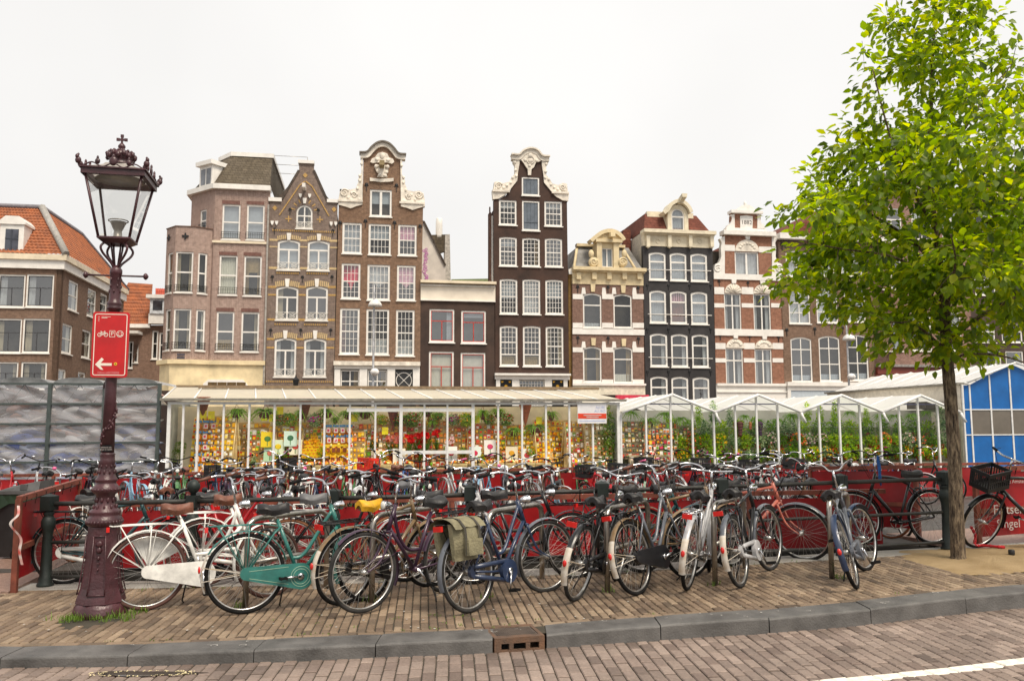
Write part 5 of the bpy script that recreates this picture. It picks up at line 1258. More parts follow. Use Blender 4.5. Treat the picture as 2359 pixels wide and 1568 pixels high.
limb([tp(2176, 700), tp(2200, 640, .6), tp(2240, 560, 1.2), tp(2300, 500, 1.6)], 0.024, 0.007)
limb([tp(2176, 730), tp(2190, 660, -.6), tp(2200, 600, -1.1), tp(2190, 540, -1.5)], 0.022, 0.007)
limb([tp(2145, 400), tp(2220, 300, -.2), tp(2270, 220, -.2), tp(2330, 150, -.2)], 0.018, 0.006)
ENV = [(-140, 0.1), (-60, 0.22), (0, 0.4), (80, 0.66), (200, 0.84), (290, 1.05), (330, 1.3), (400, 1.6), (480, 1.9), (560, 1.92), (640, 1.8), (690, 1.5), (740, 1.1), (790, 0.75), (830, 0.5)]
def env(vy): return interp(ENV, vy)
clusters = []
while len(clusters) < 640:
 vy = trnd.uniform(-140, 830); R = env(vy)
 if trnd.random() > (R / 2.0) ** 1.15: continue
 ph = trnd.uniform(0, 2 * pi); k = 1 + 0.16 * sin(3 * ph + vy * 0.017) + 0.12 * sin(5 * ph - vy * 0.031)
 r = R * k * trnd.random() ** 0.42 * trnd.choice((0.9, 1, 1, 1.12))
 cx = 2190 - 0.05 * (700 - vy); sx = (1.5 if vy < 400 else 1.15) if cos(ph) > 0 else 0.98
 c = tp(cx, vy) + Vector((r * cos(ph) * sx, r * sin(ph) * 0.9, 0))
 clusters.append(c)
clusters += [tp(*q_) for q_ in [(1782, 488, -.3), (1800, 500, -.2), (1795, 570, -.3), (1815, 640, -.4), (1850, 690, -.3), (1985, 95, -.2), (2040, 15, -.2), (2050, 60, -.1), (1990, 160, -.2), (2035, 845, -.4), (2060, 800, -.4), (1890, 335, 0), (1860, 390, 0), (1830, 560, .2), (1850, 620, -.2), (1880, 665, .1), (1920, 700, -.4), (1950, 735, .2), (1985, 780, -.3), (2015, 815, .1), (2050, 770, .3), (1840, 470, .3), (1870, 430, -.3), (1915, 375, .2), (1940, 345, -.3), (1970, 300, .1), (1900, 520, -.6), (1860, 580, .5), (1930, 610, -.7), (1890, 630, .4), (2000, 720, -.6), (2090, 800, -.2), (2110, 745, -.6), (1985, 230, 0), (2000, 190, .2), (1880, 460, .6), (1940, 660, .5)]]
axis = lambda p: (Vector((p.x, p.y, 0)) - Vector((-0.05, 0, 0))).length
clusters.sort(key=lambda c: axis(c) + 0.15 * abs(c.z - 3.6))
LEAF = MB(); LEAF.smooth = True
def leaf(p, d, nrm, L_):
 s_ = d.cross(nrm).normalized(); w_ = L_ * trnd.uniform(0.26, 0.36); dr = nrm * (-L_ * trnd.uniform(0.05, 0.3)); c = trnd.random()
 base = (0.11, 0.18, 0.02) if c < 0.25 else (0.18, 0.265, 0.018) if c < 0.72 else (0.29, 0.34, 0.018) if c < 0.93 else (0.06, 0.1, 0.02)
 g = trnd.uniform(0.8, 1.2); LEAF.cur = tuple(x * g for x in base); fold = nrm * (w_ * trnd.uniform(0.15, 0.5))
 a = p; m1 = p + d * L_ * 0.35; m2 = p + d * L_ * 0.7 + dr * 0.5; t = p + d * L_ + dr
 LEAF.add([a, m1 + s_ * w_ + fold, m1, m1 - s_ * w_ + fold, m2 + s_ * w_ * 0.75 + fold * 0.7, m2, m2 - s_ * w_ * 0.75 + fold * 0.7, t], [(0, 2, 1), (0, 3, 2), (1, 2, 5, 4), (2, 3, 6, 5), (4, 5, 7), (5, 6, 7)])
NP = np.array([[p.x, p.y, p.z] for p, r in nodesT])
for c in clusters:
 dd = ((NP - np.array([c.x, c.y, c.z + 0.0])) ** 2).sum(1); i = int(dd.argmin()); p0, r0 = nodesT[i]
 Ln = sqrt(dd[i])
 mid = p0.lerp(c, 0.5) + Vector((trnd.uniform(-.1, .1), trnd.uniform(-.1, .1), 0.06 + 0.08 * Ln)) * min(1, Ln)
 P = smooth_pts([p0, mid, c], 4); r_ = min(r0 * 0.8, 0.006 + 0.008 * Ln); rs = [r_ + (0.0025 - r_) * k / (len(P) - 1) for k in range(len(P))]
 segsT.tube(P, rs, 5)
 new = [(q_, r) for q_, r in zip(P[1:], rs[1:])]; nodesT += new; NP = np.vstack([NP] + [np.array([[q_.x, q_.y, q_.z]]) for q_, _ in new])
 outd = (c - p0).normalized() if Ln > 0.05 else Vector((0, 0, 1))
 for k in range(trnd.randint(19, 29)):
  f = trnd.random() ** 0.6; b = P[min(len(P) - 1, int(f * (len(P) - 1)))] if Ln < 0.6 or trnd.random() < 0.35 else c
  off = Vector((trnd.gauss(0, 1), trnd.gauss(0, 1), trnd.gauss(0, 0.8))).normalized() * trnd.uniform(0.03, 0.24)
  d = (off.normalized() * 0.8 + outd * 0.5 + Vector((-0.25, 0, -0.25 + trnd.uniform(-.4, .4)))).normalized()
  nrm = (Vector((0, 0, 1)) + Vector((trnd.gauss(0, .5), trnd.gauss(0, .5), 0))); nrm = (nrm - d * nrm.dot(d))
  if nrm.length < 1e-3: continue
  leaf(b + off, d, nrm.normalized(), trnd.uniform(0.075, 0.14))
segsT.build('branches', bark, tree)
LEAF.build('crown', attr_mat('leaves', 0.4, 0.6, 2.35, 0.5), tree, fix=False)
# ================================================================== THE HOUSES ACROSS THE CANAL
TH = math.atan(0.176); hax = Vector((cos(TH), sin(TH), 0)); hno = Vector((-sin(TH), cos(TH), 0))
SCALE_V = 2358 / 2742
def K(ox, oy, s): return lambda x, y: ((ox + x * s) * SCALE_V, (oy + y * s) * SCALE_V)
GLASS = glass_mat('house_window_glass', (0.80, 0.84, 0.85), 0.035, 0.015, wav=0.02, wscale=1.5)
GLASS_B = glass_mat('house_window_glass_bright', (0.78, 0.82, 0.84), 0.16, 0.02, wav=0.03, wscale=1.2)
GLASS_C = glass_mat('house_window_glass_mid', (0.78, 0.82, 0.84), 0.1, 0.02, wav=0.03, wscale=1.2)
ROOM = pm('room_dark', (0.02, 0.018, 0.016), 0.95, var=0.5, scale=0.9, col2=(0.09, 0.075, 0.06), detail=3)  # dark colour stands in for the shade of unlit rooms
CURT = {'white': translucent_mat('white_curtain', (0.72, 0.70, 0.66), 0.3), 'cream': translucent_mat('cream_curtain', (0.62, 0.52, 0.36), 0.3), 'red': pm('red_curtain', srgb('ff2a4e'), 0.7), 'pink': pm('pink_curtain', srgb('f4a6b8'), 0.7), 'grey': pm('grey_blind', (0.42, 0.44, 0.46), 0.7, var=0.05), 'gold': pm('gold_curtain', srgb('9a8050'), 0.8), 'pale': pm('pale_blind', (0.66, 0.62, 0.52), 0.7, var=0.05), 'brown': pm('brown_blind', srgb('7a4a3c'), 0.8)}
IRON_BLACK = DARK_METAL
pane_mesh = MB(); pane_mesh.quad((-0.5, 0, -0.5), (0.5, 0, -0.5), (0.5, 0, 0.5), (-0.5, 0, 0.5)); PANE = pane_mesh.mesh('pane', [GLASS], fix=False)
cm_ = MB(); vs = []; cm_.smooth = True
for i in range(25):
 for k in (0, 1): vs.append((i / 24 - 0.5, 0.035 * sin(i * 1.9) + 0.012 * sin(i * 4.1), k - 0.5))
cm_.add(vs, [(2 * i, 2 * i + 2, 2 * i + 3, 2 * i + 1) for i in range(24)]); CURTAIN = cm_.mesh('curtain', [CURT['white']], fix=False)
flat_c = MB(); flat_c.quad((-0.5, 0, -0.5), (0.5, 0, -0.5), (0.5, 0, 0.5), (-0.5, 0, 0.5)); BLIND = flat_c.mesh('blind', [CURT['grey']], fix=False)
def hole_pts(x0, x1, z0, z1, rise, n=8):
 if rise <= 0: return [(x0, z0), (x1, z0), (x1, z1), (x0, z1)]
 w_ = (x1 - x0) / 2; cx = (x0 + x1) / 2
 if rise >= w_ * 0.98: P = arc(cx, z1 - w_, w_, w_, 0, pi, n * 2)
 else:
  R = (w_ * w_ + rise * rise) / (2 * rise); a = math.asin(w_ / R); P = [(cx + R * sin(a - 2 * a * i / n), z1 - R + R * cos(a - 2 * a * i / n)) for i in range(n + 1)]
 return [(x0, z0), (x1, z0)] + P
def face_with_holes(m, outer, holes, y, reveal):
 polys = [outer] + holes
 tri = tessellate_polygon([[Vector((p[0], p[1], 0)) for p in P] for P in polys])
 flat = [p for P in polys for p in P]
 m.add([(p[0], y, p[1]) for p in flat], [tuple(t) for t in tri])
 for P in holes:
  n = len(P); m.add([(p[0], y, p[1]) for p in P] + [(p[0], y + reveal, p[1]) for p in P], [(i, (i + 1) % n, n + (i + 1) % n, n + i) for i in range(n)])
def facade(parent, name, outer, holes, mat, thick=0.35, reveal=0.16, T=None):
 m = MB(); face_with_holes(m, outer, holes, 0.0, reveal)
 n = len(outer); m.add([(p[0], 0, p[1]) for p in outer] + [(p[0], thick, p[1]) for p in outer], [(i, (i + 1) % n, n + (i + 1) % n, n + i) for i in range(n)])
 o = m.build(name, mat, parent, fix=False)
 if T is not None: o.matrix_local = T
 return o
def window(parent, x0, x1, z0, z1, rows, frame=None, sash=None, rise=0.0, fw=0.085, curtain=None, sill=True, balcony=None, T=None, glass=None, muntin=0.026, y=0.07, mid=0.07, sillm=None):
 """frame, meeting rails and glazing bars as the part 'window'; every light of glass, the sill, curtains and balcony rail are its pieces.
       rows: [(height fraction, columns, sub-rows)] from the top"""
 frame = frame or WHITE; glass = glass or random.choice((GLASS, GLASS, GLASS_C, GLASS_B, GLASS_C)); m = MB()
 if curtain is None and random.random() < 0.6: curtain = [(random.choice(('sides', 'left', 'right')), random.choice(('white', 'cream', 'pale', 'grey')))]
 A_ = hole_pts(x0 + 0.002, x1 - 0.002, z0 + 0.002, z1 - 0.002, rise); B_ = hole_pts(x0 + fw, x1 - fw, z0 + fw, z1 - fw, max(0, rise * 0.95))
 n = len(A_); v_ = [(p[0], y - 0.02, p[1]) for p in A_] + [(p[0], y - 0.02, p[1]) for p in B_] + [(p[0], y + 0.05, p[1]) for p in B_]
 m.add(v_, [(i, (i + 1) % n, n + (i + 1) % n, n + i) for i in range(n)] + [(n + i, n + (i + 1) % n, 2 * n + (i + 1) % n, 2 * n + i) for i in range(n)])
 if sash: m.m = 1
 ix0, ix1, iz0, iz1 = x0 + fw, x1 - fw, z0 + fw, z1 - fw; H = iz1 - iz0; zt = iz1; panes = []
 if sash:
  for a in ((ix0, ix0 + 0.045, iz0, iz1), (ix1 - 0.045, ix1, iz0, iz1), (ix0 + 0.045, ix1 - 0.045, iz0, iz0 + 0.05), (ix0 + 0.045, ix1 - 0.045, iz1 - 0.05 - rise, iz1 - rise)): m.box(a[0], a[1], y, y + 0.04, a[2], a[3])
  ix0 += 0.045; ix1 -= 0.045
 for ri, (f, nc, nr) in enumerate(rows):
  zb = zt - H * f
  if ri < len(rows) - 1: m.box(ix0, ix1, y - 0.008, y + 0.045, zb - mid / 2, zb + mid / 2)
  a_t = zt - (mid / 2 if ri else 0); a_b = zb + (mid / 2 if ri < len(rows) - 1 else 0)
  cb = muntin if nr > 1 or nc > 2 else mid
  for c in range(1, nc): xx = ix0 + (ix1 - ix0) * c / nc; m.box(xx - cb / 2, xx + cb / 2, y + 0.002, y + 0.04, a_b, a_t)
  for r in range(1, nr): zz = a_b + (a_t - a_b) * r / nr; m.box(ix0, ix1, y + 0.004, y + 0.038, zz - muntin / 2, zz + muntin / 2)
  for c in range(nc):
   for r in range(nr): panes.append(((ix0 + (ix1 - ix0) * (c + 0.5) / nc), a_b + (a_t - a_b) * (r + 0.5) / nr, (ix1 - ix0) / nc, (a_t - a_b) / nr))
  zt = zb
 wo = m.build('window', [frame, sash] if sash else frame, parent, fix=False)
 if T is not None: wo.matrix_local = T
 for (cx, cz, w_, h_) in panes:
  obj('pane', PANE, wo, (cx, y + 0.03, cz), (random.gauss(0, 0.012), 0, random.gauss(0, 0.012)), (w_, 1, h_), mat=glass or GLASS)
 if sill: mm = MB(); mm.box(x0 - 0.05, x1 + 0.05, -0.09, y - 0.021, z0 - 0.07, z0 + 0.001); mm.build('sill', sillm or frame, wo)
 H0_ = z1 - z0; yy = y + 0.16
 def cur(xa, xb, za, zb, c, me=CURTAIN): obj('curtain', me, wo, ((xa + xb) / 2, yy, (za + zb) / 2), None, (xb - xa, 1, zb - za), mat=CURT[c])
 w_ = x1 - x0
 if curtain:
  for c in curtain:
   k, colr = c[0], c[1]
   if k == 'sides': cur(x0, x0 + w_ * 0.26, z0, z1, colr); cur(x1 - w_ * 0.26, x1, z0, z1, colr)
   elif k == 'full': cur(x0, x1, z0, z1, colr)
   elif k == 'left': cur(x0, x0 + w_ * 0.3, z0, z1, colr)
   elif k == 'right': cur(x1 - w_ * 0.3, x1, z0, z1, colr)
   elif k == 'top': cur(x0, x1, z1 - H0_ * c[2], z1, colr, BLIND)
   elif k == 'bottom': cur(x0, x1, z0, z0 + H0_ * c[2], colr)
   elif k == 'drape':
    mm = MB(); mm.add([(x0, yy, z1), (x1, yy, z1), (x1, yy, z1 - H0_ * 0.42), ((x0 + x1) / 2 + w_ * 0.13, yy - 0.02, z1 - H0_ * 0.55), ((x0 + x1) / 2, yy - 0.03, z1 - H0_ * c[2]), ((x0 + x1) / 2 - w_ * 0.13, yy - 0.02, z1 - H0_ * 0.55), (x0, yy, z1 - H0_ * 0.42)], [(0, 1, 2, 3, 4, 5, 6)])
    mm.build('curtain', CURT[colr], wo, fix=False)
 if balcony:
  mm = MB(); bz0, bz1 = z0 + 0.08, z0 + 0.08 + balcony[1]; yb = -0.1 if balcony[0] == 'black' else -0.03
  for zz in (bz0, bz1): mm.tube([(x0 - 0.03, yb, zz), (x1 + 0.03, yb, zz)], 0.016, 5)
  if balcony[0] == 'black':
   mm.tube([(x0 - 0.03, yb, bz1 - 0.14), (x1 + 0.03, yb, bz1 - 0.14)], 0.012, 5)
   for i in range(9): xx = x0 + w_ * i / 8; mm.tube([(xx, yb, bz0), (xx, yb, bz1)], 0.01, 4)
   for xx in (x0 - 0.03, x1 + 0.03): mm.tube([(xx, yb, bz1), (xx, 0.05, bz1)], 0.014, 4)
  else:
   for i in (0.25, 0.75):
    cx = x0 + w_ * i; cz = (bz0 + bz1) / 2
    for r in (0.10, 0.17): mm.torus(r, 0.012, 16, 4, (cx, yb, cz))
    mm.tube([(cx - w_ * 0.22, yb, bz0), (cx + w_ * 0.22, yb, bz1)], 0.012, 4); mm.tube([(cx - w_ * 0.22, yb, bz1), (cx + w_ * 0.22, yb, bz0)], 0.012, 4)
  mm.build('balcony_rail', IRON_BLACK if balcony[0] == 'black' else WHITE, wo)
 return wo
class Fac:
 def __init__(s, name, label, k, x_left, x_right, y_ref, c=55.0, cat='house', body=None, depth=9.0, bodym=None, z_base=-0.1):
  s.k = k; s.c = c; s.O = Vector((0, c, 0)); s.u0 = s.uz(x_left, y_ref)[0]; s.u1 = s.uz(x_right, y_ref)[0]; s.W = s.u1 - s.u0
  s.root = tag(empty(name, tuple(s.O + hax * s.u0), TH), label, cat); s.holes = []; s.wins = []
 def uz(s, x, y):
  p = vp(*s.k(x, y), s.c, 0.176); return ((p - s.O).dot(hax), p.z)
 def P(s, x, y): a = s.uz(x, y); return (a[0] - s.u0, a[1])
 def R(s, r):
  x0, y0, x1, y1 = r; a, b, c, d = s.P(x0, y0), s.P(x1, y0), s.P(x0, y1), s.P(x1, y1)
  return ((a[0] + c[0]) / 2, (b[0] + d[0]) / 2, (c[1] + d[1]) / 2, (a[1] + b[1]) / 2)
 def win(s, r, rows, rise=0.0, **kw):
  x0, x1, z0, z1 = s.R(r); s.wins.append((x0, x1, z0, z1, rows, rise, kw)); s.holes.append(hole_pts(x0, x1, z0, z1, rise))
 def finish(s, outline, mat, thick=0.35, room=True, local=False):
  if not local: outline = [s.P(*p) for p in outline]
  facade(s.root, 'wall', outline, s.holes, mat, thick)
  for x0, x1, z0, z1, rows, rise, kw in s.wins: window(s.root, x0, x1, z0, z1, rows, rise=rise, **kw)
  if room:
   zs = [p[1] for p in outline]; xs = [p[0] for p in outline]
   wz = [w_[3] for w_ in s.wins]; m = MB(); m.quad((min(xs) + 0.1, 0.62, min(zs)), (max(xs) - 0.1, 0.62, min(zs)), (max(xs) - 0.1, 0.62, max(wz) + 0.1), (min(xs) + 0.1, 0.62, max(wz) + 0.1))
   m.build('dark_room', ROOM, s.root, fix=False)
 def body(s, z1, mat, depth=9.0, roofm=None, ridge=0.0, x0=0.02, x1=None, z0=-0.1):
  x1 = s.W - 0.02 if x1 is None else x1; m = MB(); m.box(x0, x1, 0.63, depth, z0, z1); m.box(x0, x0 + 0.25, 0.351, 0.63, z0, z1); m.box(x1 - 0.25, x1, 0.351, 0.63, z0, z1); m.build('side_walls', mat, s.root)
  if ridge:
   cx = (x0 + x1) / 2; m = MB(); m.add([(x0, 0.36, z1), (x1, 0.36, z1), (cx, 0.36, z1 + ridge), (x0, depth, z1), (x1, depth, z1), (cx, depth, z1 + ridge)], [(0, 1, 2), (3, 5, 4), (1, 4, 5, 2), (0, 2, 5, 3), (0, 3, 4, 1)]); m.build('roof', roofm, s.root)
 def box(s, name, r, y0, y1, mat):
  x0, x1, z0, z1 = s.R(r); m = MB(); m.box(x0, x1, y0, y1, z0, z1); return m.build(name, mat, s.root)
 def prism(s, name, pts, y0, y1, mat, local=False):
  m = MB(); m.prism(pts if local else [s.P(*p) for p in pts], y0, y1); return m.build(name, mat, s.root)
def anchor(m, x, z, s_=0.16):
 m.box(x - 0.02, x + 0.02, -0.05, -0.003, z - s_ * 1.4, z + s_ * 1.4); m.box(x - s_ * 0.7, x + s_ * 0.7, -0.048, -0.005, z + s_ * 0.5, z + s_ * 0.7); m.blob((x, -0.03, z + s_), (s_ * 0.55, 0.03, s_ * 0.5), 6, 4)
def anchors(f, pts, s_=0.16):
 for p in pts:
  x, z = f.P(*p); m = MB(); anchor(m, x, z, s_); m.build('wall_anchor', IRON_BLACK, f.root)
def scroll(m, cx, cz, R, turns, y, r, sgn=1, a0=0.0, n=40):
 P = []
 for i in range(n):
  t = i / (n - 1); a = a0 + sgn * turns * 2 * pi * t; rr_ = R * (1 - 0.85 * t); P.append((cx + rr_ * cos(a), y, cz + rr_ * sin(a)))
 m.tube(P, [r * (1 - 0.4 * i / (n - 1)) for i in range(n)], 6)
ROOF_DARK = pm('dark_roof_tiles', srgb('4a4038'), 0.85, var=0.3, scale=3, bump=0.4, bscale=12)
# ---- house with yellow bands and pointed gable
K2 = K(400, 350, 520 / 1148)
f = Fac('gabled_house', 'grey-brown brick house with pointed gable and yellow brick bands', K2, 697, 1100, 900)
BR2 = brick_mat('brick_grey_brown', srgb('6a5a52'), srgb('7d6a5e'), srgb('8d8178'))
YEL = pm('yellow_glazed_brick', srgb('b08c50'), 0.6, var=0.15, scale=10); YEL2 = pm('pale_yellow_brick', srgb('bfa67a'), 0.65, var=0.15, scale=10)
for r in ((757, 645, 890, 825), (935, 650, 1065, 828), (748, 920, 880, 1120), (925, 920, 1055, 1122), (738, 1225, 868, 1455), (913, 1228, 1045, 1455)):
 cu = [('sides', 'white')] if r[1] > 1200 else ([('top', 'grey', 0.9)] if r[1] < 700 else None)
 f.win(r, [(0.3, 1, 1), (0.7, 2, 1)], rise=0.13, fw=0.12, mid=0.1, balcony=('white', 0.42), curtain=cu, glass=GLASS_B if r[1] < 700 else None)
f.win((868, 440, 965, 580), [(0.45, 2, 1), (0.55, 2, 1)], rise=0.6, fw=0.11, balcony=('white', 0.36), mid=0.08)
f.finish([(685, 1530), (1090, 1530), (1112, 425), (1058, 425), (972, 235), (972, 195), (885, 195), (885, 235), (790, 410), (706, 420)], BR2)
for r in ((705, 398, 783, 420), (1050, 408, 1118, 427), (880, 178, 975, 196)): f.box('coping', r, -0.12, 0.4, WHITE)
gm = MB()
for a, b in (((783, 405), (884, 235)), ((973, 235), (1052, 412))):
 pa, pb = f.P(*a), f.P(*b); d = Vector((pb[0] - pa[0], pb[1] - pa[1])); d.normalize(); n_ = Vector((-d.y, d.x)) * 0.07
 mm = MB(); mm.prism([(pa[0] + n_.x, pa[1] + n_.y), (pa[0] - n_.x, pa[1] - n_.y), (pb[0] - n_.x, pb[1] - n_.y), (pb[0] + n_.x, pb[1] + n_.y)], -0.05, 0.4); mm.build('gable_coping', ROOF_DARK, f.root)
for a, b in (((768, 500), (887, 325)), ((962, 330), (1062, 505)), ((887, 325), (920, 300)), ((925, 300), (962, 330))):
 pa, pb = f.P(*a), f.P(*b); d = Vector((pb[0] - pa[0], pb[1] - pa[1])); d.normalize(); n_ = Vector((-d.y, d.x)) * 0.035
 mm = MB(); mm.prism([(pa[0] + n_.x, pa[1] + n_.y), (pa[0] - n_.x, pa[1] - n_.y), (pb[0] - n_.x, pb[1] - n_.y), (pb[0] + n_.x, pb[1] + n_.y)], -0.035, 0.0); mm.build('yellow_string', YEL, f.root)
for cx, cy in ((922, 265), (742, 458), (1092, 466)):
 x, z = f.P(cx, cy); mm = MB(); mm.prism([(x - 0.16, z), (x, z - 0.17), (x + 0.16, z), (x, z + 0.17)], -0.025, 0); mm.build('yellow_lozenge', YEL, f.root)
for cx, cy in ((823, 522), (1008, 526)):
 x, z = f.P(cx, cy); mm = MB(); mm.box(x - 0.2, x + 0.2, -0.02, 0, z - 0.035, z + 0.035); mm.box(x - 0.035, x + 0.035, -0.022, 0, z - 0.2, z + 0.2); mm.build('yellow_cross', YEL, f.root)
for r in ((710, 640, 757, 652), (1066, 645, 1110, 658), (890, 643, 934, 655), (710, 683, 757, 690), (1066, 688, 1110, 695), (890, 684, 934, 691), (706, 805, 757, 818), (1064, 810, 1106, 822), (890, 808, 934, 820), (703, 917, 748, 930), (1056, 918, 1102, 931), (881, 917, 924, 930), (702, 965, 748, 975), (1056, 967, 1101, 977), (881, 966, 924, 976), (698, 1110, 745, 1122), (1053, 1112, 1098, 1125), (878, 1111, 922, 1124), (695, 1225, 738, 1237), (1046, 1226, 1095, 1238), (869, 1226, 912, 1238), (693, 1277, 738, 1287), (1046, 1278, 1093, 1288), (869, 1278, 912, 1288)):
 f.box('yellow_band', r, -0.012, 0.0, YEL if r[1] > 900 else YEL2)
for r in ((757, 625, 893, 648), (935, 630, 1070, 652), (745, 895, 885, 925), (920, 895, 1060, 925), (735, 1200, 872, 1230), (910, 1200, 1050, 1232)):   # brick voussoirs, each a piece
 x0, x1, z0, z1 = f.R(r); w_ = (x1 - x0) / 13
 for i in range(13):
  if i == 6: continue
  t = (i - 6) / 6; zz = 0.1 * (1 - t * t); mm = MB(); xa = x0 + w_ * i
  mm.prism([(xa + 0.02, z0 + zz - 0.02), (xa + w_ - 0.015, z0 + zz - 0.02), (xa + w_ - 0.015 + t * 0.05, z1 + zz), (xa + 0.02 + t * 0.05, z1 + zz)], -0.018, 0); mm.build('voussoir', YEL2, f.root)
 mm = MB(); cx = (x0 + x1) / 2; mm.prism([(cx - 0.09, z0 - 0.0), (cx + 0.09, z0 - 0.0), (cx + 0.14, z1 + 0.2), (cx - 0.14, z1 + 0.2)], -0.09, 0); mm.build('keystone', WHITE, f.root)
x, z = f.P(917, 470)
for i in range(15):
 a = pi * i / 14; mm = MB(); mm.box(-0.04, 0.04, -0.02, 0, 0.62, 0.86); o = mm.build('voussoir', YEL if i % 2 else BR2, f.root); o.location = (x, 0, z - 0.12); o.rotation_euler = (0, pi / 2 - a, 0)
mm = MB(); mm.prism([(x - 0.08, z + 0.42), (x + 0.08, z + 0.42), (x + 0.13, z + 0.78), (x - 0.13, z + 0.78)], -0.1, 0); mm.build('keystone', WHITE, f.root)
for r in ((728, 590, 1105, 600), (752, 838, 888, 848), (930, 840, 1062, 850), (740, 1140, 875, 1150), (915, 1142, 1055, 1152), (690, 1478, 1088, 1488)):
 x0, x1, z0, z1 = f.R(r); mm = MB(); n = int((x1 - x0) / 0.13)
 for i in range(n): xa = x0 + (x1 - x0) * i / n; mm.box(xa, xa + 0.07, -0.05, 0, z0, z1)
 mm.build('dentil_course', YEL, f.root);
x, z = f.P(918, 345); mm = MB(); mm.box(x - 0.1, x + 0.1, -0.9, 0.0, z - 0.12, z + 0.14); mm.build('hoist_beam', WHITE, f.root)
for cx, cy in ((893, 387), (948, 388), (727, 548), (753, 548), (1075, 553), (1102, 553)):
 x, z = f.P(cx, cy); mm = MB(); mm.prism([(x - 0.1, z + 0.13), (x - 0.08, z - 0.03), (x, z - 0.15), (x + 0.08, z - 0.03), (x + 0.1, z + 0.13)], -0.12, 0); mm.build('corbel', WHITE, f.root)
anchors(f, [(832, 478), (998, 480), (740, 595), (1085, 603), (727, 875), (905, 877), (1080, 875), (717, 1190), (895, 1190), (1072, 1190)])
f.body(f.P(900, 420)[1] - 0.3, BR2, 9, ROOF_DARK, 2.7); f.box('downpipe', (686, 440, 696, 1500), -0.12, -0.002, pm('zinc_pipe', srgb('9a958e'), 0.6))
# ---- pink-red corner house with bay and slate mansard
f = Fac('corner_house', 'tall pink-red brick corner house with canted bay and slate mansard roof', K2, 372, 698, 900)
BR1 = brick_mat('brick_pink_red', srgb('80665b'), srgb('937a6e'), srgb('c0aea4'), stain=(0.7, 0.6, 0.56), stains=0.25)
zE = f.P(560, 352)[1]; zG = f.P(560, 1362)[1]; W1 = f.W
for r, cu in (((430, 437, 537, 645), [('top', 'grey', 0.95)]), ((575, 440, 680, 648), [('top', 'grey', 0.95)]), ((412, 738, 520, 972), [('full', 'pale')]), ((558, 742, 663, 978), [('sides', 'gold'), ('top', 'gold', 0.4)]), ((395, 1070, 500, 1305), [('bottom', 'gold', 0.3)]), ((542, 1073, 648, 1308), [('right', 'cream')])):
 f.win(r, [(0.5, 1, 1), (0.5, 1, 1)], fw=0.1, mid=0.09, balcony=('black', 0.4), curtain=cu, glass=GLASS_B if r[1] < 700 else None)
f.finish([(0, -0.1), (W1, -0.1), (W1, zE), (0, zE)], BR1, local=True)
def T_(p0, p1): return Matrix.Translation((p0[0], p0[1], 0)) @ Matrix.Rotation(atan2(p1[1] - p0[1], p1[0] - p0[0]), 4, 'Z')
def panel(f, p0, p1, z0, z1, wins, mat, thick=0.25, name='bay_wall'):
 T = T_(p0, p1); Ln = hypot(p1[0] - p0[0], p1[1] - p0[1]); hs = [hole_pts(a, b, c, d, 0) for a, b, c, d, _ in wins]
 facade(f.root, name, [(0, z0), (Ln, z0), (Ln, z1), (0, z1)], hs, mat, thick, T=T)
 for a, b, c, d, cu in wins: window(f.root, a, b, c, d, [(0.5, 1, 1), (0.5, 1, 1)], fw=0.1, mid=0.09, balcony=('black', 0.4), curtain=cu, T=T)
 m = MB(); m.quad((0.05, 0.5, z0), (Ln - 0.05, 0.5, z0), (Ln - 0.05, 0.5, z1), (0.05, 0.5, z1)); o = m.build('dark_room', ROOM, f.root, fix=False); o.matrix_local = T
zb1 = f.P(560, 590)[1]; zr = [(f.P(560, 972)[1], f.P(560, 735)[1]), (f.P(560, 1305)[1], f.P(560, 1065)[1])]
def bw(Ln, m_, cu): return [(m_, Ln - m_, a, b, cu) for a, b in zr]
p0, p1, p2, p3 = (-2.95, 0.5), (-2.2, -0.45), (-1.05, -0.45), (-0.12, 0.12)
panel(f, p0, p1, zG, zb1, bw(1.21, 0.28, [('left', 'cream')]), BR1); panel(f, p1, p2, zG, zb1, bw(1.15, 0.05, [('sides', 'cream')]), BR1); panel(f, p2, p3, zG, zb1, bw(1.09, 0.26, None), BR1)
panel(f, (-1.8, 1.85), (0, 0.0), zG, zE, [(1.0, 1.7, f.P(560, 588)[1], f.P(560, 458)[1], [('right', 'white')])], BR1, name='corner_wall')
panel(f, (-1.8, 9), (-1.8, 1.85), -0.1, zE, [], BR1, name='side_wall'); panel(f, (-2.95, 3), p0, zG, zb1, [], BR1, name='side_wall')
def plan_slab(f, name, pts, z0, z1, mat):
 m = MB(); n = len(pts); m.add([(p[0], p[1], z0) for p in pts] + [(p[0], p[1], z1) for p in pts], [tuple(range(n))[::-1], tuple(range(n, 2 * n))] + [(i, (i + 1) % n, n + (i + 1) % n, n + i) for i in range(n)]); return m.build(name, mat, f.root)
plan_slab(f, 'bay_parapet', [(-3.0, 3), (-3.0, 0.48), (-2.22, -0.5), (-1.02, -0.5), (-0.08, 0.08), (-0.3, 0.6), (-2.6, 2.8)], zb1, zb1 + 0.05, pm('brown_coping', srgb('6b5142'), 0.85))
for x, y_, ang in ((-1.62, -0.47, 0), (-2.75, 0.2, -0.9)):
 mm = MB(); mm.box(-0.05, 0.05, -0.05, 0, -0.2, 0.2); mm.box(-0.2, 0.2, -0.052, 0, -0.05, 0.05); o = mm.build('wall_anchor', IRON_BLACK, f.root); o.location = (x, y_, f.P(560, 645)[1]); o.rotation_euler = (0, 0, ang)
for y0, y1, zz in ((365, 335, 0), (1375, 1362, 0)):
 pass
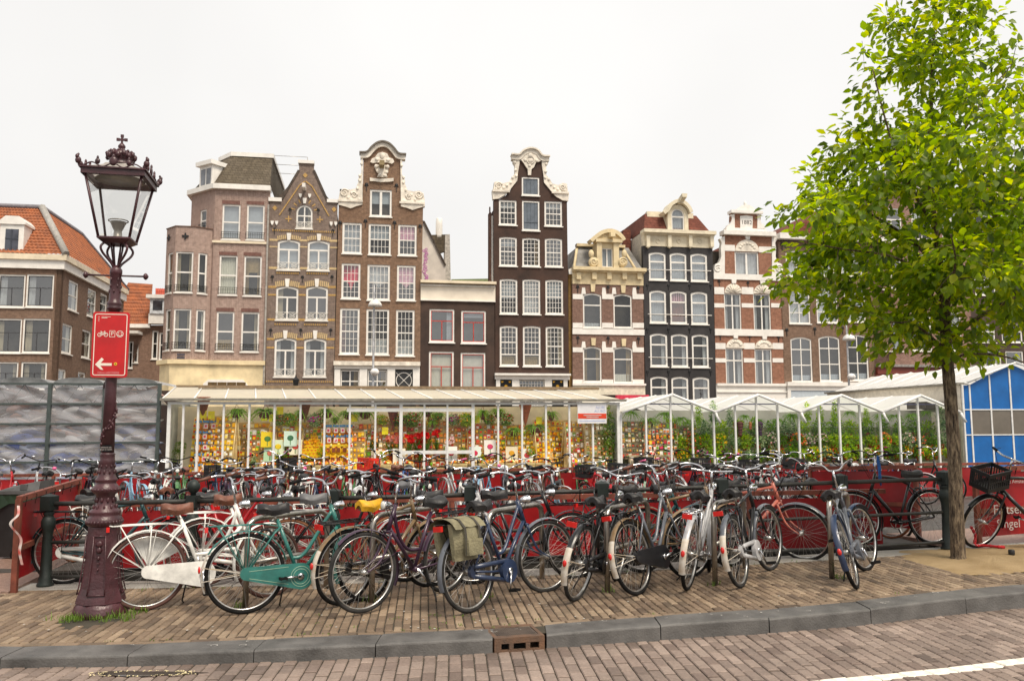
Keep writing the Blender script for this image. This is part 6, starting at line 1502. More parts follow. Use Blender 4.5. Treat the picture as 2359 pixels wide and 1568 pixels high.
PLAS = pm('cream_plaster', srgb('d9c7a0'), 0.85, var=0.14, scale=1.2, detail=8)
zc0, zc1 = zE - 0.02, zE + 0.3
plan_slab(f, 'cornice', [(-2.1, 9), (-2.1, 1.75), (-0.1, -0.28), (W1 + 0.05, -0.28), (W1 + 0.05, 0.3), (0.2, 0.3), (-1.5, 2.1), (-1.5, 9)], zc0, zc1, WHITE)
plan_slab(f, 'ground_floor_cornice', [(-3.25, 3), (-3.25, 0.4), (-2.35, -0.7), (-0.95, -0.7), (0.0, -0.2), (W1, -0.2), (W1, 0.0), (0, 0), p3, p2, p1, p0], zG - 0.25, zG + 0.02, PLAS)
plan_slab(f, 'ground_floor_wall', [(-3.05, 3), (-3.05, 0.45), (-2.25, -0.55), (-1.0, -0.55), (-0.02, -0.06), (W1, -0.06), (W1, -0.002), (0, -0.002), (-0.1, 0.3), (-2.6, 3)], -0.1, zG - 0.251, PLAS)
x0, x1, z0, z1 = f.R((330, 1472, 565, 1530)); m = MB(); m.prism([(x0 - 0.5, z0), (x1 + 0.45, z0), (x1 - 0.1, z1), (x0 + 0.2, z1)], -0.2, -0.07); m.build('shop_fascia', WHITE, f.root)
for i in range(4):
 xa = x0 + (x1 - x0) * (0.08 + 0.24 * i); m = MB(); m.box(xa, xa + 0.55, -0.21, -0.195, z0 + 0.03, z1 - 0.16); m.build('shop_pane', pm('amber_dark_glass', srgb('5a4420'), 0.2), f.root)
for r in ((200, 1325, 238, 1336), (200, 1342, 238, 1355)):
 a = f.P(r[0] + 175, r[1]); mm = MB(); mm.box(-1.85, -1.4, -0.48, -0.455, f.P(500, r[3])[1], f.P(500, r[1])[1]); mm.build('name_plate', pm('blue_grey_plate', srgb('4a4650'), 0.5), f.root)
f.box('string_course', (372, 655, 698, 668), -0.1, 0, CREAM)
for r in ((430, 415, 537, 434), (575, 418, 680, 437), (412, 716, 520, 735), (558, 720, 663, 739), (395, 1048, 500, 1067), (542, 1051, 648, 1070)):
 x0, x1, z0, z1 = f.R(r); n = 16
 for i in range(n): xa = x0 + (x1 - x0) * i / n; mm = MB(); mm.box(xa, xa + (x1 - x0) / n - 0.012, -0.012, 0, z0, z1); mm.build('lintel_brick', pm('dark_red_brick', srgb('6f4c44'), 0.85), f.root)
ztop = f.P(620, 160)[1] + 0.55; ROOFG = brick_mat('mossy_slate', srgb('564d40'), srgb('62584a'), srgb('3a332c'), stain=(0.62, 0.58, 0.45), bw=0.34, bh=0.19, stains=0.6)
E_ = [(-1.75, 9), (-1.75, 1.8), (0.05, 0.0), (W1, 0.0), (W1, 9)]; T__ = [(-0.2, 9), (-0.2, 2.7), (0.75, 1.35), (W1 - 0.05, 1.35), (W1 - 0.05, 9)]
m = MB(); n = 5; m.add([(p[0], p[1], zc1) for p in E_] + [(p[0], p[1], ztop) for p in T__], [(i, i + 1, n + i + 1, n + i) for i in range(4)] + [(n, n + 1, n + 2, n + 3, n + 4)]); m.build('mansard_roof', ROOFG, f.root)
plan_slab(f, 'roof_fascia', [(-0.35, 9), (-0.35, 2.6), (0.68, 1.2), (W1 + 0.05, 1.2), (W1 + 0.05, 9)], ztop - 0.12, ztop + 0.16, WHITE)
for xx in (W1 - 0.1, W1 + 2.2):
 mm = MB(); mm.tube([(xx, 1.6, zc1), (xx, 1.6, zc1 + 2.6)], 0.02, 5); mm.build('roof_rail_post', STEEL, f.root)
m = MB()
for zz in (2.6, 2.0, 1.4): m.tube([(W1 - 0.1, 1.6, zc1 + zz), (W1 + 2.2, 1.6, zc1 + zz)], 0.018, 5)
m.build('roof_rail', STEEL, f.root)
dz0, dz1 = f.P(420, 330)[1], f.P(420, 195)[1]; T = T_((-1.75, 1.6), (-0.25, 0.25));
m = MB(); m.box(0.75, 2.0, -0.02, 1.6, dz0, dz1 - 0.0); o = m.build('dormer', WHITE, f.root); o.matrix_local = T
m = MB(); m.box(0.6, 2.15, -0.25, 1.7, dz1 + 0.001, dz1 + 0.28); o = m.build('dormer_cap', WHITE, f.root); o.matrix_local = T
for xa in (0.88, 1.42):
 m = MB(); m.box(xa, xa + 0.46, -0.028, -0.021, dz0 + 0.25, dz1 - 0.2); o = m.build('dormer_pane', pm('dormer_glass', (0.16, 0.17, 0.19), 0.1, var=0.3, scale=1), f.root); o.matrix_local = T
# ---- brown neck-gable house with white scrolls
K3 = K(860, 350, 480 / 1060)
f = Fac('neck_gable_house', 'brown brick neck-gable house with white scrolls and coloured curtains', K3, 92, 592, 900)
BR3 = brick_mat('brick_brown', srgb('6b5140'), srgb('82654f'), srgb('8f7a68'), stain=(0.55, 0.46, 0.4), stains=0.45)
S2 = lambda c, a, b: [(0.5, c, a), (0.5, c, b)]
f.win((288, 350, 418, 510), [(1.0, 2, 1)], fw=0.13, mid=0.16, curtain=[('top', 'grey', 0.5)])
for r, c, cu in (((125, 545, 240, 728), 4, [('top', 'grey', 1.0)]), ((280, 552, 413, 735), 5, [('top', 'grey', 0.5)]), ((455, 557, 565, 740), 4, [('top', 'pink', 0.5)])): f.win(r, S2(c, 2, 2), fw=0.13, curtain=cu)
for r, c, cu in (((120, 785, 232, 995), 4, [('top', 'red', 0.42), ('drape', 'red', 0.75)]), ((273, 793, 407, 1003), 5, [('drape', 'white', 0.62)]), ((448, 797, 558, 1005), 4, [('drape', 'pink', 0.65)])): f.win(r, S2(c, 2, 3), fw=0.13, curtain=cu)
for r, c, cu in (((110, 1050, 227, 1322), 4, [('left', 'brown')]), ((266, 1055, 402, 1325), 5, [('bottom', 'white', 0.33)]), ((442, 1060, 552, 1332), 4, [('bottom', 'white', 0.36)])): f.win(r, S2(c, 3, 3), fw=0.13, curtain=cu)
zg = f.P(330, 1372)[1]
f.finish([(80, 1372), (585, 1372), (603, 440), (470, 440), (470, 150), (430, 110), (360, 82), (300, 105), (250, 150), (245, 440), (104, 440)], BR3)
# white stone top pediment, side scrolls and cartouche
def curve_band(f, pts, w_, y0, y1, mat, name):
 P = [Vector((*f.P(*p), 0)) for p in pts]; P = smooth_pts(P, 6); A_, B_ = [], []
 for i, p in enumerate(P):
  d = (P[min(i + 1, len(P) - 1)] - P[max(i - 1, 0)]).normalized(); n_ = Vector((-d.y, d.x, 0)) * w_ / 2; A_.append((p.x + n_.x, p.y + n_.y)); B_.append((p.x - n_.x, p.y - n_.y))
 m = MB(); n = len(A_); vs = [(a[0], y0, a[1]) for a in A_] + [(b[0], y0, b[1]) for b in B_] + [(a[0], y1, a[1]) for a in A_] + [(b[0], y1, b[1]) for b in B_]
 fs = []
 for i in range(n - 1): fs += [(i, i + 1, n + i + 1, n + i), (2 * n + i, 2 * n + i + 1, i + 1, i), (n + i, n + i + 1, 3 * n + i + 1, 3 * n + i)]
 fs += [(0, n, 3 * n, 2 * n), (n - 1, 2 * n - 1, 4 * n - 1, 3 * n - 1)]
 m.add(vs, fs); return m.build(name, mat, f.root)
curve_band(f, [(232, 150), (272, 148), (300, 118), (330, 92), (365, 84), (400, 95), (430, 125), (455, 155), (498, 160)], 0.34, -0.16, 0.36, STONE_WHITE, 'gable_pediment')
curve_band(f, [(226, 134), (270, 131), (298, 102), (330, 78), (365, 70), (402, 82), (432, 110), (458, 140), (502, 146)], 0.1, -0.3, 0.38, pm('lead_grey', srgb('6a6258'), 0.7), 'pediment_cap')
for sx, X in ((1, lambda x: x), (-1, lambda x: 715 - x)):
 pts = [(247, 160), (236, 165), (238, 250), (218, 290), (222, 300), (205, 345), (170, 352), (135, 348), (110, 365), (104, 400), (102, 440), (140, 450), (175, 462), (210, 448), (244, 440)]
 dy = 10 if sx < 0 else 0
 P = [f.P(X(a), b + dy) for a, b in pts]; m = MB(); m.prism(P, -0.1, 0.3); o = m.build('gable_scroll', STONE_WHITE, f.root)
 mm = MB(); c = f.P(X(138), 372 + dy); scroll(mm, c[0], c[1], 0.28, 1.7, -0.12, 0.055, sx, 0.5); c2 = f.P(X(195), 385 + dy); scroll(mm, c2[0], c2[1], 0.2, 1.3, -0.12, 0.045, -sx, 2)
 for a, b in ((160, 400), (215, 345), (230, 300), (228, 270), (240, 200), (180, 372), (212, 380), (225, 410)): q_ = f.P(X(a), b + dy); mm.blob((q_[0], -0.11, q_[1]), (0.09, 0.06, 0.12), 8, 5, 0.2)
 mm.build('leaf_carving', STONE_WHITE, o)['kind'] = 'stuff'
 f.box('scroll_base', (100, 412 + dy, 246, 424 + dy) if sx > 0 else (462, 424, 606, 436), -0.18, 0.3, STONE_WHITE)
m = MB()
P = [f.P(*p) for p in [(290, 190), (300, 170), (320, 160), (335, 138), (362, 130), (390, 140), (402, 162), (425, 172), (432, 190), (418, 200), (390, 192), (330, 192), (305, 196)]]; m.prism(P, -0.14, 0)
P = [f.P(*p) for p in [(318, 205), (400, 208), (395, 250), (385, 262), (392, 280), (330, 278), (340, 255), (320, 232)]]; m.prism(P, -0.12, 0)
P = [f.P(*p) for p in [(288, 282), (350, 290), (428, 284), (428, 302), (400, 306), (350, 308), (310, 302), (288, 302)]]; m.prism(P, -0.14, 0)
for a, b, s_ in ((330, 175, .14), (362, 155, .2), (395, 178, .14), (325, 215, .14), (392, 218, .14), (335, 245, .12), (385, 250, .12), (345, 268, .12), (378, 270, .12)): q_ = f.P(a, b); m.blob((q_[0], -0.14, q_[1]), (s_, 0.08, s_), 8, 5, 0.25)
m.build('cartouche', STONE_WHITE, f.root)
q_ = f.P(358, 212); m = MB(); m.box(q_[0] - 0.16, q_[0] + 0.16, -0.85, -0.15, q_[1] - 0.16, q_[1] + 0.16); m.build('hoist_beam', pm('old_timber', srgb('8a7a58'), 0.8), f.root)
anchors(f, [(268, 335), (445, 340), (112, 560), (262, 550), (434, 560), (585, 580)], 0.2)
f.box('shop_cornice', (74, 1366, 584, 1390), -0.35, 0.3, STONE_WHITE)
f.box('shop_fascia', (78, 1391, 582, 1410), -0.12, 0.3, WHITE)
for r in ((78, 1411, 113, 1560), (226, 1411, 272, 1560), (390, 1411, 436, 1560), (542, 1411, 582, 1560)): f.box('shop_pilaster', r, -0.16, 0.3, WHITE)
for r in ((115, 1415, 225, 1560), (275, 1415, 388, 1560)):
 x0, x1, z0, z1 = f.R(r); window(f.root, x0, x1, z0, z1, [(0.45, 2, 1), (0.55, 2, 1)], fw=0.07, curtain=[('right', 'gold')], sill=False)
x0, x1, z0, z1 = f.R((438, 1420, 540, 1540)); m = MB(); m.box(x0, x1, 0.08, 0.1, z0, z1); m.build('fanlight_glass', pm('dark_fanlight', (0.03, 0.03, 0.03), 0.15), f.root)
m = MB(); cx, cz = (x0 + x1) / 2, z1 - 0.62; m.torus(0.5, 0.03, 28, 6, (cx, 0.04, cz))
for a in (pi / 4, 3 * pi / 4): m.tube([(cx - 0.75 * cos(a), 0.04, cz - 0.75 * sin(a)), (cx + 0.75 * cos(a), 0.04, cz + 0.75 * sin(a))], 0.022, 5)
m.build('fanlight_bars', WHITE, f.root)
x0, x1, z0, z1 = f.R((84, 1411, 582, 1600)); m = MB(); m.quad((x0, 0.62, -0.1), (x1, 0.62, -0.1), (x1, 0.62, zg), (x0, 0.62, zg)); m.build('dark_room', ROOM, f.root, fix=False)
f.body(f.P(330, 520)[1], BR3, 9, ROOF_DARK, 4.2)
# ---- low dark brown house with white frieze
f = Fac('low_house', 'low dark brown house with broad white frieze and red window sashes', K3, 586, 1028, 1100)
BRB = pm('brown_black_paint', srgb('3d2c23'), 0.75, var=0.26, scale=0.9, bump=0.3, bscale=30, detail=8)
REDS = pm('red_sash', srgb('b33a2e'), 0.5, var=0.08)
for r, cu in (((640, 1055, 788, 1252), None), ((828, 1065, 975, 1258), [('top', 'grey', 0.2)]), ((637, 1305, 785, 1560), [('top', 'pale', 0.93)]), ((825, 1312, 972, 1562), [('top', 'pale', 0.85)])):
 f.win(r, [(0.34, 1, 1), (0.66, 2, 1)], fw=0.11, sash=REDS, mid=0.06, curtain=cu, muntin=0.05)
f.finish([(584, 1620), (1030, 1620), (1030, 1000), (588, 990)], BRB)
f.box('frieze', (588, 918, 1029, 1003), -0.08, 0.36, pm('cream_frieze', (0.78, 0.70, 0.58), 0.6, var=0.06, scale=1.2))
f.box('frieze_moulding', (588, 1003, 1029, 1010), -0.14, 0.36, WHITE)
x0, x1, z0, z1 = f.R((588, 902, 1029, 917)); m = MB(); n = 62
for i in range(n): xa = x0 + (x1 - x0) * i / n; m.box(xa, xa + 0.045, -0.2, -0.08, z1 - 0.28, z1 - 0.14)
m.build('dentil_course', WHITE, f.root)
f.box('cornice', (586, 893, 1031, 908), -0.42, 0.38, CREAM)
x, z = f.P(713, 958); m = MB(); m.lathe([(0.05, -0.22), (0.09, -0.12), (0.15, 0.0), (0.19, 0.13), (0.2, 0.17), (0.18, 0.18)], 12, x, -0.2); m.build('wall_lantern', pm('stone_bracket', srgb('b09a80'), 0.7), f.root)
f.body(f.P(800, 900)[1] - 0.1, BRB, 9)
# rear building showing above the low house
fr = Fac('rear_building', 'white plastered rear building with sloping parapet behind the low house', K3, 560, 775, 800, c=64)
m = MB(); P = [fr.P(*p) for p in [(560, 930), (735, 930), (735, 795), (612, 540), (560, 520)]]; m.prism(P, 0, 6); m.build('wall', pm('stained_plaster', srgb('d8d0c6'), 0.85, var=0.14, scale=0.8, detail=9), fr.root)
fr.prism('dark_coping', [(560, 520), (612, 538), (738, 795), (730, 797), (606, 545), (560, 527)], -0.15, 0.3, ROOF_DARK)
fr.prism('tiled_wall', [(640, 600), (768, 596), (770, 700), (730, 700), (715, 706), (690, 690)], 1.0, 1.4, brick_mat('rear_tiles', srgb('4a4034'), srgb('5a5040'), srgb('2a251f'), bw=0.3, bh=0.3))
fr.prism('chimney_stack', [(740, 600), (768, 596), (775, 930), (735, 930)], 0.98, 2.0, pm('grey_render', srgb('b0aaa2'), 0.85, var=0.2))
x, z = fr.P(705, 600); m = MB(); m.lathe([(0.25, z - 0.2), (0.27, z), (0.27, z + 0.9), (0.24, z + 1.35), (0.2, z + 1.4)], 14, x, 1.2); m.build('flue_pot', WHITE, fr.root)
x, z = fr.P(615, 800); m = MB()
for i in range(22):
 zz = z - 1.3 + 2.6 * i / 21 ; m.torus(random.uniform(.06, .12), 0.03, 10, 4, (x + random.uniform(-0.12, 0.12), -0.01, zz), rz=0.004)
m.build('graffiti', pm('pink_spray', srgb('c884b8'), 0.8), fr.root)
fr.prism('green_roof_edge', [(775, 872), (1010, 868), (1010, 930), (775, 930)], 0.5, 5, pm('green_zinc', srgb('7c8a5c'), 0.7))
# ---- dark brown tall neck-gable house
K4 = K(1260, 380, 520 / 1148)
f = Fac('tall_dark_house', 'tall dark brown neck-gable house with grey loft shutters and small-paned windows', K4, 140, 577, 850)
BR5 = pm('dark_brown_painted_brick', srgb('3e291f'), 0.78, var=0.28, scale=0.8, bump=0.4, bscale=26, detail=9)
for r in ((168, 345, 273, 493), (437, 352, 542, 500)): f.win(r, [(0.5, 4, 2), (0.5, 4, 2)], fw=0.12, curtain=[('top', 'white', 0.3)])
for r in ((170, 562, 275, 735), (306, 568, 411, 738), (440, 570, 543, 740)): f.win(r, [(0.5, 4, 3), (0.5, 4, 3)], fw=0.12, rise=0.06, curtain=[('top', 'grey', 0.3)] if r[0] < 300 else [('right', 'gold')] if r[0] < 400 else None)
for r in ((173, 810, 278, 1018), (308, 812, 413, 1020), (443, 815, 548, 1020)): f.win(r, [(0.5, 5, 4), (0.5, 5, 3)], fw=0.12, rise=0.06, curtain=[('top', 'grey', 0.55)] if r[0] != 308 else [('full', 'white')])
for r in ((173, 1087, 279, 1325), (310, 1088, 415, 1327)): f.win(r, [(0.4, 4, 3), (0.33, 4, 2), (0.27, 1, 1)], fw=0.12, rise=0.06, curtain=[('bottom', 'gold', 0.25)])
f.win((445, 1090, 550, 1327), [(0.5, 4, 4), (0.5, 4, 3)], fw=0.12, rise=0.06, curtain=[('sides', 'cream')])
SHUT = pm('grey_blue_shutter', srgb('5d6670'), 0.6, var=0.1, scale=3)
for r in ((303, 210, 407, 318), (305, 350, 408, 525)):
 x0, x1, z0, z1 = f.R(r); f.holes.append(hole_pts(x0, x1, z0, z1, 0))
f.finish([(142, 1372), (583, 1372), (570, 352), (538, 348), (480, 300), (445, 240), (428, 190), (422, 115), (285, 112), (278, 190), (262, 240), (222, 310), (168, 342), (137, 345)], BR5)
for r in ((303, 210, 407, 318), (305, 350, 408, 525)):
 x0, x1, z0, z1 = f.R(r); m = MB(); A_ = hole_pts(x0 + 0.002, x1 - 0.002, z0 + 0.002, z1 - 0.002, 0); B_ = hole_pts(x0 + 0.1, x1 - 0.1, z0 + 0.1, z1 - 0.1, 0); n = 4
 m.add([(p[0], 0.03, p[1]) for p in A_] + [(p[0], 0.03, p[1]) for p in B_] + [(p[0], 0.12, p[1]) for p in B_], [(i, (i + 1) % n, n + (i + 1) % n, n + i) for i in range(n)] + [(n + i, n + (i + 1) % n, 2 * n + (i + 1) % n, 2 * n + i) for i in range(n)])
 ho = m.build('loft_hatch', WHITE, f.root, fix=False)
 for i in range(4):
  xa = x0 + 0.1 + (x1 - x0 - 0.2) * i / 4; mm = MB(); mm.box(xa + 0.006, xa + (x1 - x0 - 0.2) / 4 - 0.006, 0.08, 0.12, z0 + 0.1, z1 - 0.1); mm.build('shutter_plank', SHUT, ho)
 if r[1] > 300:
  zz = z0 + (z1 - z0) * 0.28; mm = MB(); mm.box(x0 + 0.1, x1 - 0.1, 0.05, 0.078, zz, zz + 0.06); mm.build('shutter_bar', SHUT, ho)
 mm = MB(); mm.box(x0 - 0.04, x1 + 0.04, -0.1, 0.02, z0 - 0.08, z0); mm.build('sill', WHITE, ho)
curve_band(f, [(243, 92), (285, 95), (310, 70), (352, 55), (395, 68), (420, 100), (462, 104)], 0.36, -0.18, 0.36, STONE_WHITE, 'gable_pediment')
curve_band(f, [(240, 78), (285, 80), (310, 56), (352, 43), (395, 55), (422, 86), (466, 91)], 0.1, -0.32, 0.38, STONE_WHITE, 'pediment_cap')
m = MB(); m.prism([f.P(*p) for p in [(298, 112), (300, 90), (352, 62), (405, 92), (412, 118), (385, 125), (372, 155), (358, 165), (356, 200), (338, 200), (336, 165), (325, 150), (312, 128)]], -0.14, 0)
for a, b, s_ in ((352, 85, .2), (352, 115, .18), (320, 112, .13), (388, 115, .13), (347, 145, .12)): q_ = f.P(a, b); m.blob((q_[0], -0.13, q_[1]), (s_, 0.08, s_), 8, 5, 0.2)
q_ = f.P(352, 112); m.torus(0.27, 0.04, 22, 6, (q_[0], -0.15, q_[1])); m.build('cartouche', STONE_WHITE, f.root)
for sx, X, dy in ((1, lambda x: x, 0), (-1, lambda x: 708 - x, 10)):
 pts = [(288, 108), (250, 112), (252, 125), (262, 140), (262, 190), (240, 215), (225, 240), (190, 248), (165, 235), (140, 240), (135, 285), (127, 292), (132, 342), (165, 338), (205, 315), (235, 282), (275, 232), (278, 190), (288, 130)]
 m = MB(); m.prism([f.P(X(a), b + dy) for a, b in pts], -0.1, 0.3); o = m.build('gable_scroll', STONE_WHITE, f.root)
 mm = MB(); c = f.P(X(165), 262 + dy); scroll(mm, c[0], c[1], 0.24, 1.6, -0.12, 0.05, sx, 0.3)
 for a, b in ((195, 275), (215, 262), (235, 245), (248, 215), (180, 290), (150, 280), (265, 170), (262, 125), (268, 205)): q_ = f.P(X(a), b + dy); mm.blob((q_[0], -0.11, q_[1]), (0.1, 0.06, 0.11), 8, 5, 0.2)
 mm.build('leaf_carving', STONE_WHITE, o)['kind'] = 'stuff'
 f.box('scroll_base', (128, 288, 230, 300) if sx > 0 else (478, 298, 578, 310), -0.2, 0.3, STONE_WHITE)
f.box('shop_cornice', (140, 1370, 585, 1382), -0.4, 0.3, WHITE); f.box('shop_fascia', (143, 1383, 583, 1405), -0.14, 0.3, WHITE)
for r in ((150, 1406, 174, 1560), (245, 1406, 286, 1560), (438, 1406, 480, 1560), (549, 1406, 572, 1560)): f.box('shop_pilaster', r, -0.1, 0.3, WHITE)
GOLD = pm('gold_leaf', srgb('d09a2a'), 0.35, 0.6, var=0.1)
for r in ((175, 1408, 244, 1560), (481, 1408, 548, 1560)):
 o = f.box('black_panel', r, 0.0, 0.3, BLACK); x0, x1, z0, z1 = f.R(r); cx, cz = (x0 + x1) / 2, z1 - 0.42; m = MB(); P = []
 for i in range(24): a = 2 * pi * i / 24; rr_ = 0.14 if i % 2 else 0.085; P.append((cx + rr_ * cos(a), cz + rr_ * sin(a)))
 m.prism(P, -0.02, 0)
 for sx in (-1, 1): m.prism([(cx + sx * 0.33, z1 - 0.06), (cx + sx * 0.16, z1 - 0.08), (cx + sx * 0.2, z1 - 0.15), (cx + sx * 0.3, z1 - 0.18)], -0.02, 0)
 m.build('gilded_sun', GOLD, f.root)
x0, x1, z0, z1 = f.R((288, 1408, 437, 1560)); window(f.root, x0, x1, z0, z1, [(0.3, 8, 2), (0.7, 4, 1)], fw=0.05, sill=False)
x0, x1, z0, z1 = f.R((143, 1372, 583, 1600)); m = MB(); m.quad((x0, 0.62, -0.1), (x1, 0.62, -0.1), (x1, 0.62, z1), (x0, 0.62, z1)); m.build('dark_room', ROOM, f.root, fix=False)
BR5b = brick_mat('brick_side', srgb('5a3a2e'), srgb('6a473a'), srgb('77655a'))
f.body(f.P(350, 400)[1], BR5b, 2.6, ROOF_DARK, 3.0, x0=0.02)
x, z = f.P(120, 372); m = MB(); m.box(-0.22, -0.1, 0.7, 1.4, 3, f.P(120, 400)[1]); m.box(-0.2, -0.12, 0.85, 1.0, f.P(120, 400)[1], f.P(120, 365)[1]); m.build('side_chimney', BR5b, f.root)
m = MB(); m.box(-0.09, 0.015, 0.5, 0.7, 3, f.P(120, 425)[1]); m.build('downpipe', WHITE, f.root)
# ---- cream and brick house with ornate dormer
f = Fac('dormer_house', 'brick house with white bands and ornate cream dormer on its mansard', K4, 603, 1022, 1000)
BR6 = brick_mat('brick_purple_brown', srgb('6e5247'), srgb('7f6154'), srgb('8a7468'))
CR6 = pm('cream_trim', srgb('d2c09a'), 0.6, var=0.12, scale=2, detail=6)
for r, cu in (((665, 895, 775, 1100), [('bottom', 'white', 0.15)]), ((845, 900, 955, 1100), None), ((665, 1210, 775, 1420), [('sides', 'gold')]), ((845, 1212, 960, 1425), [('right', 'gold'), ('bottom', 'pale', 0.25)])):
 f.win(r, [(0.33, 1, 1), (0.67, 1, 1)], rise=0.12, fw=0.1, mid=0.08, curtain=cu)
f.finish([(604, 1500), (1030, 1500), (1020, 845), (602, 838)], BR6)
def bands(f, rows, segs, mat, name='white_band', y=-0.03):
 for (y0, y1) in rows:
  for (a, b) in segs: f.box(name, (a, y0, b, y1), y, 0.0, mat)
for y0, y1 in ((900, 930), (1070, 1100), (1215, 1243), (1404, 1432)):
 for a, b in ((604, 663), (777, 843), (957, 1024)): f.box('white_band', (a, y0, b, y1), -0.03, 0, WHITE)
for y0 in (862, 1180):
 for a in (655, 775, 835, 955):
  x0, x1, z0, z1 = f.R((a, y0, a + 26, y0 + 38)); mm = MB(); mm.prism([(x0, z0), (x1, z0), (x1 - 0.05, z1), (x0 + 0.05, z1)], -0.028, 0); mm.build('springer_block', WHITE, f.root)
for cx, cy in ((722, 865), (901, 872), (725, 1182), (904, 1186)):
 x0, x1, z0, z1 = f.R((cx - 14, cy - 22, cx + 14, cy + 22)); mm = MB(); mm.prism([(x0 + 0.04, z0), (x1 - 0.04, z0), (x1, z1), (x0, z1)], -0.1, 0); mm.build('keystone', CR6, f.root)
f.box('string_course', (602, 1106, 1026, 1140), -0.07, 0, WHITE)
f.box('shop_fascia', (603, 1433, 1030, 1495), -0.1, 0, pm('carved_fascia', srgb('d8d0bc'), 0.7, var=0.12, scale=5, bump=0.6, bscale=9))
f.box('shop_moulding', (600, 1428, 1032, 1440), -0.22, -0.1, WHITE); f.box('shop_base', (603, 1500, 1030, 1700), -0.02, 0.3, pm('shop_dark', (0.04, 0.025, 0.02), 0.6)); f.box('awning_front', (840, 1498, 1030, 1540), -0.9, -0.6, pm('pink_red_awning', srgb('c8304a'), 0.7))
anchors(f, [(633, 870), (812, 872), (990, 876), (634, 1170), (813, 1172), (992, 1175)], 0.18)
f.box('frieze', (602, 775, 1020, 845), -0.06, 0.36, CR6); f.box('cornice', (598, 748, 1027, 768), -0.5, 0.38, CR6); f.box('cornice_bed', (600, 768, 1024, 776), -0.3, 0.37, CR6)
for cx in (635, 727, 815, 905, 993):
 x0, x1, z0, z1 = f.R((cx - 13, 777, cx + 13, 815)); mm = MB(); mm.prism([(x0, z0), (x1, z0), (x1, z1), (x0, z1)], -0.28, -0.061); mm.build('bracket', CR6, f.root)
za, zb_ = f.P(800, 748)[1], f.P(800, 600)[1]; W = f.W
m = MB(); m.add([(0, 0, za), (W, 0, za), (W, 8, za), (0, 8, za), (0.75, 1.2, zb_), (W - 0.6, 1.2, zb_), (W - 0.6, 8, zb_), (0.75, 8, zb_)], [(0, 1, 5, 4), (1, 2, 6, 5), (3, 0, 4, 7), (4, 5, 6, 7)]); m.build('mansard_roof', pm('lead_slate', srgb('8d8c8a'), 0.7, var=0.25, scale=1.5, col2=srgb('5c5850'), detail=8), f.root)
f.box('roof_edge', (648, 588, 938, 604), 0.9, 1.4, CR6)
for a, b, c_, d_ in ((610, 745, 655, 600), (975, 755, 928, 606)):
 p, q_ = f.P(a, b), f.P(c_, d_); mm = MB(); mm.tube([(p[0], -0.02, p[1]), (q_[0], 1.2, q_[1])], 0.1, 6); mm.build('roof_hip_trim', CR6, f.root)
x0, x1, z0, z1 = f.R((745, 595, 865, 745)); dw = [f.R((773, 632, 838, 742))]
a_, b_, c_, d_ = dw[0]; facade(f.root, 'dormer_wall', [(x0, z0), (x1, z0), (x1, z1), (x0, z1)], [hole_pts(a_, b_, c_, d_, 0)], CR6, 1.2, T=Matrix.Translation((0, -0.1, 0)))
window(f.root, a_, b_, c_, d_, [(1, 2, 1)], fw=0.06, mid=0.08, sill=False, curtain=[('full', 'grey')], T=Matrix.Translation((0, -0.1, 0)))
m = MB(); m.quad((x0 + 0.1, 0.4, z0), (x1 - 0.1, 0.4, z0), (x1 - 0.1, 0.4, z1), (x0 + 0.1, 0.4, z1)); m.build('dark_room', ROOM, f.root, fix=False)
for r in ((742, 600, 772, 745), (840, 602, 872, 745)): f.box('dormer_pilaster', r, -0.25, -0.1, CR6)
for sx, cx in ((-1, 722), (1, 893)):
 x, z = f.P(cx, 715); m = MB(); m.lathe([(0.34, 0), (0.34, 0.2)], 18, M=Matrix.Translation((x, -0.1, z)) @ Matrix.Rotation(pi / 2, 4, 'X')); scroll(m, x, z, 0.3, 1.6, -0.31, 0.05, sx, 0.5); x2, z2 = f.P(cx - sx * -12, 665); m.blob((x2, -0.15, z2), (0.2, 0.15, 0.3), 8, 6); m.build('dormer_scroll', CR6, f.root)
f.box('dormer_entablature', (733, 582, 888, 600), -0.4, 0.4, CR6)
curve_band(f, [(705, 592), (730, 570), (770, 542), (815, 532), (855, 542), (885, 566), (900, 588)], 0.26, -0.4, 0.5, CR6, 'dormer_pediment')
P = [f.P(*p) for p in [(715, 590), (745, 562), (790, 542), (835, 542), (870, 560), (892, 588)]]; m = MB(); m.prism(P, -0.2, 0.4); m.build('tympanum', CR6, f.root)
x, z = f.P(822, 562); m = MB(); m.box(x - 0.16, x + 0.16, -0.85, -0.2, z - 0.16, z + 0.16); m.build('hoist_beam', CR6, f.root)
f.body(za - 0.1, BR6, 8)
f2 = Fac('narrow_infill', 'narrow strip of stained yellow brick between two houses', K4, 583, 603, 1000, c=55.25, cat='wall')
f2.prism('strip', [(583, 1500), (604, 1500), (603, 760), (578, 755)], 0, 3, brick_mat('brick_yellow', srgb('a8823f'), srgb('8a6a3a'), srgb('7a6a50'))); f2.prism('strip_cap', [(575, 756), (605, 748), (603, 785), (578, 785)], -0.2, 2.9, WHITE)
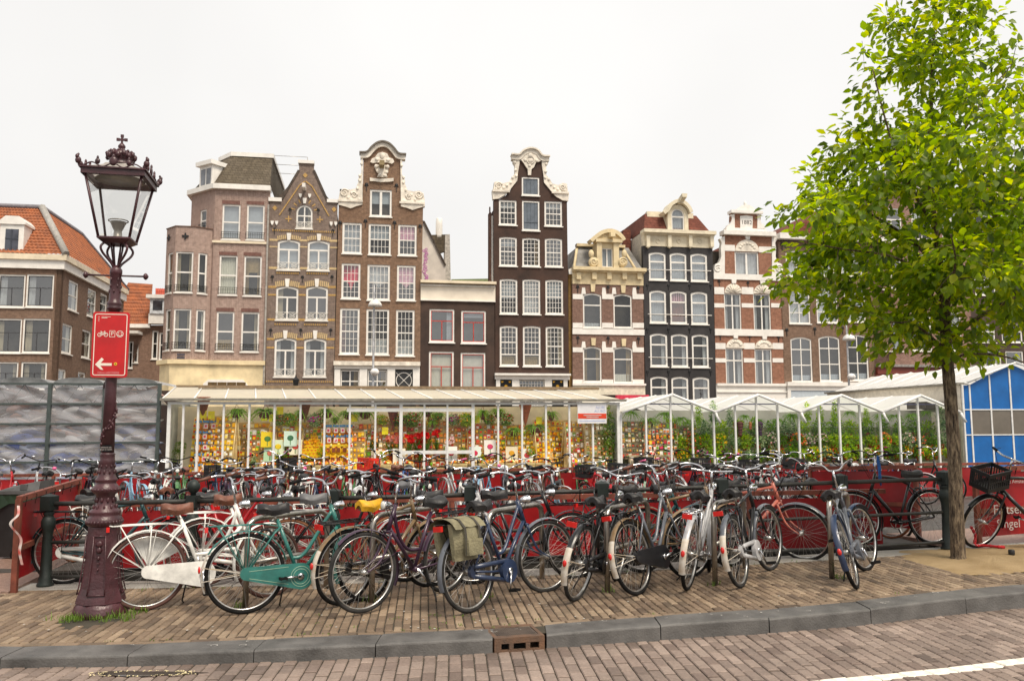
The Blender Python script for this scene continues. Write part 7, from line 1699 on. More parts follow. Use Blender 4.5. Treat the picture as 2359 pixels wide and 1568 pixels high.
# ---- charcoal house with red mansard
K5 = K(1680, 500, 580 / 1541)
f = Fac('charcoal_house', 'charcoal painted house with arched white windows and red mansard roof', K5, 120, 620, 900)
CH = pm('charcoal_paint', srgb('2c292a'), 0.7, var=0.26, scale=0.9, bump=0.35, bscale=24, detail=8)
j = 0
for r in ((153, 465, 275, 665), (303, 470, 423, 670), (450, 475, 570, 675), (158, 737, 278, 970), (305, 742, 425, 975), (453, 747, 573, 980), (162, 1043, 287, 1280), (312, 1047, 433, 1283), (460, 1050, 580, 1285), (165, 1348, 290, 1580), (315, 1350, 437, 1582), (466, 1353, 587, 1585)):
 cu = [('full', 'grey')] if r[1] < 700 else [('full', 'grey')] if r[1] < 800 and r[0] != 305 else [('top', 'pink', 0.3), ('full', 'brown')] if r[0] == 305 else [('right', 'white')]
 f.win(r, [(0.32, 1, 1), (0.68, 1, 1)], rise=0.12, fw=0.13, mid=0.1, curtain=cu, glass=GLASS_B if r[1] < 900 else None); j += 1
f.finish([(134, 1680), (637, 1680), (605, 428), (110, 420)], CH)
for y0, xs in ((592, (138, 590)), (908, (142, 596)), (1214, (147, 602))):
 a, b = f.P(xs[0], y0), f.P(xs[1], y0 + 10); m = MB(); m.tube([(a[0], -0.12, a[1]), (b[0], -0.12, b[1])], 0.03, 6); m.build('window_rail', WHITE, f.root)
anchors(f, [(x_, y_) for y_ in (712, 1022, 1325) for x_ in (142, 292, 442, 592)], 0.14)
FR7 = pm('ivory_trim', srgb('d8cdb4'), 0.6, var=0.1, scale=2)
f.box('frieze', (112, 350, 606, 430), -0.05, 0.36, FR7); f.box('cornice', (104, 318, 613, 342), -0.5, 0.4, FR7); f.box('cornice_bed', (108, 342, 610, 352), -0.25, 0.37, FR7)
for cx in (140, 292, 440, 592):
 x0, x1, z0, z1 = f.R((cx - 12, 352, cx + 12, 435)); m = MB(); m.prism([(x0, z0), (x1, z0), (x1, z1), (x0, z1)], -0.3, -0.051); m.blob(((x0 + x1) / 2, -0.18, z0 + 0.05), (0.11, 0.11, 0.15), 8, 5); m.build('bracket', FR7, f.root)
for cx in (215, 365, 512): x, z = f.P(cx, 390); m = MB(); m.torus(0.14, 0.03, 20, 5, (x, -0.06, z)); m.build('rosette', FR7, f.root)
za, zb_ = f.P(360, 320)[1], f.P(360, 175)[1]; W = f.W; RTILE = brick_mat('red_roof_tiles', srgb('66382b'), srgb('744234'), srgb('44261e'), bw=0.28, bh=0.22, stains=0.3)
m = MB(); m.add([(0.1, 0, za), (W - 0.1, 0, za), (W - 0.1, 9, za), (0.1, 9, za), (0.55, 1.0, zb_), (W - 0.75, 1.0, zb_), (W - 0.75, 9, zb_), (0.55, 9, zb_)], [(0, 1, 5, 4), (1, 2, 6, 5), (3, 0, 4, 7), (4, 5, 6, 7)]); m.build('mansard_roof', RTILE, f.root)
f.box('roof_edge', (168, 162, 500, 200), 0.8, 1.2, FR7)
x0, x1, z0, z1 = f.R((285, 200, 432, 322)); a_, b_, c_, d_ = f.R((312, 158, 403, 312))
o2 = hole_pts(x0, x1, z0, f.P(358, 130)[1], 1.0, 10); facade(f.root, 'dormer_wall', o2, [hole_pts(a_, b_, c_, d_, 1.0, 8)], FR7, 1.3, T=Matrix.Translation((0, -0.05, 0)))
window(f.root, a_, b_, c_, d_, [(0.36, 1, 1), (0.64, 1, 1)], rise=1.0, fw=0.08, mid=0.1, sill=False, curtain=[('full', 'grey')], T=Matrix.Translation((0, -0.05, 0)))
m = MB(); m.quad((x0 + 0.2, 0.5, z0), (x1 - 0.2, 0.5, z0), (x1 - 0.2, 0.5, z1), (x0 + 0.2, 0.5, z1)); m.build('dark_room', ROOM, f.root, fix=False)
curve_band(f, [(250, 195), (278, 170), (300, 135), (345, 110), (390, 118), (425, 150), (445, 190)], 0.24, -0.35, 0.6, FR7, 'dormer_pediment')
x, z = f.P(370, 108); m = MB(); m.add([(x - 0.15, -0.9, z + 0.35), (x + 0.25, -0.9, z + 0.35), (x + 0.2, 0.2, z), (x - 0.2, 0.2, z), (x - 0.12, -0.9, z + 0.1), (x + 0.2, -0.9, z + 0.1), (x + 0.15, 0.2, z - 0.3), (x - 0.15, 0.2, z - 0.3)], [(0, 1, 2, 3), (4, 7, 6, 5), (0, 4, 5, 1), (0, 3, 7, 4), (1, 5, 6, 2)]); m.build('hoist_beam', FR7, f.root)
m = MB(); m.box(-0.6, -0.05, 2.5, 4.5, za - 1.8, za + 0.6); m.build('side_dormer', RTILE, f.root)
m = MB(); m.box(-0.65, -0.601, 2.9, 4.1, za - 0.8, za + 0.5); m.build('side_dormer_window', WHITE, f.root)
f.body(za - 0.1, pm('grey_side_render', srgb('b8b0a2'), 0.85, var=0.15), 9)
# ---- red brick house with white bands, dated 1882
f = Fac('dated_house', 'orange-red brick house with white bands and stepped gable dated 1882', K5, 625, 1110, 1000)
BR8 = brick_mat('brick_orange_red', srgb('7d503d'), srgb('8f604b'), srgb('a4826e'), stain=(0.6, 0.5, 0.45), stains=0.35)
for r in ((690, 760, 810, 1020), (898, 765, 1020, 1025), (700, 1150, 825, 1410), (908, 1155, 1030, 1410)): f.win(r, [(0.32, 2, 1), (0.68, 2, 1)], fw=0.08, mid=0.09, curtain=[('sides', 'white')], muntin=0.05)
f.win((765, 465, 935, 640), [(1.0, 2, 1)], fw=0.1, mid=0.14, curtain=[('full', 'white')], glass=GLASS_B)
f.finish([(637, 1680), (1128, 1680), (1095, 655), (1030, 650), (1028, 350), (950, 345), (948, 190), (738, 188), (736, 340), (688, 345), (688, 640), (614, 640)], BR8)
seg2 = [((618, 688), (812, 896), (1022, 1096)), ((626, 698), (827, 906), (1032, 1108))]
for y0, y1, sg_ in ((715, 765, 0), (830, 860, 0), (1112, 1155, 1), (1220, 1250, 1)):
 for a, b in seg2[sg_]: f.box('white_band', (a, y0, b, y1), -0.03, 0, WHITE)
for r in ((612, 625, 1098, 665), (620, 1015, 1105, 1062)): f.box('string_course', r, -0.1, 0, WHITE)
f.box('ground_floor', (632, 1412, 1128, 1680), -0.12, 0, WHITE); f.box('shop_moulding', (630, 1400, 1126, 1418), -0.25, -0.02, WHITE); f.box('shop_moulding', (634, 1455, 1128, 1464), -0.2, -0.121, WHITE)
for r in ((688, 415, 764, 458), (936, 428, 1028, 470)): f.box('white_band', r, -0.03, 0, WHITE)
for (cx, cy, hw, hh, flut) in ((752, 758, 62, 68, 1), (958, 762, 62, 66, 1), (765, 1148, 66, 66, 0), (970, 1152, 66, 64, 0), (850, 462, 86, 84, 0)):
 x0, x1, z0, z1 = f.R((cx - hw, cy - hh, cx + hw, cy)); P = arc((x0 + x1) / 2, z0, (x1 - x0) / 2, z1 - z0, 0, pi, 14); m = MB(); m.prism(P, -0.06, 0); o = m.build('shell_relief', STONE_WHITE, f.root)
 mm = MB()
 for i in range(1, 8):
  a = pi * i / 8
  if flut: mm.tube([((x0 + x1) / 2 + 0.1 * cos(a), -0.07, z0 + 0.08 * sin(a)), ((x0 + x1) / 2 + 0.92 * (x1 - x0) / 2 * cos(a), -0.07, z0 + 0.92 * (z1 - z0) * sin(a))], 0.035, 5)
  else: mm.blob(((x0 + x1) / 2 + 0.62 * (x1 - x0) / 2 * cos(a), -0.06, z0 + 0.1 + 0.55 * (z1 - z0) * sin(a)), (0.13, 0.05, 0.1), 7, 5, 0.25)
 mm.build('relief_carving', STONE_WHITE, o)['kind'] = 'stuff'
for cx, cy in ((754, 675), (958, 685), (767, 1065), (972, 1072), (852, 362)):
 x0, x1, z0, z1 = f.R((cx - 18, cy - 14, cx + 18, cy + 14)); m = MB(); m.prism([(x0 + 0.05, z0), (x1 - 0.05, z0), (x1, z1), (x0, z1)], -0.12, 0); m.build('keystone', WHITE, f.root)
f.box('gable_cornice', (672, 322, 1042, 352), -0.35, 0.4, WHITE); f.box('top_cornice', (728, 176, 952, 196), -0.3, 0.4, WHITE); f.box('gable_frieze', (700, 298, 985, 322), -0.1, 0.36, WHITE)
for X in (lambda x: x, lambda x: 1716 - x):
 m = MB(); P = [f.P(X(a), b) for a, b in [(690, 352), (672, 360), (655, 372), (668, 400), (662, 440), (665, 500), (650, 540), (622, 552), (612, 590), (615, 635), (690, 635)]]; m.prism(P, -0.08, 0.3); x, z = f.P(X(640), 585); scroll(m, x, z, 0.28, 1.5, -0.1, 0.05, 1, 1); m.build('gable_scroll', WHITE, f.root)
for X in (lambda x: x, lambda x: 1684 - x):
 m = MB(); P = [f.P(X(a), b) for a, b in [(760, 196), (735, 200), (742, 225), (735, 260), (712, 275), (702, 298), (762, 298)]]; m.prism(P, -0.06, 0.3); m.build('top_scroll', WHITE, f.root)
m = MB(); P = [f.P(*p) for p in [(800, 210), (845, 205), (890, 212), (888, 300), (845, 308), (802, 300)]]; m.prism(P, -0.05, 0); dp = m.build('date_stone', WHITE, f.root)
x, z = f.P(846, 257); text('date_lettering', '1882', 0.42, pm('dark_lettering', (0.06, 0.05, 0.045), 0.7), f.root, (x, -0.055, z))
m = MB(); P = [f.P(*p) for p in [(770, 176), (790, 150), (815, 135), (842, 130), (870, 136), (895, 152), (912, 178)]]; m.prism(P, -0.1, 0.3); x, z = f.P(842, 122); m.blob((x, 0.1, z), (0.12, 0.12, 0.22), 8, 6); m.build('crest', WHITE, f.root)
anchors(f, [(652, 685), (857, 695), (660, 1070), (870, 1078), (1075, 1083), (866, 388)], 0.16)
f.body(f.P(850, 640)[1] - 0.3, BR8, 9, RTILE, 3.4)
# ---- brown house partly behind the tree
f = Fac('brown_house', 'brown brick house with tall white windows half hidden by the tree', K5, 1108, 1880, 1000)
BR9 = brick_mat('brick_brown_b', srgb('6a5244'), srgb('7b6252'), srgb('84705f'))
for i in range(3):
 f.win((1165 + 200 * i, 1070 - 8 * i, 1315 + 200 * i, 1390 - 6 * i), [(0.26, 2, 1), (0.37, 2, 1), (0.37, 2, 1)], rise=0.16, fw=0.1, mid=0.07, curtain=[('bottom', 'grey', 0.16)])
 f.win((1148 + 197 * i, 725 - 4 * i, 1300 + 197 * i, 975 - 6 * i), [(0.4, 2, 1), (0.3, 2, 1), (0.3, 2, 1)], fw=0.1, mid=0.06, curtain=[('full', 'white')], glass=GLASS_B)
 f.win((1128 + 195 * i, 455, 1280 + 195 * i, 640), [(0.4, 2, 1), (0.6, 2, 1)], rise=0.16, fw=0.1, mid=0.07, curtain=[('full', 'white')])
f.finish([(1130, 1680), (1900, 1660), (1868, 380), (1072, 390)], BR9)
f.box('shop_cornice', (1122, 1392, 1880, 1420), -0.4, 0.1, WHITE); f.box('shop_moulding', (1128, 1420, 1875, 1450), -0.25, 0, WHITE); f.box('shop_fascia', (1150, 1451, 1850, 1600), -0.18, 0, pm('pale_blue_fascia', srgb('b6c0c8'), 0.6, var=0.05)); f.box('shop_bracket', (1128, 1450, 1150, 1550), -0.3, 0, WHITE); f.box('shop_bracket', (1852, 1440, 1876, 1550), -0.3, 0, WHITE)
f.box('cornice', (1065, 352, 1875, 392), -0.45, 0.4, WHITE)
f.body(f.P(1400, 380)[1], BR9, 9, RTILE, 2.8)
anchors(f, [(1133, 1035), (1332, 1028), (1100, 425), (1530, 1022)], 0.2)
# ---- houses behind the crown
K6 = K(2250, 500, 492 / 1286)
f = Fac('shop_house', 'pink-brown brick house with red-brown timber shop front behind the tree', K6, 248, 912, 1100)
BR10 = brick_mat('brick_rose', srgb('7a5a50'), srgb('8d6c60'), srgb('9a8478'))
for i in range(3):
 for (y0, y1) in ((880, 1150), (470, 720), (150, 370)): f.win((290 + 210 * i, y0, 430 + 210 * i, y1), [(0.35, 1, 1), (0.65, 2, 1)], fw=0.1, mid=0.08, curtain=[('top', 'white', 0.35)] if i else None)
f.finish([(250, 1700), (925, 1690), (905, 20), (205, 30)], BR10)
TIM = pm('red_brown_timber', srgb('6b2f22'), 0.55, var=0.15, scale=3)
f.box('shop_beam', (248, 1265, 922, 1315), -0.25, 0, TIM); f.box('shop_beam_cap', (245, 1248, 925, 1265), -0.4, 0, pm('zinc_edge', srgb('8a8480'), 0.6))
for a in (252, 410, 515, 622, 720, 820, 890): f.box('shop_post', (a, 1316, a + (60 if a < 300 else 16), 1680), -0.2, 0, TIM)
for i, (a, b) in enumerate(((314, 409), (427, 514), (532, 621), (639, 719), (737, 819))):
 x0, x1, z0, z1 = f.R((a, 1316, b, 1500)); window(f.root, x0, x1, z0, z1, [(0.34, 2, 1), (0.33, 2, 1), (0.33, 2, 1)], frame=TIM, fw=0.03, mid=0.03, sill=False, T=Matrix.Translation((0, -0.14, 0)), curtain=[('full', 'pale')])
f.body(f.P(500, 40)[1], BR10, 9, ROOF_DARK, 2.5); f.box('cornice', (200, 15, 910, 40), -0.4, 0.4, WHITE)
f = Fac('dark_timber_house', 'dark brown house with white windows right of the tree', K6, 915, 1700, 1100)
for i in range(4):
 for (y0, y1) in ((960, 1090), (560, 760), (200, 400)): f.win((940 + 190 * i, y0, 1085 + 190 * i, y1), [(0.4, 1, 1), (0.6, 2, 1)], fw=0.1, mid=0.08)
f.win((1010, 1150, 1130, 1300), [(1, 1, 1)], fw=0.1); f.win((1160, 1150, 1285, 1300), [(1, 1, 1)], fw=0.1)
f.finish([(918, 1700), (1720, 1680), (1700, 80), (905, 90)], pm('dark_house_paint', srgb('43342b'), 0.75, var=0.15, scale=1.5, bump=0.3))
f.box('cornice', (900, 60, 1705, 92), -0.4, 0.4, CREAM); f.body(f.P(1200, 90)[1], BRB, 9, RTILE, 2.5)
# ---- corner house with orange roof, far left
K1 = K(0, 350, 480 / 1004)
def tile_roof(name, A_, B_, C_, D_, mat, parent, rows, colsn, bump=0.05):
 """quad A-B (eave) D-C (ridge) tiled with overlapping rolled rows"""
 A_, B_, C_, D_ = map(Vector, (A_, B_, C_, D_)); nrm = (B_ - A_).cross(D_ - A_).normalized(); m = MB(); m.smooth = False; vs = []; nc = colsn * 4
 if nrm.z < 0: nrm = -nrm
 for r in range(rows):
  for e_, t in ((1.0, r / rows), (0.15, (r + 1) / rows)):
   for c in range(nc + 1):
    u = c / nc; p = A_.lerp(B_, u).lerp(D_.lerp(C_, u), t); vs.append(p + nrm * (bump * e_ + bump * 0.55 * sin(2 * pi * c / 4)))
 fs = []; n = nc + 1
 for r in range(rows):
  for c in range(nc): fs.append((r * 2 * n + c, r * 2 * n + c + 1, r * 2 * n + n + c + 1, r * 2 * n + n + c))
  if r: fs += [(r * 2 * n - n + c, r * 2 * n - n + c + 1, r * 2 * n + c + 1, r * 2 * n + c) for c in range(nc)]
 m.add(vs, fs); return m.build(name, mat, parent, fix=False)
ORANGE = pm('orange_pantiles', srgb('b06a42'), 0.85, var=0.2, scale=2, col2=srgb('80503a'), detail=9)
f = Fac('orange_roof_house', 'brown brick corner house with orange tiled hip roof behind the lamp', K1, -420, 330, 1100, c=58)
BR0 = brick_mat('brick_umber', srgb('6b5344'), srgb('7b6150'), srgb('857264'), stains=0.4)
for dx in (0, -160, -320):
 for (r, cu) in (((145, 805, 300, 990), [('left', 'white')]), ((125, 1052, 280, 1245), [('left', 'cream')]), ((115, 1295, 260, 1450), [('sides', 'cream')])):
  if dx and r[1] == 1052 and dx == -320: pass
  f.win((r[0] + dx, r[1], r[2] + dx, r[3]), [(0.4, 1, 1), (0.6, 2, 1)], fw=0.1, mid=0.04, curtain=cu, sash=pm('dark_sash', (0.05, 0.05, 0.055), 0.5))
W = f.W; zE0 = f.P(300, 760)[1]
f.finish([(0, -0.1), (W, -0.1), (W, zE0), (0, zE0)], BR0, local=True)
T = Matrix.Translation((W, 0, 0)) @ Matrix.Rotation(pi / 2, 4, 'Z'); LD = 14.0
def side_t(cx):
 vx = K1(cx, 1000)[0]; d = ray(vx, 900); o_ = f.root.location; P0 = o_ + hax * W
 # intersect plan ray with the line P0 + t*hno
 k = d.x / d.y; return (k * P0.y - P0.x) / (hno.x - k * hno.y)
def zside(t, cy): p = f.root.location + hax * W + hno * t; return zat(p.x, p.y, K1(0, cy)[1])
hs, ws_ = [], []
for a, b, y0, y1 in ((355, 412, 845, 1010), (465, 515, 890, 1045), (538, 577, 915, 1030), (332, 390, 1085, 1250), (445, 495, 1118, 1275), (520, 560, 1140, 1280), (318, 366, 1335, 1450), (432, 475, 1352, 1450)):
 t0_, t1_ = side_t(a), side_t(b); zz = (zside((t0_ + t1_) / 2, y1), zside((t0_ + t1_) / 2, y0)); hs.append(hole_pts(t0_, t1_, zz[0], zz[1], 0)); ws_.append((t0_, t1_, zz[0], zz[1]))
facade(f.root, 'side_wall', [(0, -0.1), (LD, -0.1), (LD, zE0), (0, zE0)], hs, BR0, 0.3, T=T)
for a in ws_: window(f.root, *a, [(0.5, 1, 1), (0.5, 1, 1)], fw=0.13, mid=0.06, T=T, curtain=[('right', 'pale')])
m = MB(); m.quad((0.2, 0.6, 0), (LD - 0.2, 0.6, 0), (LD - 0.2, 0.6, zE0), (0.2, 0.6, zE0)); o = m.build('dark_room', ROOM, f.root, fix=False); o.matrix_local = T
zc = zE0
plan_slab(f, 'cornice', [(-1, -0.35), (W + 0.35, -0.35), (W + 0.35, LD), (W - 0.3, LD), (W - 0.3, 0.3), (-1, 0.3)], zc + 0.36, zc + 0.72, CREAM); plan_slab(f, 'frieze', [(-1, -0.2), (W + 0.2, -0.2), (W + 0.2, LD), (W - 0.2, LD), (W - 0.2, 0.2), (-1, 0.2)], zc - 0.2, zc + 0.359, WHITE)
ze = zc + 0.72; zr_ = f.P(150, 455)[1] + 1.0; xr = W - 2.5
tile_roof('front_roof', (-1, -0.3, ze), (W + 0.3, -0.3, ze), (xr, 3.0, zr_), (-1, 3.0, zr_), ORANGE, f.root, 16, 34)
tile_roof('side_roof', (W + 0.3, -0.3, ze), (W + 0.3, LD, ze), (xr, LD - 3, zr_), (xr, 3.0, zr_), ORANGE, f.root, 16, 40)
m = MB(); m.tube([(W + 0.3, -0.3, ze + 0.05), (xr, 3.0, zr_ + 0.1)], 0.24, 6); m.build('hip_lead', pm('hip_mortar', srgb('9a9690'), 0.8, var=0.15), f.root)
m = MB(); m.tube([(xr, 3.0, zr_ + 0.1), (xr, LD - 3, zr_ + 0.1), (W + 0.3, LD, ze)], 0.16, 6); m.tube([(xr, 3.0, zr_ + 0.1), (-1, 3.0, zr_ + 0.1)], 0.16, 6); m.build('ridge_lead', pm('ridge_grey', srgb('77747a'), 0.7), f.root)
x0, x1, z0, z1 = f.R((0, 545, 135, 690)); m = MB(); m.box(x0, x1, -0.1, 4, ze - 0.02, z1 + 0.2); m.build('dormer', WHITE, f.root)
m = MB(); P = [(x0 - 0.1, z1 + 0.21), (x1 + 0.1, z1 + 0.21), (x1 + 0.1, z1 + 0.36), ((x0 + x1) / 2 + 0.4, z1 + 0.75), ((x0 + x1) / 2 - 0.4, z1 + 0.75), (x0 - 0.1, z1 + 0.36)]; m.prism(P, -0.2, 3.5); m.build('dormer_pediment', WHITE, f.root)
m = MB(); m.box(x0 + 0.35, x1 - 0.3, -0.13, -0.101, ze + 0.25, z1 - 0.1); dg = m.build('dormer_glass', pm('dormer_dark', (0.05, 0.055, 0.07), 0.12, var=0.4, scale=1), f.root)
m = MB(); xm = (x0 + x1) / 2; m.box(xm - 0.04, xm + 0.04, -0.16, -0.131, ze + 0.25, z1 - 0.1); m.box(x0 + 0.35, x1 - 0.3, -0.158, -0.132, (ze + z1) / 2 + 0.1, (ze + z1) / 2 + 0.18); m.build('dormer_bars', pm('dark_bars', srgb('3a3f48'), 0.5), dg)
# ---- smaller orange-roofed house further back
f = Fac('back_street_house', 'small brick house with orange roof down the side street', K1, 672, 960, 1200, c=74)
for r in ((850, 1120, 885, 1280), (890, 1130, 922, 1285), (745, 1195, 775, 1300)): f.win(r, [(0.45, 1, 1), (0.55, 1, 1)], fw=0.12)
f.win((700, 1180, 745, 1330), [(0.4, 2, 1), (0.6, 2, 1)], fw=0.1)
f.finish([(640, 1600), (990, 1600), (985, 1090), (640, 1090)], brick_mat('brick_back', srgb('7a5f50'), srgb('876a5a'), srgb('8a7668')))
a_, b_, c_, d_ = f.P(600, 1088), f.P(845, 1088), f.P(785, 895), f.P(640, 885)
tile_roof('front_roof', (a_[0], -0.3, a_[1]), (b_[0], -0.3, b_[1]), (c_[0], 4, c_[1] + 1.2), (d_[0], 4, d_[1] + 1.2), ORANGE, f.root, 12, 22)
a2, c2 = f.P(990, 1045), f.P(990, 900)
tile_roof('right_roof', (b_[0] + 0.2, 0.5, a2[1]), (a2[0], 0.5, a2[1]), (a2[0], 5, c2[1] + 1.0), (c_[0], 5, c2[1] + 1.0), pm('red_pantiles', srgb('a84a36'), 0.8, var=0.2), f.root, 8, 16)
f.box('cornice', (840, 1030, 985, 1085), -0.5, 0.4, WHITE)
x0, x1, z0, z1 = f.R((850, 945, 930, 1030)); m = MB(); m.box(x0, x1, -0.6, 3, z0, z1); m.build('dormer', pm('dormer_grey', srgb('c8ccd0'), 0.6), f.root); m = MB(); m.box(x1 - 0.9, x1 - 0.15, -0.63, -0.601, z0 + 0.3, z1 - 0.2); m.build('dormer_glass', MATS['dormer_dark'], f.root); m = MB(); m.box(x0 - 0.3, x1 + 0.3, -0.8, 3, z1 + 0.001, z1 + 0.3); m.build('dormer_cap', WHITE, f.root)
f.box('white_beam', (700, 1085, 845, 1105), -0.4, 0, WHITE); f.box('shop_canopy', (700, 1130, 800, 1145), -1.5, 0, WHITE)
f.body(f.P(800, 1095)[1], MATS['brick_back'], 10)
# ---- modern lamp standards on the far street
def far_lamp(vx, vtop, vbell, label, c=44, globe=True):
 b = vp(vx, 950, c); r = tag(empty('lamp_standard', (b.x, b.y, -0.1), TH), label, 'street lamp', 'slim lamp standards on the far quay')
 zt, zb = zat(b.x, b.y, vtop) + 0.1, zat(b.x, b.y, vbell) + 0.1
 m = MB(); m.tube([(0, 0, 0), (0, 0, 3.0), (0, 0, 3.05), (0, 0, zt - 0.4), (0, 0, zt)], [0.09, 0.08, 0.065, 0.05, 0.02], 10); m.build('pole', pm('galvanised', srgb('a8a8aa'), 0.5, 0.4), r)
 m = MB(); m.lathe([(0.36, 0), (0.35, 0.1), (0.27, 0.24), (0.14, 0.32), (0.03, 0.36)], 16, 0.05, -0.12, M=Matrix.Translation((0, 0, zb - 0.15))); m.build('lamp_shade', pm('pale_shade', srgb('d6d3cf'), 0.5), r)
 zg = zat(b.x, b.y, 857 if vx < 1500 else 868) + 0.1; m = MB(); m.blob((0.08, -0.15, zg), (0.23, 0.23, 0.2), 14, 8); m.build('lamp_globe', pm('opal_globe', (0.7, 0.68, 0.66), 0.3), r)
far_lamp(858, 655, 700, 'slim grey lamp standard in front of the brown neck-gable house'); far_lamp(1958, 740, 778, 'slim grey lamp standard in front of the house half hidden by tree')
b = vp(681, 880, 52); r = tag(empty('wall_lantern', (b.x, b.y, b.z)), 'small black lantern above the stall roof before the gabled house', 'lantern')
m = MB(); m.lathe([(0.12, -0.35), (0.2, 0.12), (0.22, 0.14), (0.05, 0.32), (0.03, 0.45)], 6, smooth=False); m.build('lantern_body', DARK_METAL, r); m = MB(); m.tube([(0, 0, -0.35), (0, 0, -3.2)], 0.05, 6); m.build('lantern_post', DARK_METAL, r)
# ================================================================== FLOATING FLOWER STALLS
frnd = random.Random(11)
SC = 27.5; SO = Vector((0, SC, 0))
def su(vx, vy=1000): p = vp(vx, vy, SC, 0.176); return (p - SO).dot(hax)
def sz(vx, vy, dv=0.0):
 p = vp(vx, 1000, SC + dv / cos(TH), 0.176); return zat(p.x, p.y, vy)
U0, U1 = su(388), su(1424)
def at_stall(u, v, z=0.0): return SO + hax * u + hno * v + Vector((0, 0, z))
ALU = pm('white_aluminium', (0.74, 0.73, 0.71), 0.45, 0.0, var=0.06)
G_STALL = glass_mat('stall_glass', (0.96, 0.97, 0.96), 0.0, 0.01, ior=1.28)
ROOF_TR = translucent_mat('stall_roof_sheet', (0.95, 0.88, 0.74), 0.55, dirt=0.03)
ROOF_W = translucent_mat('white_roof_sheet', (0.95, 0.94, 0.91), 0.42, dirt=0.03)
WOOD = pm('rack_wood', srgb('e2c48c'), 0.7, var=0.2, scale=4)
stall = tag(empty('flower_stall', tuple(SO), TH), 'long glazed flower stall with cream roof behind the bicycle barge', 'market stall')
ZE = 2.5; ZR = sz(900, 893, 2.5); D1 = 5.0
m = MB(); m.box(U0 - 0.3, U1 + 0.3, -0.5, D1 + 0.4, -1.2, 0.0); m.build('pontoon', pm('pontoon_concrete', srgb('6a655e'), 0.85), stall)
def roof_panels(root, ua, ub, ra, rb, n, mat):
 for i in range(n):
  a, b = ua + (ub - ua) * i / n, ua + (ub - ua) * (i + 1) / n; c, d = ra + (rb - ra) * i / n, ra + (rb - ra) * (i + 1) / n
  mm = MB(); mm.add([(a + 0.02, -0.1, ZE), (b - 0.02, -0.1, ZE), (d - 0.02, 2.5, ZR), (c + 0.02, 2.5, ZR)], [(0, 1, 2, 3)]); mm.build('roof_sheet', mat, root, fix=False)
  mm = MB(); mm.tube([(a, -0.11, ZE + 0.01), (c, 2.5, ZR + 0.015)], 0.028, 5); mm.build('roof_bar', ALU, root)
roof_panels(stall, U0 - 0.2, U1 + 0.2, su(432) * 1.09 + 0.0, su(1345) * 1.09, 16, ROOF_TR)
RA, RB = su(432) * 1.09, su(1345) * 1.09
m = MB(); m.add([(U0 - 0.2, -0.1, ZE), (RA, 2.5, ZR), (U0 - 0.2, D1 + 0.2, ZE)], [(0, 1, 2)]); m.add([(U1 + 0.2, -0.1, ZE), (RB, 2.5, ZR), (U1 + 0.2, D1 + 0.2, ZE)], [(0, 1, 2)]); m.build('hip_roof', ROOF_TR, stall, fix=False); m = MB(); m.add([(RA, 2.5, ZR), (RB, 2.5, ZR), (U1 + 0.2, D1 + 0.2, ZE), (U0 - 0.2, D1 + 0.2, ZE)], [(0, 1, 2, 3)]); m.build('rear_glazing', G_STALL, stall, fix=False)  # unseen rear slope left clear to let sky light in
m = MB(); m.box(RA - 0.0, RB, 2.42, 2.58, ZR + 0.0, ZR + 0.06); m.build('ridge_cap', pm('brown_ridge', srgb('7d6a52'), 0.7), stall)
m = MB(); m.box(RA + 0.8, RB + 0.9, 2.0, 2.12, ZR - 0.06, ZR + 0.03); m.build('ridge_vent', pm('brown_ridge', srgb('7d6a52'), 0.7), stall)
m = MB(); m.box(U0 - 0.25, U1 + 0.25, -0.2, -0.11, ZE - 0.05, ZE + 0.03); m.build('gutter', pm('gutter_grey', srgb('8a857a'), 0.5, 0.3), stall)
m = MB(); m.box(U0 - 0.05, U1 + 0.05, -0.06, 0.06, ZE - 0.16, ZE - 0.08); m.build('eaves_beam', ALU, stall)
MV = [388, 421, 455, 514, 573, 631, 691, 747, 805, 864, 923, 977, 1030, 1089, 1147, 1202, 1257, 1311, 1365, 1424]
MU = [su(v) for v in MV]
for i, u in enumerate(MU):
 wd = 0.05 if i in (0, 10, 13, 19) else 0.03
 m = MB(); m.box(u - wd, u + wd, -0.05, 0.05, 0.0, ZE - 0.161); m.build('mullion', ALU, stall)
for a, b in zip(MU[:-1], MU[1:]):
 m = MB(); m.quad((a + 0.03, 0, 0.05), (b - 0.03, 0, 0.05), (b - 0.03, 0, ZE - 0.17), (a + 0.03, 0, ZE - 0.17)); m.build('pane', G_STALL, stall, fix=False)
zb = sz(1000, 943); m = MB(); m.box(su(798), MU[13] - 0.05, -0.045, 0.045, zb - 0.07, zb + 0.05); m.build('door_head', ALU, stall)
m = MB(); m.box(MU[10] + 0.05, MU[13] - 0.05, -0.045, 0.045, 0.75, 0.86); m.build('door_rail', ALU, stall)
m = MB(); m.box(U0, U1, -0.04, 0.04, 0.0, 0.06); m.build('sill_rail', ALU, stall)
for u in (U0, U1):
 m = MB(); m.box(u - 0.03, u + 0.03, 0.06, D1, 0, ZE - 0.1); m.build('end_wall', translucent_mat('frosted_side', (0.55, 0.57, 0.53), 0.4), stall)
m = MB(); m.box(U0, U1, 1.1, 1.16, 0, ZE - 0.2); m.build('rear_backing', pm('bounce_board', srgb('e6dcc4'), 0.8, var=0.12, scale=1.5), stall)  # pale board added to bounce light and brighten the gaps between racks
m = MB(); m.box(U0, U1, 0.06, D1, 0.0, 0.02); m.build('floor', pm('stall_floor', srgb('7a6a58'), 0.8), stall)
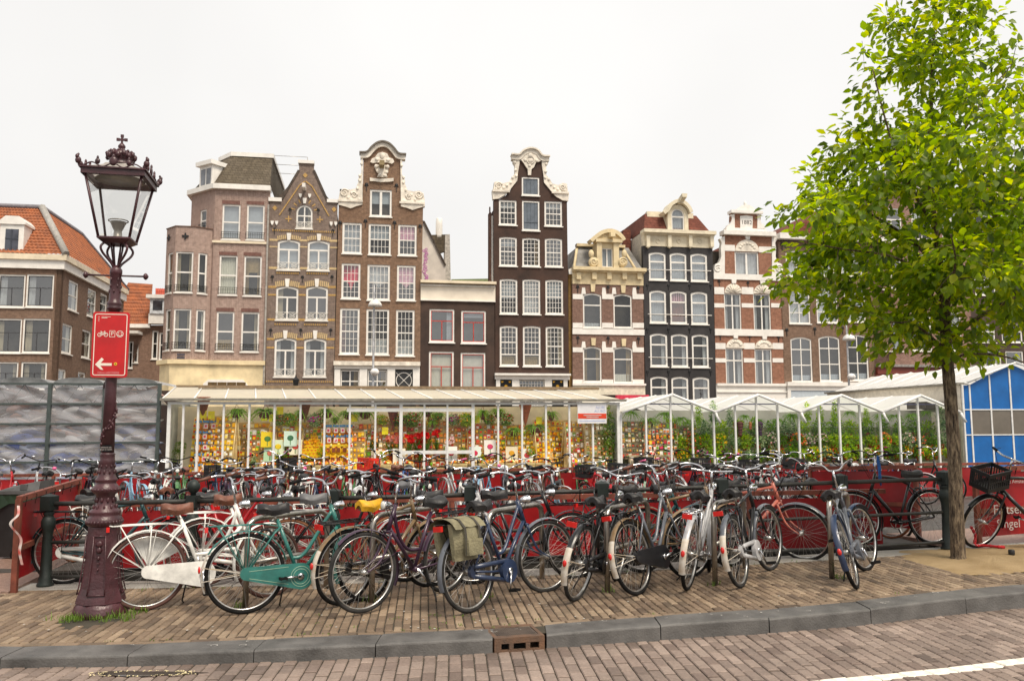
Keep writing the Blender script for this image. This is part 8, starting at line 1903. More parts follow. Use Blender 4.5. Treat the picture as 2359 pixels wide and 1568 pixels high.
PAL = {'yellow': [srgb(c) for c in ('ffd000', 'ffb800', 'ffe45a', 'ffcc00', 'ff8a10', 'e83810', 'fffaf0', 'ffc020', 'fff0c0')], 'mixed': [srgb(c) for c in ('fffaf0', 'f03818', 'ffd000', 'c85a28', 'ff8a30', 'fffaf0', 'e83860', 'ffb020', '7ab828', 'fff0d8', 'ffe060')],
       'bulb': [srgb(c) for c in ('f89838', 'd87838', 'ffb848', 'e84820', 'ffb060', 'fffaf0', 'ffd040', 'b86838', 'fff4e0', 'ff8820', 'ffe8b0')], 'dark': [srgb(c) for c in ('7a8a4a', 'f0c850', 'd85a40', 'b0b08a', 'fff4e0', '4a5a3a', 'e09a60', 'fff4e0')], 'white': [srgb(c) for c in ('f0ece4', 'e8e0d4', 'd84a40', 'f0ece4', 'e8c8b0')]}
CARD = attr_mat('printed_card', 0.45)
def card(m, x, y, z, w_, h_, pal, tilt=0.0):
 c = frnd.choice(pal); c2 = frnd.choice(pal); q_ = frnd.random()
 if q_ < 0.03: return
 x += frnd.uniform(-0.02, 0.02); z += frnd.uniform(-0.015, 0.015)
 if q_ < 0.34:
  m.cur = c; m.blob((x, y - 0.03, z - 0.01), (w_ * frnd.uniform(0.3, 0.5), 0.04, h_ * frnd.uniform(0.28, 0.45)), 7, 5, 0.15); m.cur = c2; m.box(x - w_ * 0.2, x + w_ * 0.2, y - 0.08, y - 0.07, z - h_ * 0.2, z + h_ * 0.1); m.cur = None; return
 w_ *= frnd.uniform(0.85, 1.12); h_ *= frnd.uniform(0.85, 1.1); M = Matrix.Translation((x, y, z)) @ Matrix.Rotation(frnd.uniform(-0.07, 0.07), 4, 'Y') @ Matrix.Rotation(tilt + frnd.uniform(-0.1, 0.1), 4, 'X')
 m.cur = c; m.add([M @ Vector(p) for p in [(-w_ / 2, 0, -h_ / 2), (w_ / 2, 0, -h_ / 2), (w_ / 2, 0, h_ / 2), (-w_ / 2, 0, h_ / 2)]], [(0, 1, 2, 3)])
 m.cur = c2; m.add([M @ Vector(p) for p in [(-w_ * 0.38, -0.008, -h_ * 0.38), (w_ * 0.38, -0.008, -h_ * 0.38), (w_ * 0.38, -0.008, h_ * 0.12), (-w_ * 0.38, -0.008, h_ * 0.12)]], [(0, 1, 2, 3)])
 m.cur = None
def seed_rack(label, u, v, wd, z0, z1, pal, yaw=0.0, cw=0.115, ch=0.15, group='seed racks in the long stall', slant=0.12, mat=None):
 p = at_stall(u, v); r = tag(empty('seed_rack', (p.x, p.y, 0.02), TH + yaw), label, 'display rack', group)
 m = MB(); d = (z1 - z0) * slant
 for x in (-wd / 2, wd / 2): m.tube([(x, 0, 0), (x, d, z1)], 0.018, 5); m.tube([(x, 0.3 + d, 0), (x, d + 0.05, z1)], 0.015, 5)
 rows = int((z1 - z0) / (ch * 1.12));
 for i in range(rows + 1): z = z0 + (z1 - z0) * i / rows; m.box(-wd / 2, wd / 2, d * z / z1 - 0.012, d * z / z1 + 0.03, z - 0.012, z)
 m.box(-wd / 2, wd / 2, d + 0.06, d + 0.07, z0, z1 + 0.02)
 m.build('rack_frame', mat or WOOD, r)
 m = MB(); n = max(2, int(wd / (cw * 1.05)))
 for i in range(rows):
  z = z0 + (z1 - z0) * (i + 0.5) / rows; yy = d * z / z1 - 0.03
  for k in range(n): card(m, -wd / 2 + wd * (k + 0.5) / n, yy, z, cw * frnd.uniform(0.85, 1.0), ch * frnd.uniform(0.85, 1.02), PAL[pal], -0.12)
 m.build('seed_packets', CARD, r)['kind'] = 'stuff'
 return r
wds = ['leftmost', 'second', 'third', 'fourth', 'fifth', 'sixth', 'seventh', 'eighth', 'ninth', 'tenth', 'eleventh', 'twelfth', 'thirteenth']
RK = [(480, 1.9, 1.5, 0.15, 1.95, 'yellow', -0.5), (560, 3.6, 1.4, 0.15, 1.75, 'yellow', 0.1), (600, 1.6, 0.8, 0.3, 1.55, 'mixed', 0.0), (655, 2.2, 1.0, 0.5, 1.65, 'yellow', 0.0), (700, 3.2, 1.4, 0.4, 1.75, 'mixed', 0.0), (790, 1.0, 1.3, 0.1, 1.45, 'yellow', 0.0), (850, 2.6, 1.1, 0.3, 1.7, 'mixed', 0.0), (900, 1.7, 1.0, 0.4, 1.8, 'bulb', 0.0), (960, 2.4, 1.5, 0.3, 1.8, 'mixed', 0.0), (1050, 2.2, 1.4, 0.3, 1.8, 'bulb', 0.05), (1125, 1.6, 1.2, 0.3, 1.7, 'mixed', 0.0), (1190, 2.0, 1.2, 0.3, 1.65, 'yellow', 0.0), (1240, 1.5, 0.9, 0.3, 1.5, 'yellow', 0.0), (1290, 3.0, 1.6, 0.2, 1.8, 'yellow', 0.5), (1340, 1.6, 0.9, 0.2, 1.75, 'mixed', 0.35), (1385, 0.9, 0.9, 0.1, 1.8, 'dark', 0.1)]
for i, (vx, v, wd, z0, z1, pal, yaw) in enumerate(RK):
 seed_rack('%s seed packet rack, %s from the left end of the long stall' % ({'yellow': 'yellow', 'bulb': 'brown bulb and', 'mixed': 'many-coloured', 'dark': 'dark-toned'}[pal], ordinal(i)), su(vx), 0.1 + v * 0.14, wd * 1.06, z0, z1, pal, yaw)
# net bags with blue headers hung at the front
bm = MB(); bm.cur = srgb('d8801c'); bm.smooth = True
bm.blob((0, 0, -0.09), (0.085, 0.05, 0.11), 9, 7, 0.12); bm.smooth = False; bm.cur = srgb('5a9ad0'); bm.box(-0.085, 0.085, -0.012, 0.012, 0.02, 0.075); bm.cur = srgb('f0e0d8'); bm.box(-0.055, 0.055, -0.062, -0.05, -0.12, 0.0); bm.cur = srgb('d84a6a'); bm.box(-0.03, 0.03, -0.066, -0.06, -0.09, -0.03)
BAG = bm.mesh('bulb_bag', [CARD]); bm2 = MB(); bm2.smooth = True; bm2.cur = srgb('e8b41c'); bm2.blob((0, 0, -0.09), (0.085, 0.05, 0.11), 9, 7, 0.12); bm2.smooth = False; bm2.cur = srgb('f2d23a'); bm2.box(-0.085, 0.085, -0.012, 0.012, 0.02, 0.07); bm2.cur = srgb('8a4a2a'); bm2.box(-0.05, 0.05, -0.062, -0.05, -0.12, -0.01); BAG2 = bm2.mesh('bulb_bag', [CARD])
def hang_bags(v0, v1, n, zs, dv, lab, group, me=BAG):
 for rw, z in enumerate(zs):
  for i in range(n):
   p = at_stall(su(v0 + (v1 - v0) * (i + 0.5) / n), dv, z); o = obj('bulb_bag', me, None, p, (0, frnd.uniform(-0.06, 0.06), TH + frnd.uniform(-0.3, 0.3)), (1.15, 1.15, 1.3)); tag(o, '%s, %s in the %s row down' % (lab, ordinal(i), ordinal(rw)), 'bag', group)
hang_bags(440, 492, 3, (1.75, 1.42, 1.08, 0.72, 0.4), 0.55, 'blue-topped bulb bag at the left stall end', 'blue-topped bulb bags at the left stall end')
hang_bags(748, 812, 4, (1.6, 1.28), 0.35, 'blue-topped bulb bag mid-stall', 'blue-topped bulb bags mid-stall')
hang_bags(748, 800, 4, (0.98, 0.68), 0.3, 'yellow-topped bulb bag mid-stall', 'yellow-topped bulb bags mid-stall', BAG2)
for v0 in (455, 805, 1365):
 p = at_stall(su(v0), 0.75, 0.0)
# yellow price cards
for i, (vx, vy) in enumerate(((463, 954), (482, 955), (605, 960), (624, 962), (642, 945), (815, 962), (887, 992), (1100, 965), (1115, 955), (1245, 968), (1350, 958))):
 u = su(vx); z = sz(vx, vy); p = at_stall(u, 0.25, z); m = MB(); m.box(-0.1, 0.1, -0.004, 0.004, -0.12, 0.12); m.box(-0.07, 0.07, -0.006, -0.004, 0.02, 0.05); o = m.build('price_card', pm('yellow_card', srgb('f2d21c'), 0.6)); o.location = p; o.rotation_euler = (0, 0, TH); tag(o, 'yellow price card hung behind the stall glass, %s from left' % ordinal(i), 'price card', 'yellow price cards in the long stall')
# ---- plants
def leafy(n, rx, ry, rz, L_, cols, droop=0.3, seed=1, narrow=0.3, shell=0.45):
 R_ = random.Random(seed); m = MB(); m.smooth = True
 for i in range(n):
  th = R_.uniform(0, 2 * pi); ph = math.acos(R_.uniform(-1, 1)); r = R_.random() ** shell
  p = Vector((rx * r * sin(ph) * cos(th), ry * r * sin(ph) * sin(th), rz * r * cos(ph)))
  d = (p.normalized() + Vector((R_.gauss(0, .4), R_.gauss(0, .4), -droop + R_.gauss(0, .4)))).normalized(); n_ = Vector((R_.gauss(0, .4), R_.gauss(0, .4), 1)); s_ = d.cross(n_).normalized(); l = L_ * R_.uniform(0.6, 1.2); w_ = l * narrow
  c = R_.choice(cols); g = R_.uniform(0.7, 1.3); m.cur = tuple(x * g for x in c); m.add([p, p + d * l * 0.5 + s_ * w_, p + d * l, p + d * l * 0.5 - s_ * w_], [(0, 1, 2, 3)])
 return m
FOL = attr_mat('pot_foliage', 0.5, 0.45, 2.2)
def fern_mesh(seed, R=0.5):
 R_ = random.Random(seed); m = MB(); m.smooth = False
 for i in range(64):
  a = R_.uniform(0, 2 * pi); l = R * R_.uniform(0.6, 1.1); el = R_.uniform(0.0, 1.1); P = []
  for k in range(8):
   t = k / 7; P.append(Vector((cos(a) * l * (t * cos(el * 0.6)), sin(a) * l * t * cos(el * 0.6), l * (sin(el) * t * 0.9 - 0.85 * t * t))))
  sd = Vector((-sin(a), cos(a), 0)); g = R_.uniform(0.7, 1.35); m.cur = (0.17 * g, 0.33 * g, 0.03 * g)
  for k in range(7):
   w_ = 0.055 * (1 - k / 7.5); d = P[k + 1] - P[k]
   for s_ in (-1, 1): m.add([P[k], P[k] + d * 0.6 + sd * s_ * w_ + Vector((0, 0, -0.012)), P[k] + d * 0.9], [(0, 1, 2)])
   m.add([P[k] + sd * 0.006, P[k] - sd * 0.006, P[k + 1] - sd * 0.004, P[k + 1] + sd * 0.004], [(0, 1, 2, 3)])
 return m.mesh('fronds', [FOL], fix=False)
FERNS = [fern_mesh(s_) for s_ in (1, 2, 3)]
bk = MB(); bk.lathe([(0.06, -0.2), (0.13, -0.13), (0.16, -0.02), (0.165, 0.0)], 12);
for a in (0, 2.1, 4.2): bk.tube([(0.16 * cos(a), 0.16 * sin(a), 0), (0, 0, 0.25)], 0.005, 4)
BASK = bk.mesh('basket', [pm('basket_brown', srgb('6a3a2a'), 0.8, var=0.2)])
FERNP = [(540, 930, 1.0), (606, 932, 1.15), (690, 945, 1.0), (752, 932, 0.95), (800, 946, 0.9), (840, 940, 1.1), (985, 930, 0.85), (998, 968, 0.7), (1012, 950, 0.8), (1085, 955, 0.7), (1115, 945, 1.05), (1152, 938, 1.05), (1185, 985, 0.9), (1238, 978, 1.1), (1276, 948, 1.0), (935, 955, 0.6), (660, 950, 0.7), (770, 960, 0.7)]
for i, (vx, vy, s_) in enumerate(FERNP):
 dv = 0.22 + 0.1 * (i % 3); p = at_stall(su(vx), dv, min(sz(vx, vy, dv), 2.2) - 0.06); r = tag(empty('hanging_fern', tuple(p), frnd.uniform(0, 6)), 'bushy green hanging fern in the long stall, %s listed from its left end' % ordinal(sorted(x[0] for x in FERNP).index(vx)).replace(' listed', ''), 'fern', 'hanging ferns in the long stall')
 r['label'] = 'bushy green hanging fern, %s from the left in the long stall' % ordinal(sorted(x[0] for x in FERNP).index(vx)); r.scale = (s_ * 1.1, s_ * 0.7, s_)
 obj('fronds', FERNS[i % 3], r); obj('basket', BASK, r, (0, 0, -0.04))
for i, (vx, vy, c, lab) in enumerate(((462, 922, '7a4428', 'brown woven cone hanging at the left end of the stall'), (700, 928, '7a4428', 'brown woven cone hanging between two ferns mid-stall'), (1214, 938, 'b0603a', 'terracotta cone planter hanging near the right of the stall'), (905, 945, '8a4a3a', 'dark red hanging basket behind the stall glass'))):
 p = at_stall(su(vx), 0.3, sz(vx, vy)); m = MB(); m.lathe([(0.005, -0.62), (0.06, -0.45), (0.13, -0.2), (0.2, 0.06), (0.22, 0.1), (0.19, 0.1), (0.12, -0.15)], 16); m.torus(0.2, 0.02, 20, 6)
 k0 = len(m.v) - 120; m.v[k0:] = [(x, z, y + 0.1) for x, y, z in m.v[k0:]]
 o = m.build('cone_planter', pm('wicker_' + c, srgb(c), 0.8, var=0.25, scale=14, bump=0.5)); o.location = p; tag(o, lab, 'planter')
# amaryllis and other flowers at the front, crates of bulbs, box pyramid
def flower(label, vx, vy, cols, n, h, sp, dv=0.35, group='potted flowers in the long stall', petal=0.075):
 R_ = frnd; z = sz(vx, vy, dv); p = at_stall(su(vx), dv, 0.0); r = tag(empty('potted_flower', (p.x, p.y, z - h), TH), label, 'flower', group)
 m = MB(); m.lathe([(0.07, 0), (0.1, 0.16), (0.105, 0.17)], 12); m.build('pot', pm('terracotta', srgb('b8562e'), 0.8, var=0.15), r)
 m = MB(); m.cur = (0.1, 0.22, 0.03); hd = []
 for i in range(n):
  a = R_.uniform(0, 2 * pi); q_ = R_.random() ** 0.5 * sp; tp_ = Vector((q_ * cos(a), q_ * 0.5 * sin(a), h + R_.uniform(-0.12, 0.08))); m.tube([(0.03 * cos(a), 0.03 * sin(a), 0.16), tp_ * 0.5 + Vector((0, 0, 0.1)), tp_], 0.007, 4); hd.append(tp_)
 for i in range(9):
  a = R_.uniform(0, 2 * pi); l = h * R_.uniform(0.5, 0.9); s_ = Vector((-sin(a), cos(a), 0)) * 0.025; e_ = Vector((cos(a) * l * 0.35, sin(a) * l * 0.35, 0.16 + l * 0.75)); b_ = Vector((0, 0, 0.15)); md = (b_ + e_) / 2 + Vector((0, 0, 0.06)); m.add([b_ - s_ * 0.5, b_ + s_ * 0.5, md + s_, md - s_, e_], [(0, 1, 2, 3), (3, 2, 4)])
 m.build('stems', FOL, r, fix=False)
 m = MB()
 for t_ in hd:
  for f_ in range(R_.choice((2, 3))):
   c = R_.choice(cols); a0 = R_.uniform(0, 6.28); dr = Vector((cos(a0) * 0.7, -abs(sin(a0)) - 0.3, R_.uniform(-0.1, 0.4))).normalized(); s1 = dr.orthogonal().normalized(); s2 = dr.cross(s1); cc = t_ + dr * 0.03
   for k in range(6):
    a = k * pi / 3; g = R_.uniform(0.8, 1.15); m.cur = tuple(min(1, x * g) for x in c); d = (s1 * cos(a) + s2 * sin(a)); e_ = s1 * -sin(a) + s2 * cos(a); m.add([cc, cc + d * petal * 0.6 + e_ * petal * 0.36 + dr * 0.03, cc + d * petal + dr * 0.02, cc + d * petal * 0.6 - e_ * petal * 0.36 + dr * 0.03], [(0, 1, 2, 3)])
 m.build('petals', attr_mat('petals', 0.5, 0.3, 1.3), r, fix=False)
REDP = [srgb('e01a10'), srgb('c80f10'), srgb('f03020')]; PINKP = [srgb('f0a090'), srgb('f4c0b0'), srgb('e88a70')]; YELP = [srgb('f2c81c'), srgb('f0b010')]; PALEP = [srgb('f0d0d0'), srgb('f0e0d8')]; MAGP = [srgb('d02a80'), srgb('b83aa0')]
for i, (vx, vy, cs, n) in enumerate(((900, 1005, PINKP, 5), (918, 1012, PINKP, 4), (945, 1010, REDP, 6), (962, 1000, REDP, 6), (985, 1000, REDP, 7), (1008, 998, REDP, 6), (968, 1022, REDP, 4), (1032, 1012, PALEP, 4), (655, 1010, YELP, 5), (712, 1018, YELP, 5))):
 flower('potted %s flower cluster, %s of the blooms from the left' % ({id(REDP): 'scarlet', id(PINKP): 'salmon pink', id(PALEP): 'pale pink', id(YELP): 'yellow'}[id(cs)], ordinal(sorted(q_[0] for q_ in ((900,), (918,), (945,), (962,), (985,), (1008,), (968,), (1032,), (655,), (712,))).index(vx))), vx, vy, cs, n, 0.75, 0.22)
heap = MB(); R_ = random.Random(4)
for i in range(90):
 x, y = R_.uniform(-0.3, 0.3), R_.uniform(-0.2, 0.2); heap.cur = tuple(c * R_.uniform(0.7, 1.2) for c in R_.choice(PAL['bulb'])); s_ = R_.uniform(0.028, 0.042); heap.blob((x, y, 0.16 + 0.05 * (1 - abs(x) / 0.3) + R_.uniform(0, 0.03)), (s_, s_, s_ * 1.1), 6, 4)
HEAP = heap.mesh('bulbs', [CARD]); cr = MB()
for a in ((-0.34, 0.34, -0.24, -0.225), (-0.34, 0.34, 0.225, 0.24)): cr.box(*a, 0, 0.08); cr.box(*a, 0.1, 0.17)
for a in ((-0.34, -0.325, -0.225, 0.225), (0.325, 0.34, -0.225, 0.225)): cr.box(*a, 0, 0.17)
cr.box(-0.325, 0.325, -0.225, 0.225, 0.0, 0.012); CRT = cr.mesh('crate_box', [WOOD])
for i, vx in enumerate((625, 668, 700, 730, 765, 880, 930, 1060, 1100, 1135, 1170, 1210, 1255)):
 for lv, (dv, z) in enumerate(((0.28, 0.32), (0.62, 0.62))):
  p = at_stall(su(vx), dv, z); r = tag(empty('bulb_crate', tuple(p), TH), 'wooden crate heaped with brown bulbs, %s from left in the %s tier' % (ordinal(i), ('lower', 'upper')[lv]), 'crate', 'bulb crates on the stall counter'); r.rotation_euler = (radians(14), 0, TH); obj('crate_box', CRT, r); obj('bulbs', HEAP, r)['kind'] = 'stuff'
for dv, z in ((0.05, 0.28), (0.4, 0.58)):
 m = MB(); m.box(su(600), su(1290), dv, dv + 0.5, z - 0.03, z); m.build('counter', WOOD, stall)
pyr = tag(empty('box_pyramid', tuple(at_stall(su(722), 0.14, 0.65)), TH), 'stepped pyramid of yellow boxes in the middle of the stall', 'boxes'); k = 0
for lv in range(8):
 n = 8 - lv
 for i in range(n):
  m = MB(); m.cur = srgb('f0c81c'); m.box(-0.055, 0.055, -0.05, 0.05, 0, 0.095); m.cur = srgb('c86a1c'); m.box(-0.035, 0.035, -0.054, -0.05, 0.02, 0.06); o = m.build('yellow_box', CARD, pyr); o.location = ((i - (n - 1) / 2) * 0.118, 0.06 * lv, 0.1 * lv)
# picture cards standing along the front
for i, (vx, vy, c1, c2) in enumerate(((615, 1012, 'e8c81c', '4a7a3a'), (622, 1045, 'b8d8b0', 'e07a60'), (640, 1030, 'd8e0c0', 'e0c020'), (668, 1010, 'cde0d0', '3a6a4a'), (680, 1030, 'f0e8c8', 'd84a40'), (1130, 1030, 'f0e8e0', 'd8406a'), (1095, 1045, 'e8f0e8', 'd02a50'), (1040, 1045, 'f0ece4', 'c83a4a'), (920, 1050, 'f0e8d8', '5a5a4a'), (870, 1055, 'e8d8b8', 'b85a3a'), (1215, 1050, 'f0ece4', 'd84a50'), (1180, 1045, 'f0e0c0', 'e0a020'))):
 p = at_stall(su(vx), 0.14, sz(vx, vy)); m = MB(); m.cur = srgb(c1); m.box(-0.2, 0.2, -0.006, 0.006, -0.24, 0.24); m.cur = srgb(c2); m.blob((0, -0.008, 0.02), (0.1, 0.004, 0.09), 8, 5); m.cur = srgb('4a7a3a'); m.box(-0.012, 0.012, -0.01, -0.006, -0.2, -0.05)
 o = m.build('picture_card', CARD); o.location = p; o.rotation_euler = (-0.15, 0, TH + frnd.uniform(-.2, .2)); tag(o, 'printed flower picture card behind the glass, %s from left' % ordinal(sorted(q_ for q_ in (615, 622, 640, 668, 680, 1130, 1095, 1040, 920, 870, 1215, 1180)).index(vx)), 'card', 'flower picture cards in the long stall')
# topiary balls at the left end
for vx, vy, s_ in ((408, 1030, 0.17), (402, 1052, 0.22), (862, 1025, 0.13)):
 p = at_stall(su(vx), 0.5, sz(vx, vy)); r = tag(empty('topiary', tuple(p)), {408: 'upper round clipped topiary ball at the left stall end', 402: 'lower wider clipped topiary ball at the left stall end', 862: 'small clipped topiary ball beside the mid-stall post'}[vx], 'topiary'); leafy(420, s_, s_, s_, 0.05, [(0.08, 0.16, 0.03), (0.12, 0.2, 0.03)], 0.0, 3, 0.35, 0.2).build('ball', FOL, r, fix=False)
 m = MB(); m.tube([(0, 0, -s_), (0, 0, -0.5)], 0.012, 5); m.build('stem', bark, r)
# white board with red band on the right
bd = tag(empty('name_board', tuple(at_stall(su(1362), -0.12, sz(1362, 952))), TH), 'white and red name board on the right end of the long stall', 'sign')
m = MB(); m.box(-0.5, 0.5, 0, 0.03, -0.33, 0.32); m.build('panel', pm('board_white', (0.75, 0.74, 0.76), 0.5, var=0.05), bd)
m = MB(); m.box(-0.49, 0.49, -0.006, -0.001, -0.17, 0.0); m.build('red_band', pm('band_red', srgb('d8401c'), 0.5, var=0.05), bd); BLUEP = pm('pale_blue_print', srgb('a9b4d8'), 0.5, var=0.05)
text('lettering', 'ALUBI', 0.12, BLUEP, bd, (0.28, -0.004, 0.2)); text('lettering', 'ALUBO', 0.12, BLUEP, bd, (0.27, -0.004, 0.08));
m = MB(); m.box(-0.3, 0.32, -0.009, -0.006, -0.075, -0.045); m.box(-0.2, 0.22, -0.009, -0.006, -0.135, -0.105); m.build('small_print', WHITE_PRINT, bd)
m = MB(); m.box(-0.45, 0.45, -0.004, -0.001, -0.26, -0.235); m.build('footer_print', BLUEP, bd)
# extra ivy at the right end
p = at_stall(su(1408), 0.35, 1.3); r = tag(empty('ivy_column', tuple(p)), 'tall column of ivy at the right end of the long stall', 'plant'); leafy(900, 0.25, 0.2, 1.05, 0.09, [(0.1, 0.22, 0.03), (0.16, 0.28, 0.03), (0.3, 0.34, 0.12)], 0.4, 5, 0.4).build('foliage', FOL, r, fix=False)
# ---- glasshouse with four gables
gh = tag(empty('glasshouse', tuple(SO), TH), 'white-framed glasshouse stall with four pointed gables full of plants', 'glasshouse')
PV = [(1430, 0), (1545, 1), (1644, 0), (1743, 1), (1840, 0), (1934, 1), (2028, 0), (2116, 1), (2206, 0)]
PU = [(su(v), h_) for v, h_ in PV]; ZV, ZP = 2.08, 2.68; DG = 6.5
m = MB(); m.box(PU[0][0] - 0.1, PU[-1][0] + 0.2, -0.4, DG, -1.2, 0.0); m.build('pontoon', MATS['pontoon_concrete'], gh)
m = MB(); m.box(PU[0][0], PU[-1][0], 1.4, 1.46, 1.55, ZV + 0.1); m.build('rear_fascia', WHITE, gh); m = MB(); m.box(PU[0][0], PU[-1][0], 1.41, 1.47, 0.0, 1.549); m.build('rear_backing', pm('depth_toned_board', srgb('80845e'), 0.9, var=0.3, scale=2, col2=srgb('c0bea0')), gh)  # lower board added, toned darker to suggest shaded depth behind the plants
for i in range(8):
 (a, ha), (b, hb) = PU[i], PU[i + 1]; za, zb = (ZP if ha else ZV), (ZP if hb else ZV); mid = (a + b) / 2; zm = (za + zb) / 2
 for k in range(4):
  v0, v1 = -0.2 + (DG + 0.1) * k / 4, -0.2 + (DG + 0.1) * (k + 1) / 4
  m = MB(); m.quad((a, v0 + 0.02, za + 0.03), (b, v0 + 0.02, zb + 0.03), (b, v1 - 0.02, zb + 0.03), (a, v1 - 0.02, za + 0.03)); m.build('roof_sheet', ROOF_W, gh, fix=False)
  m = MB(); m.tube([(a, v0, za + 0.035), (b, v0, zb + 0.035)], 0.025, 5); m.build('roof_bar', ALU, gh)
 m = MB(); m.tube([(a, -0.21, za), (b, -0.21, zb)], 0.045, 6); m.build('barge_board', ALU, gh)
 for (u, z) in ((a, za), (mid, zm)):
  m = MB(); m.box(u - 0.03, u + 0.03, -0.04, 0.04, 0, z - 0.02); m.build('mullion', ALU, gh)
 for (p_, q_, zp, zq) in ((a, mid, za, zm), (mid, b, zm, zb)):
  m = MB(); m.quad((p_ + 0.03, 0, 0.05), (q_ - 0.03, 0, 0.05), (q_ - 0.03, 0, zq - 0.04), (p_ + 0.03, 0, zp - 0.04)); m.build('pane', G_STALL, gh, fix=False)
m = MB(); m.box(PU[-1][0] - 0.04, PU[-1][0] + 0.04, -0.04, 0.04, 0, ZV); m.build('mullion', ALU, gh)
for i in range(0, 7, 2):
 c = PU[i + 1][0]; m = MB(); m.box(c - 0.75, c + 0.75, -0.02, 0.02, ZV + 0.27, ZV + 0.31); m.build('gable_tie', pm('tie_blue_grey', srgb('6a6a88'), 0.5), gh)
for i in range(2, 9, 2):
 u = PU[i][0]; m = MB(); m.tube([(u, -0.22, ZV - 0.02), (u + 0.02, -0.26, ZV - 0.15), (u + 0.12, -0.3, ZV - 0.36)], 0.045, 8); m.build('rain_spout', ALU, gh)
# what stands inside
GREENS = [[(0.09, 0.2, 0.03), (0.2, 0.34, 0.04)], [(0.2, 0.36, 0.03), (0.36, 0.48, 0.06)], [(0.1, 0.2, 0.08), (0.4, 0.48, 0.3)], [(0.36, 0.46, 0.05), (0.2, 0.36, 0.03)]]
BUSH = [leafy(420, 0.34, 0.28, 0.36, 0.13, GREENS[i % 4], 0.3, 20 + i).mesh('foliage', [FOL], fix=False) for i in range(5)]
VINE = [leafy(420, 0.2, 0.18, 0.62, 0.10, GREENS[(i + 1) % 4], 0.7, 40 + i, 0.35).mesh('foliage', [FOL], fix=False) for i in range(3)]
def dots(seed, cols, n=46):
 R_ = random.Random(seed); m = MB()
 for i in range(n):
  th, ph = R_.uniform(0, 6.28), math.acos(R_.uniform(-0.3, 1)); p = Vector((0.36 * sin(ph) * cos(th), 0.3 * sin(ph) * sin(th), 0.36 * cos(ph))); m.cur = tuple(min(1, x * R_.uniform(.8, 1.15)) for x in R_.choice(cols)); s_ = R_.uniform(0.03, 0.055); m.blob(tuple(p), (s_, s_, s_ * 0.7), 6, 4, 0.2)
 return m.mesh('blossoms', [attr_mat('petals')])
BLOS = {'yellow': dots(1, YELP), 'pink': dots(2, MAGP), 'white': dots(3, PALEP), 'red': dots(4, REDP), 'orange': dots(5, [srgb('f08a20'), srgb('e86a30')])}
pt = MB(); pt.lathe([(0.1, -0.42), (0.14, -0.2), (0.145, -0.18)], 10); POTM = pt.mesh('pot', [pm('terracotta', srgb('b8562e'), 0.8)])
shelfm = pm('shelf_grey', srgb('8a8478'), 0.7)
for i, (dv, z) in enumerate(((0.2, 0.3), (0.42, 0.75), (0.66, 1.1))):
 m = MB(); m.box(PU[0][0] + 1.6, PU[-1][0] - 0.1, dv - 0.12, dv + 0.1, z - 0.03, z); m.build('plant_shelf', shelfm, gh)
ui0, ui1 = su(1560), su(2200)
def plant(kind, u, v, z, s_, label, group, bl=None, me=None):
 p = at_stall(u, v, z); r = tag(empty('pot_plant' if kind == 'bush' else 'trailing_plant', tuple(p), frnd.uniform(0, 6)), label, 'plant', group); r.scale = (s_, s_, s_ * frnd.uniform(0.85, 1.15))
 obj('foliage', me or frnd.choice(BUSH if kind == 'bush' else VINE), r)
 if kind == 'bush': obj('pot', POTM, r)
 if bl: obj('blossoms', BLOS[bl], r)
for tier, (v, z, n, s0) in enumerate(((0.24, 0.62, 26, 0.62), (0.42, 1.08, 22, 0.72), (0.62, 1.5, 17, 0.8))):
 tn = ('front', 'middle', 'back')[tier]
 for i in range(n):
  u = ui0 - (0 if tier < 2 else 0.3) + (ui1 - ui0) * (i + 0.5) / n; bl = frnd.choice([None, None, 'yellow', 'pink', 'yellow', 'white', 'orange', 'red']) if tier == 0 else frnd.choice([None, None, None, None, 'yellow', 'white', 'orange']) if tier == 1 else (None if frnd.random() < 0.85 else 'yellow')
  plant('bush', u, v + frnd.uniform(-0.1, 0.1), z + frnd.uniform(-0.05, 0.05), s0 * frnd.uniform(0.85, 1.2), '%s pot plant, %s from left on the %s shelf of the glasshouse' % ((bl + '-flowered') if bl else 'leafy green', ordinal(i), tn), 'pot plants on the %s glasshouse shelf' % tn, bl)
n = 21
for i in range(n):
 u = su(1445) + (su(2195) - su(1445)) * (i + 0.5) / n; fern = frnd.random() < 0.45
 p = at_stall(u, frnd.uniform(0.2, 0.45), 1.98 + frnd.uniform(-0.2, 0.12))
 lab = 'trailing green plant hung from the glasshouse roof, %s from left' % ordinal(i)
 r = tag(empty('trailing_plant', tuple(p), frnd.uniform(0, 6)), lab, 'plant', 'plants hung from the glasshouse roof'); s_ = frnd.uniform(0.6, 0.95); r.scale = (s_, s_, s_)
 obj('fronds' if fern else 'foliage', frnd.choice(FERNS) if fern else frnd.choice(VINE), r)
for i, (vx, v, wd, z0, z1, pal) in enumerate(((1478, 1.6, 1.7, 0.5, 1.75, 'dark'), (1530, 1.2, 1.2, 0.4, 1.7, 'mixed'), (1575, 1.8, 1.3, 0.4, 1.6, 'dark'), (1500, 0.6, 1.4, 0.1, 0.6, 'white'), (1570, 0.5, 1.3, 0.1, 0.55, 'white'), (1625, 0.6, 0.8, 0.1, 0.5, 'white'))):
 seed_rack('%s packet rack, %s from left inside the first gable' % (('dark-toned', 'many-coloured', 'dark-toned', 'white boxed', 'white boxed', 'white boxed')[i], ordinal(i)), su(vx), 0.1 + v * 0.15, wd, z0, z1, pal, 0.0, group='racks in the first gable of the glasshouse', slant=0.1, mat=pm('pale_rack', srgb('b8a88a'), 0.7))
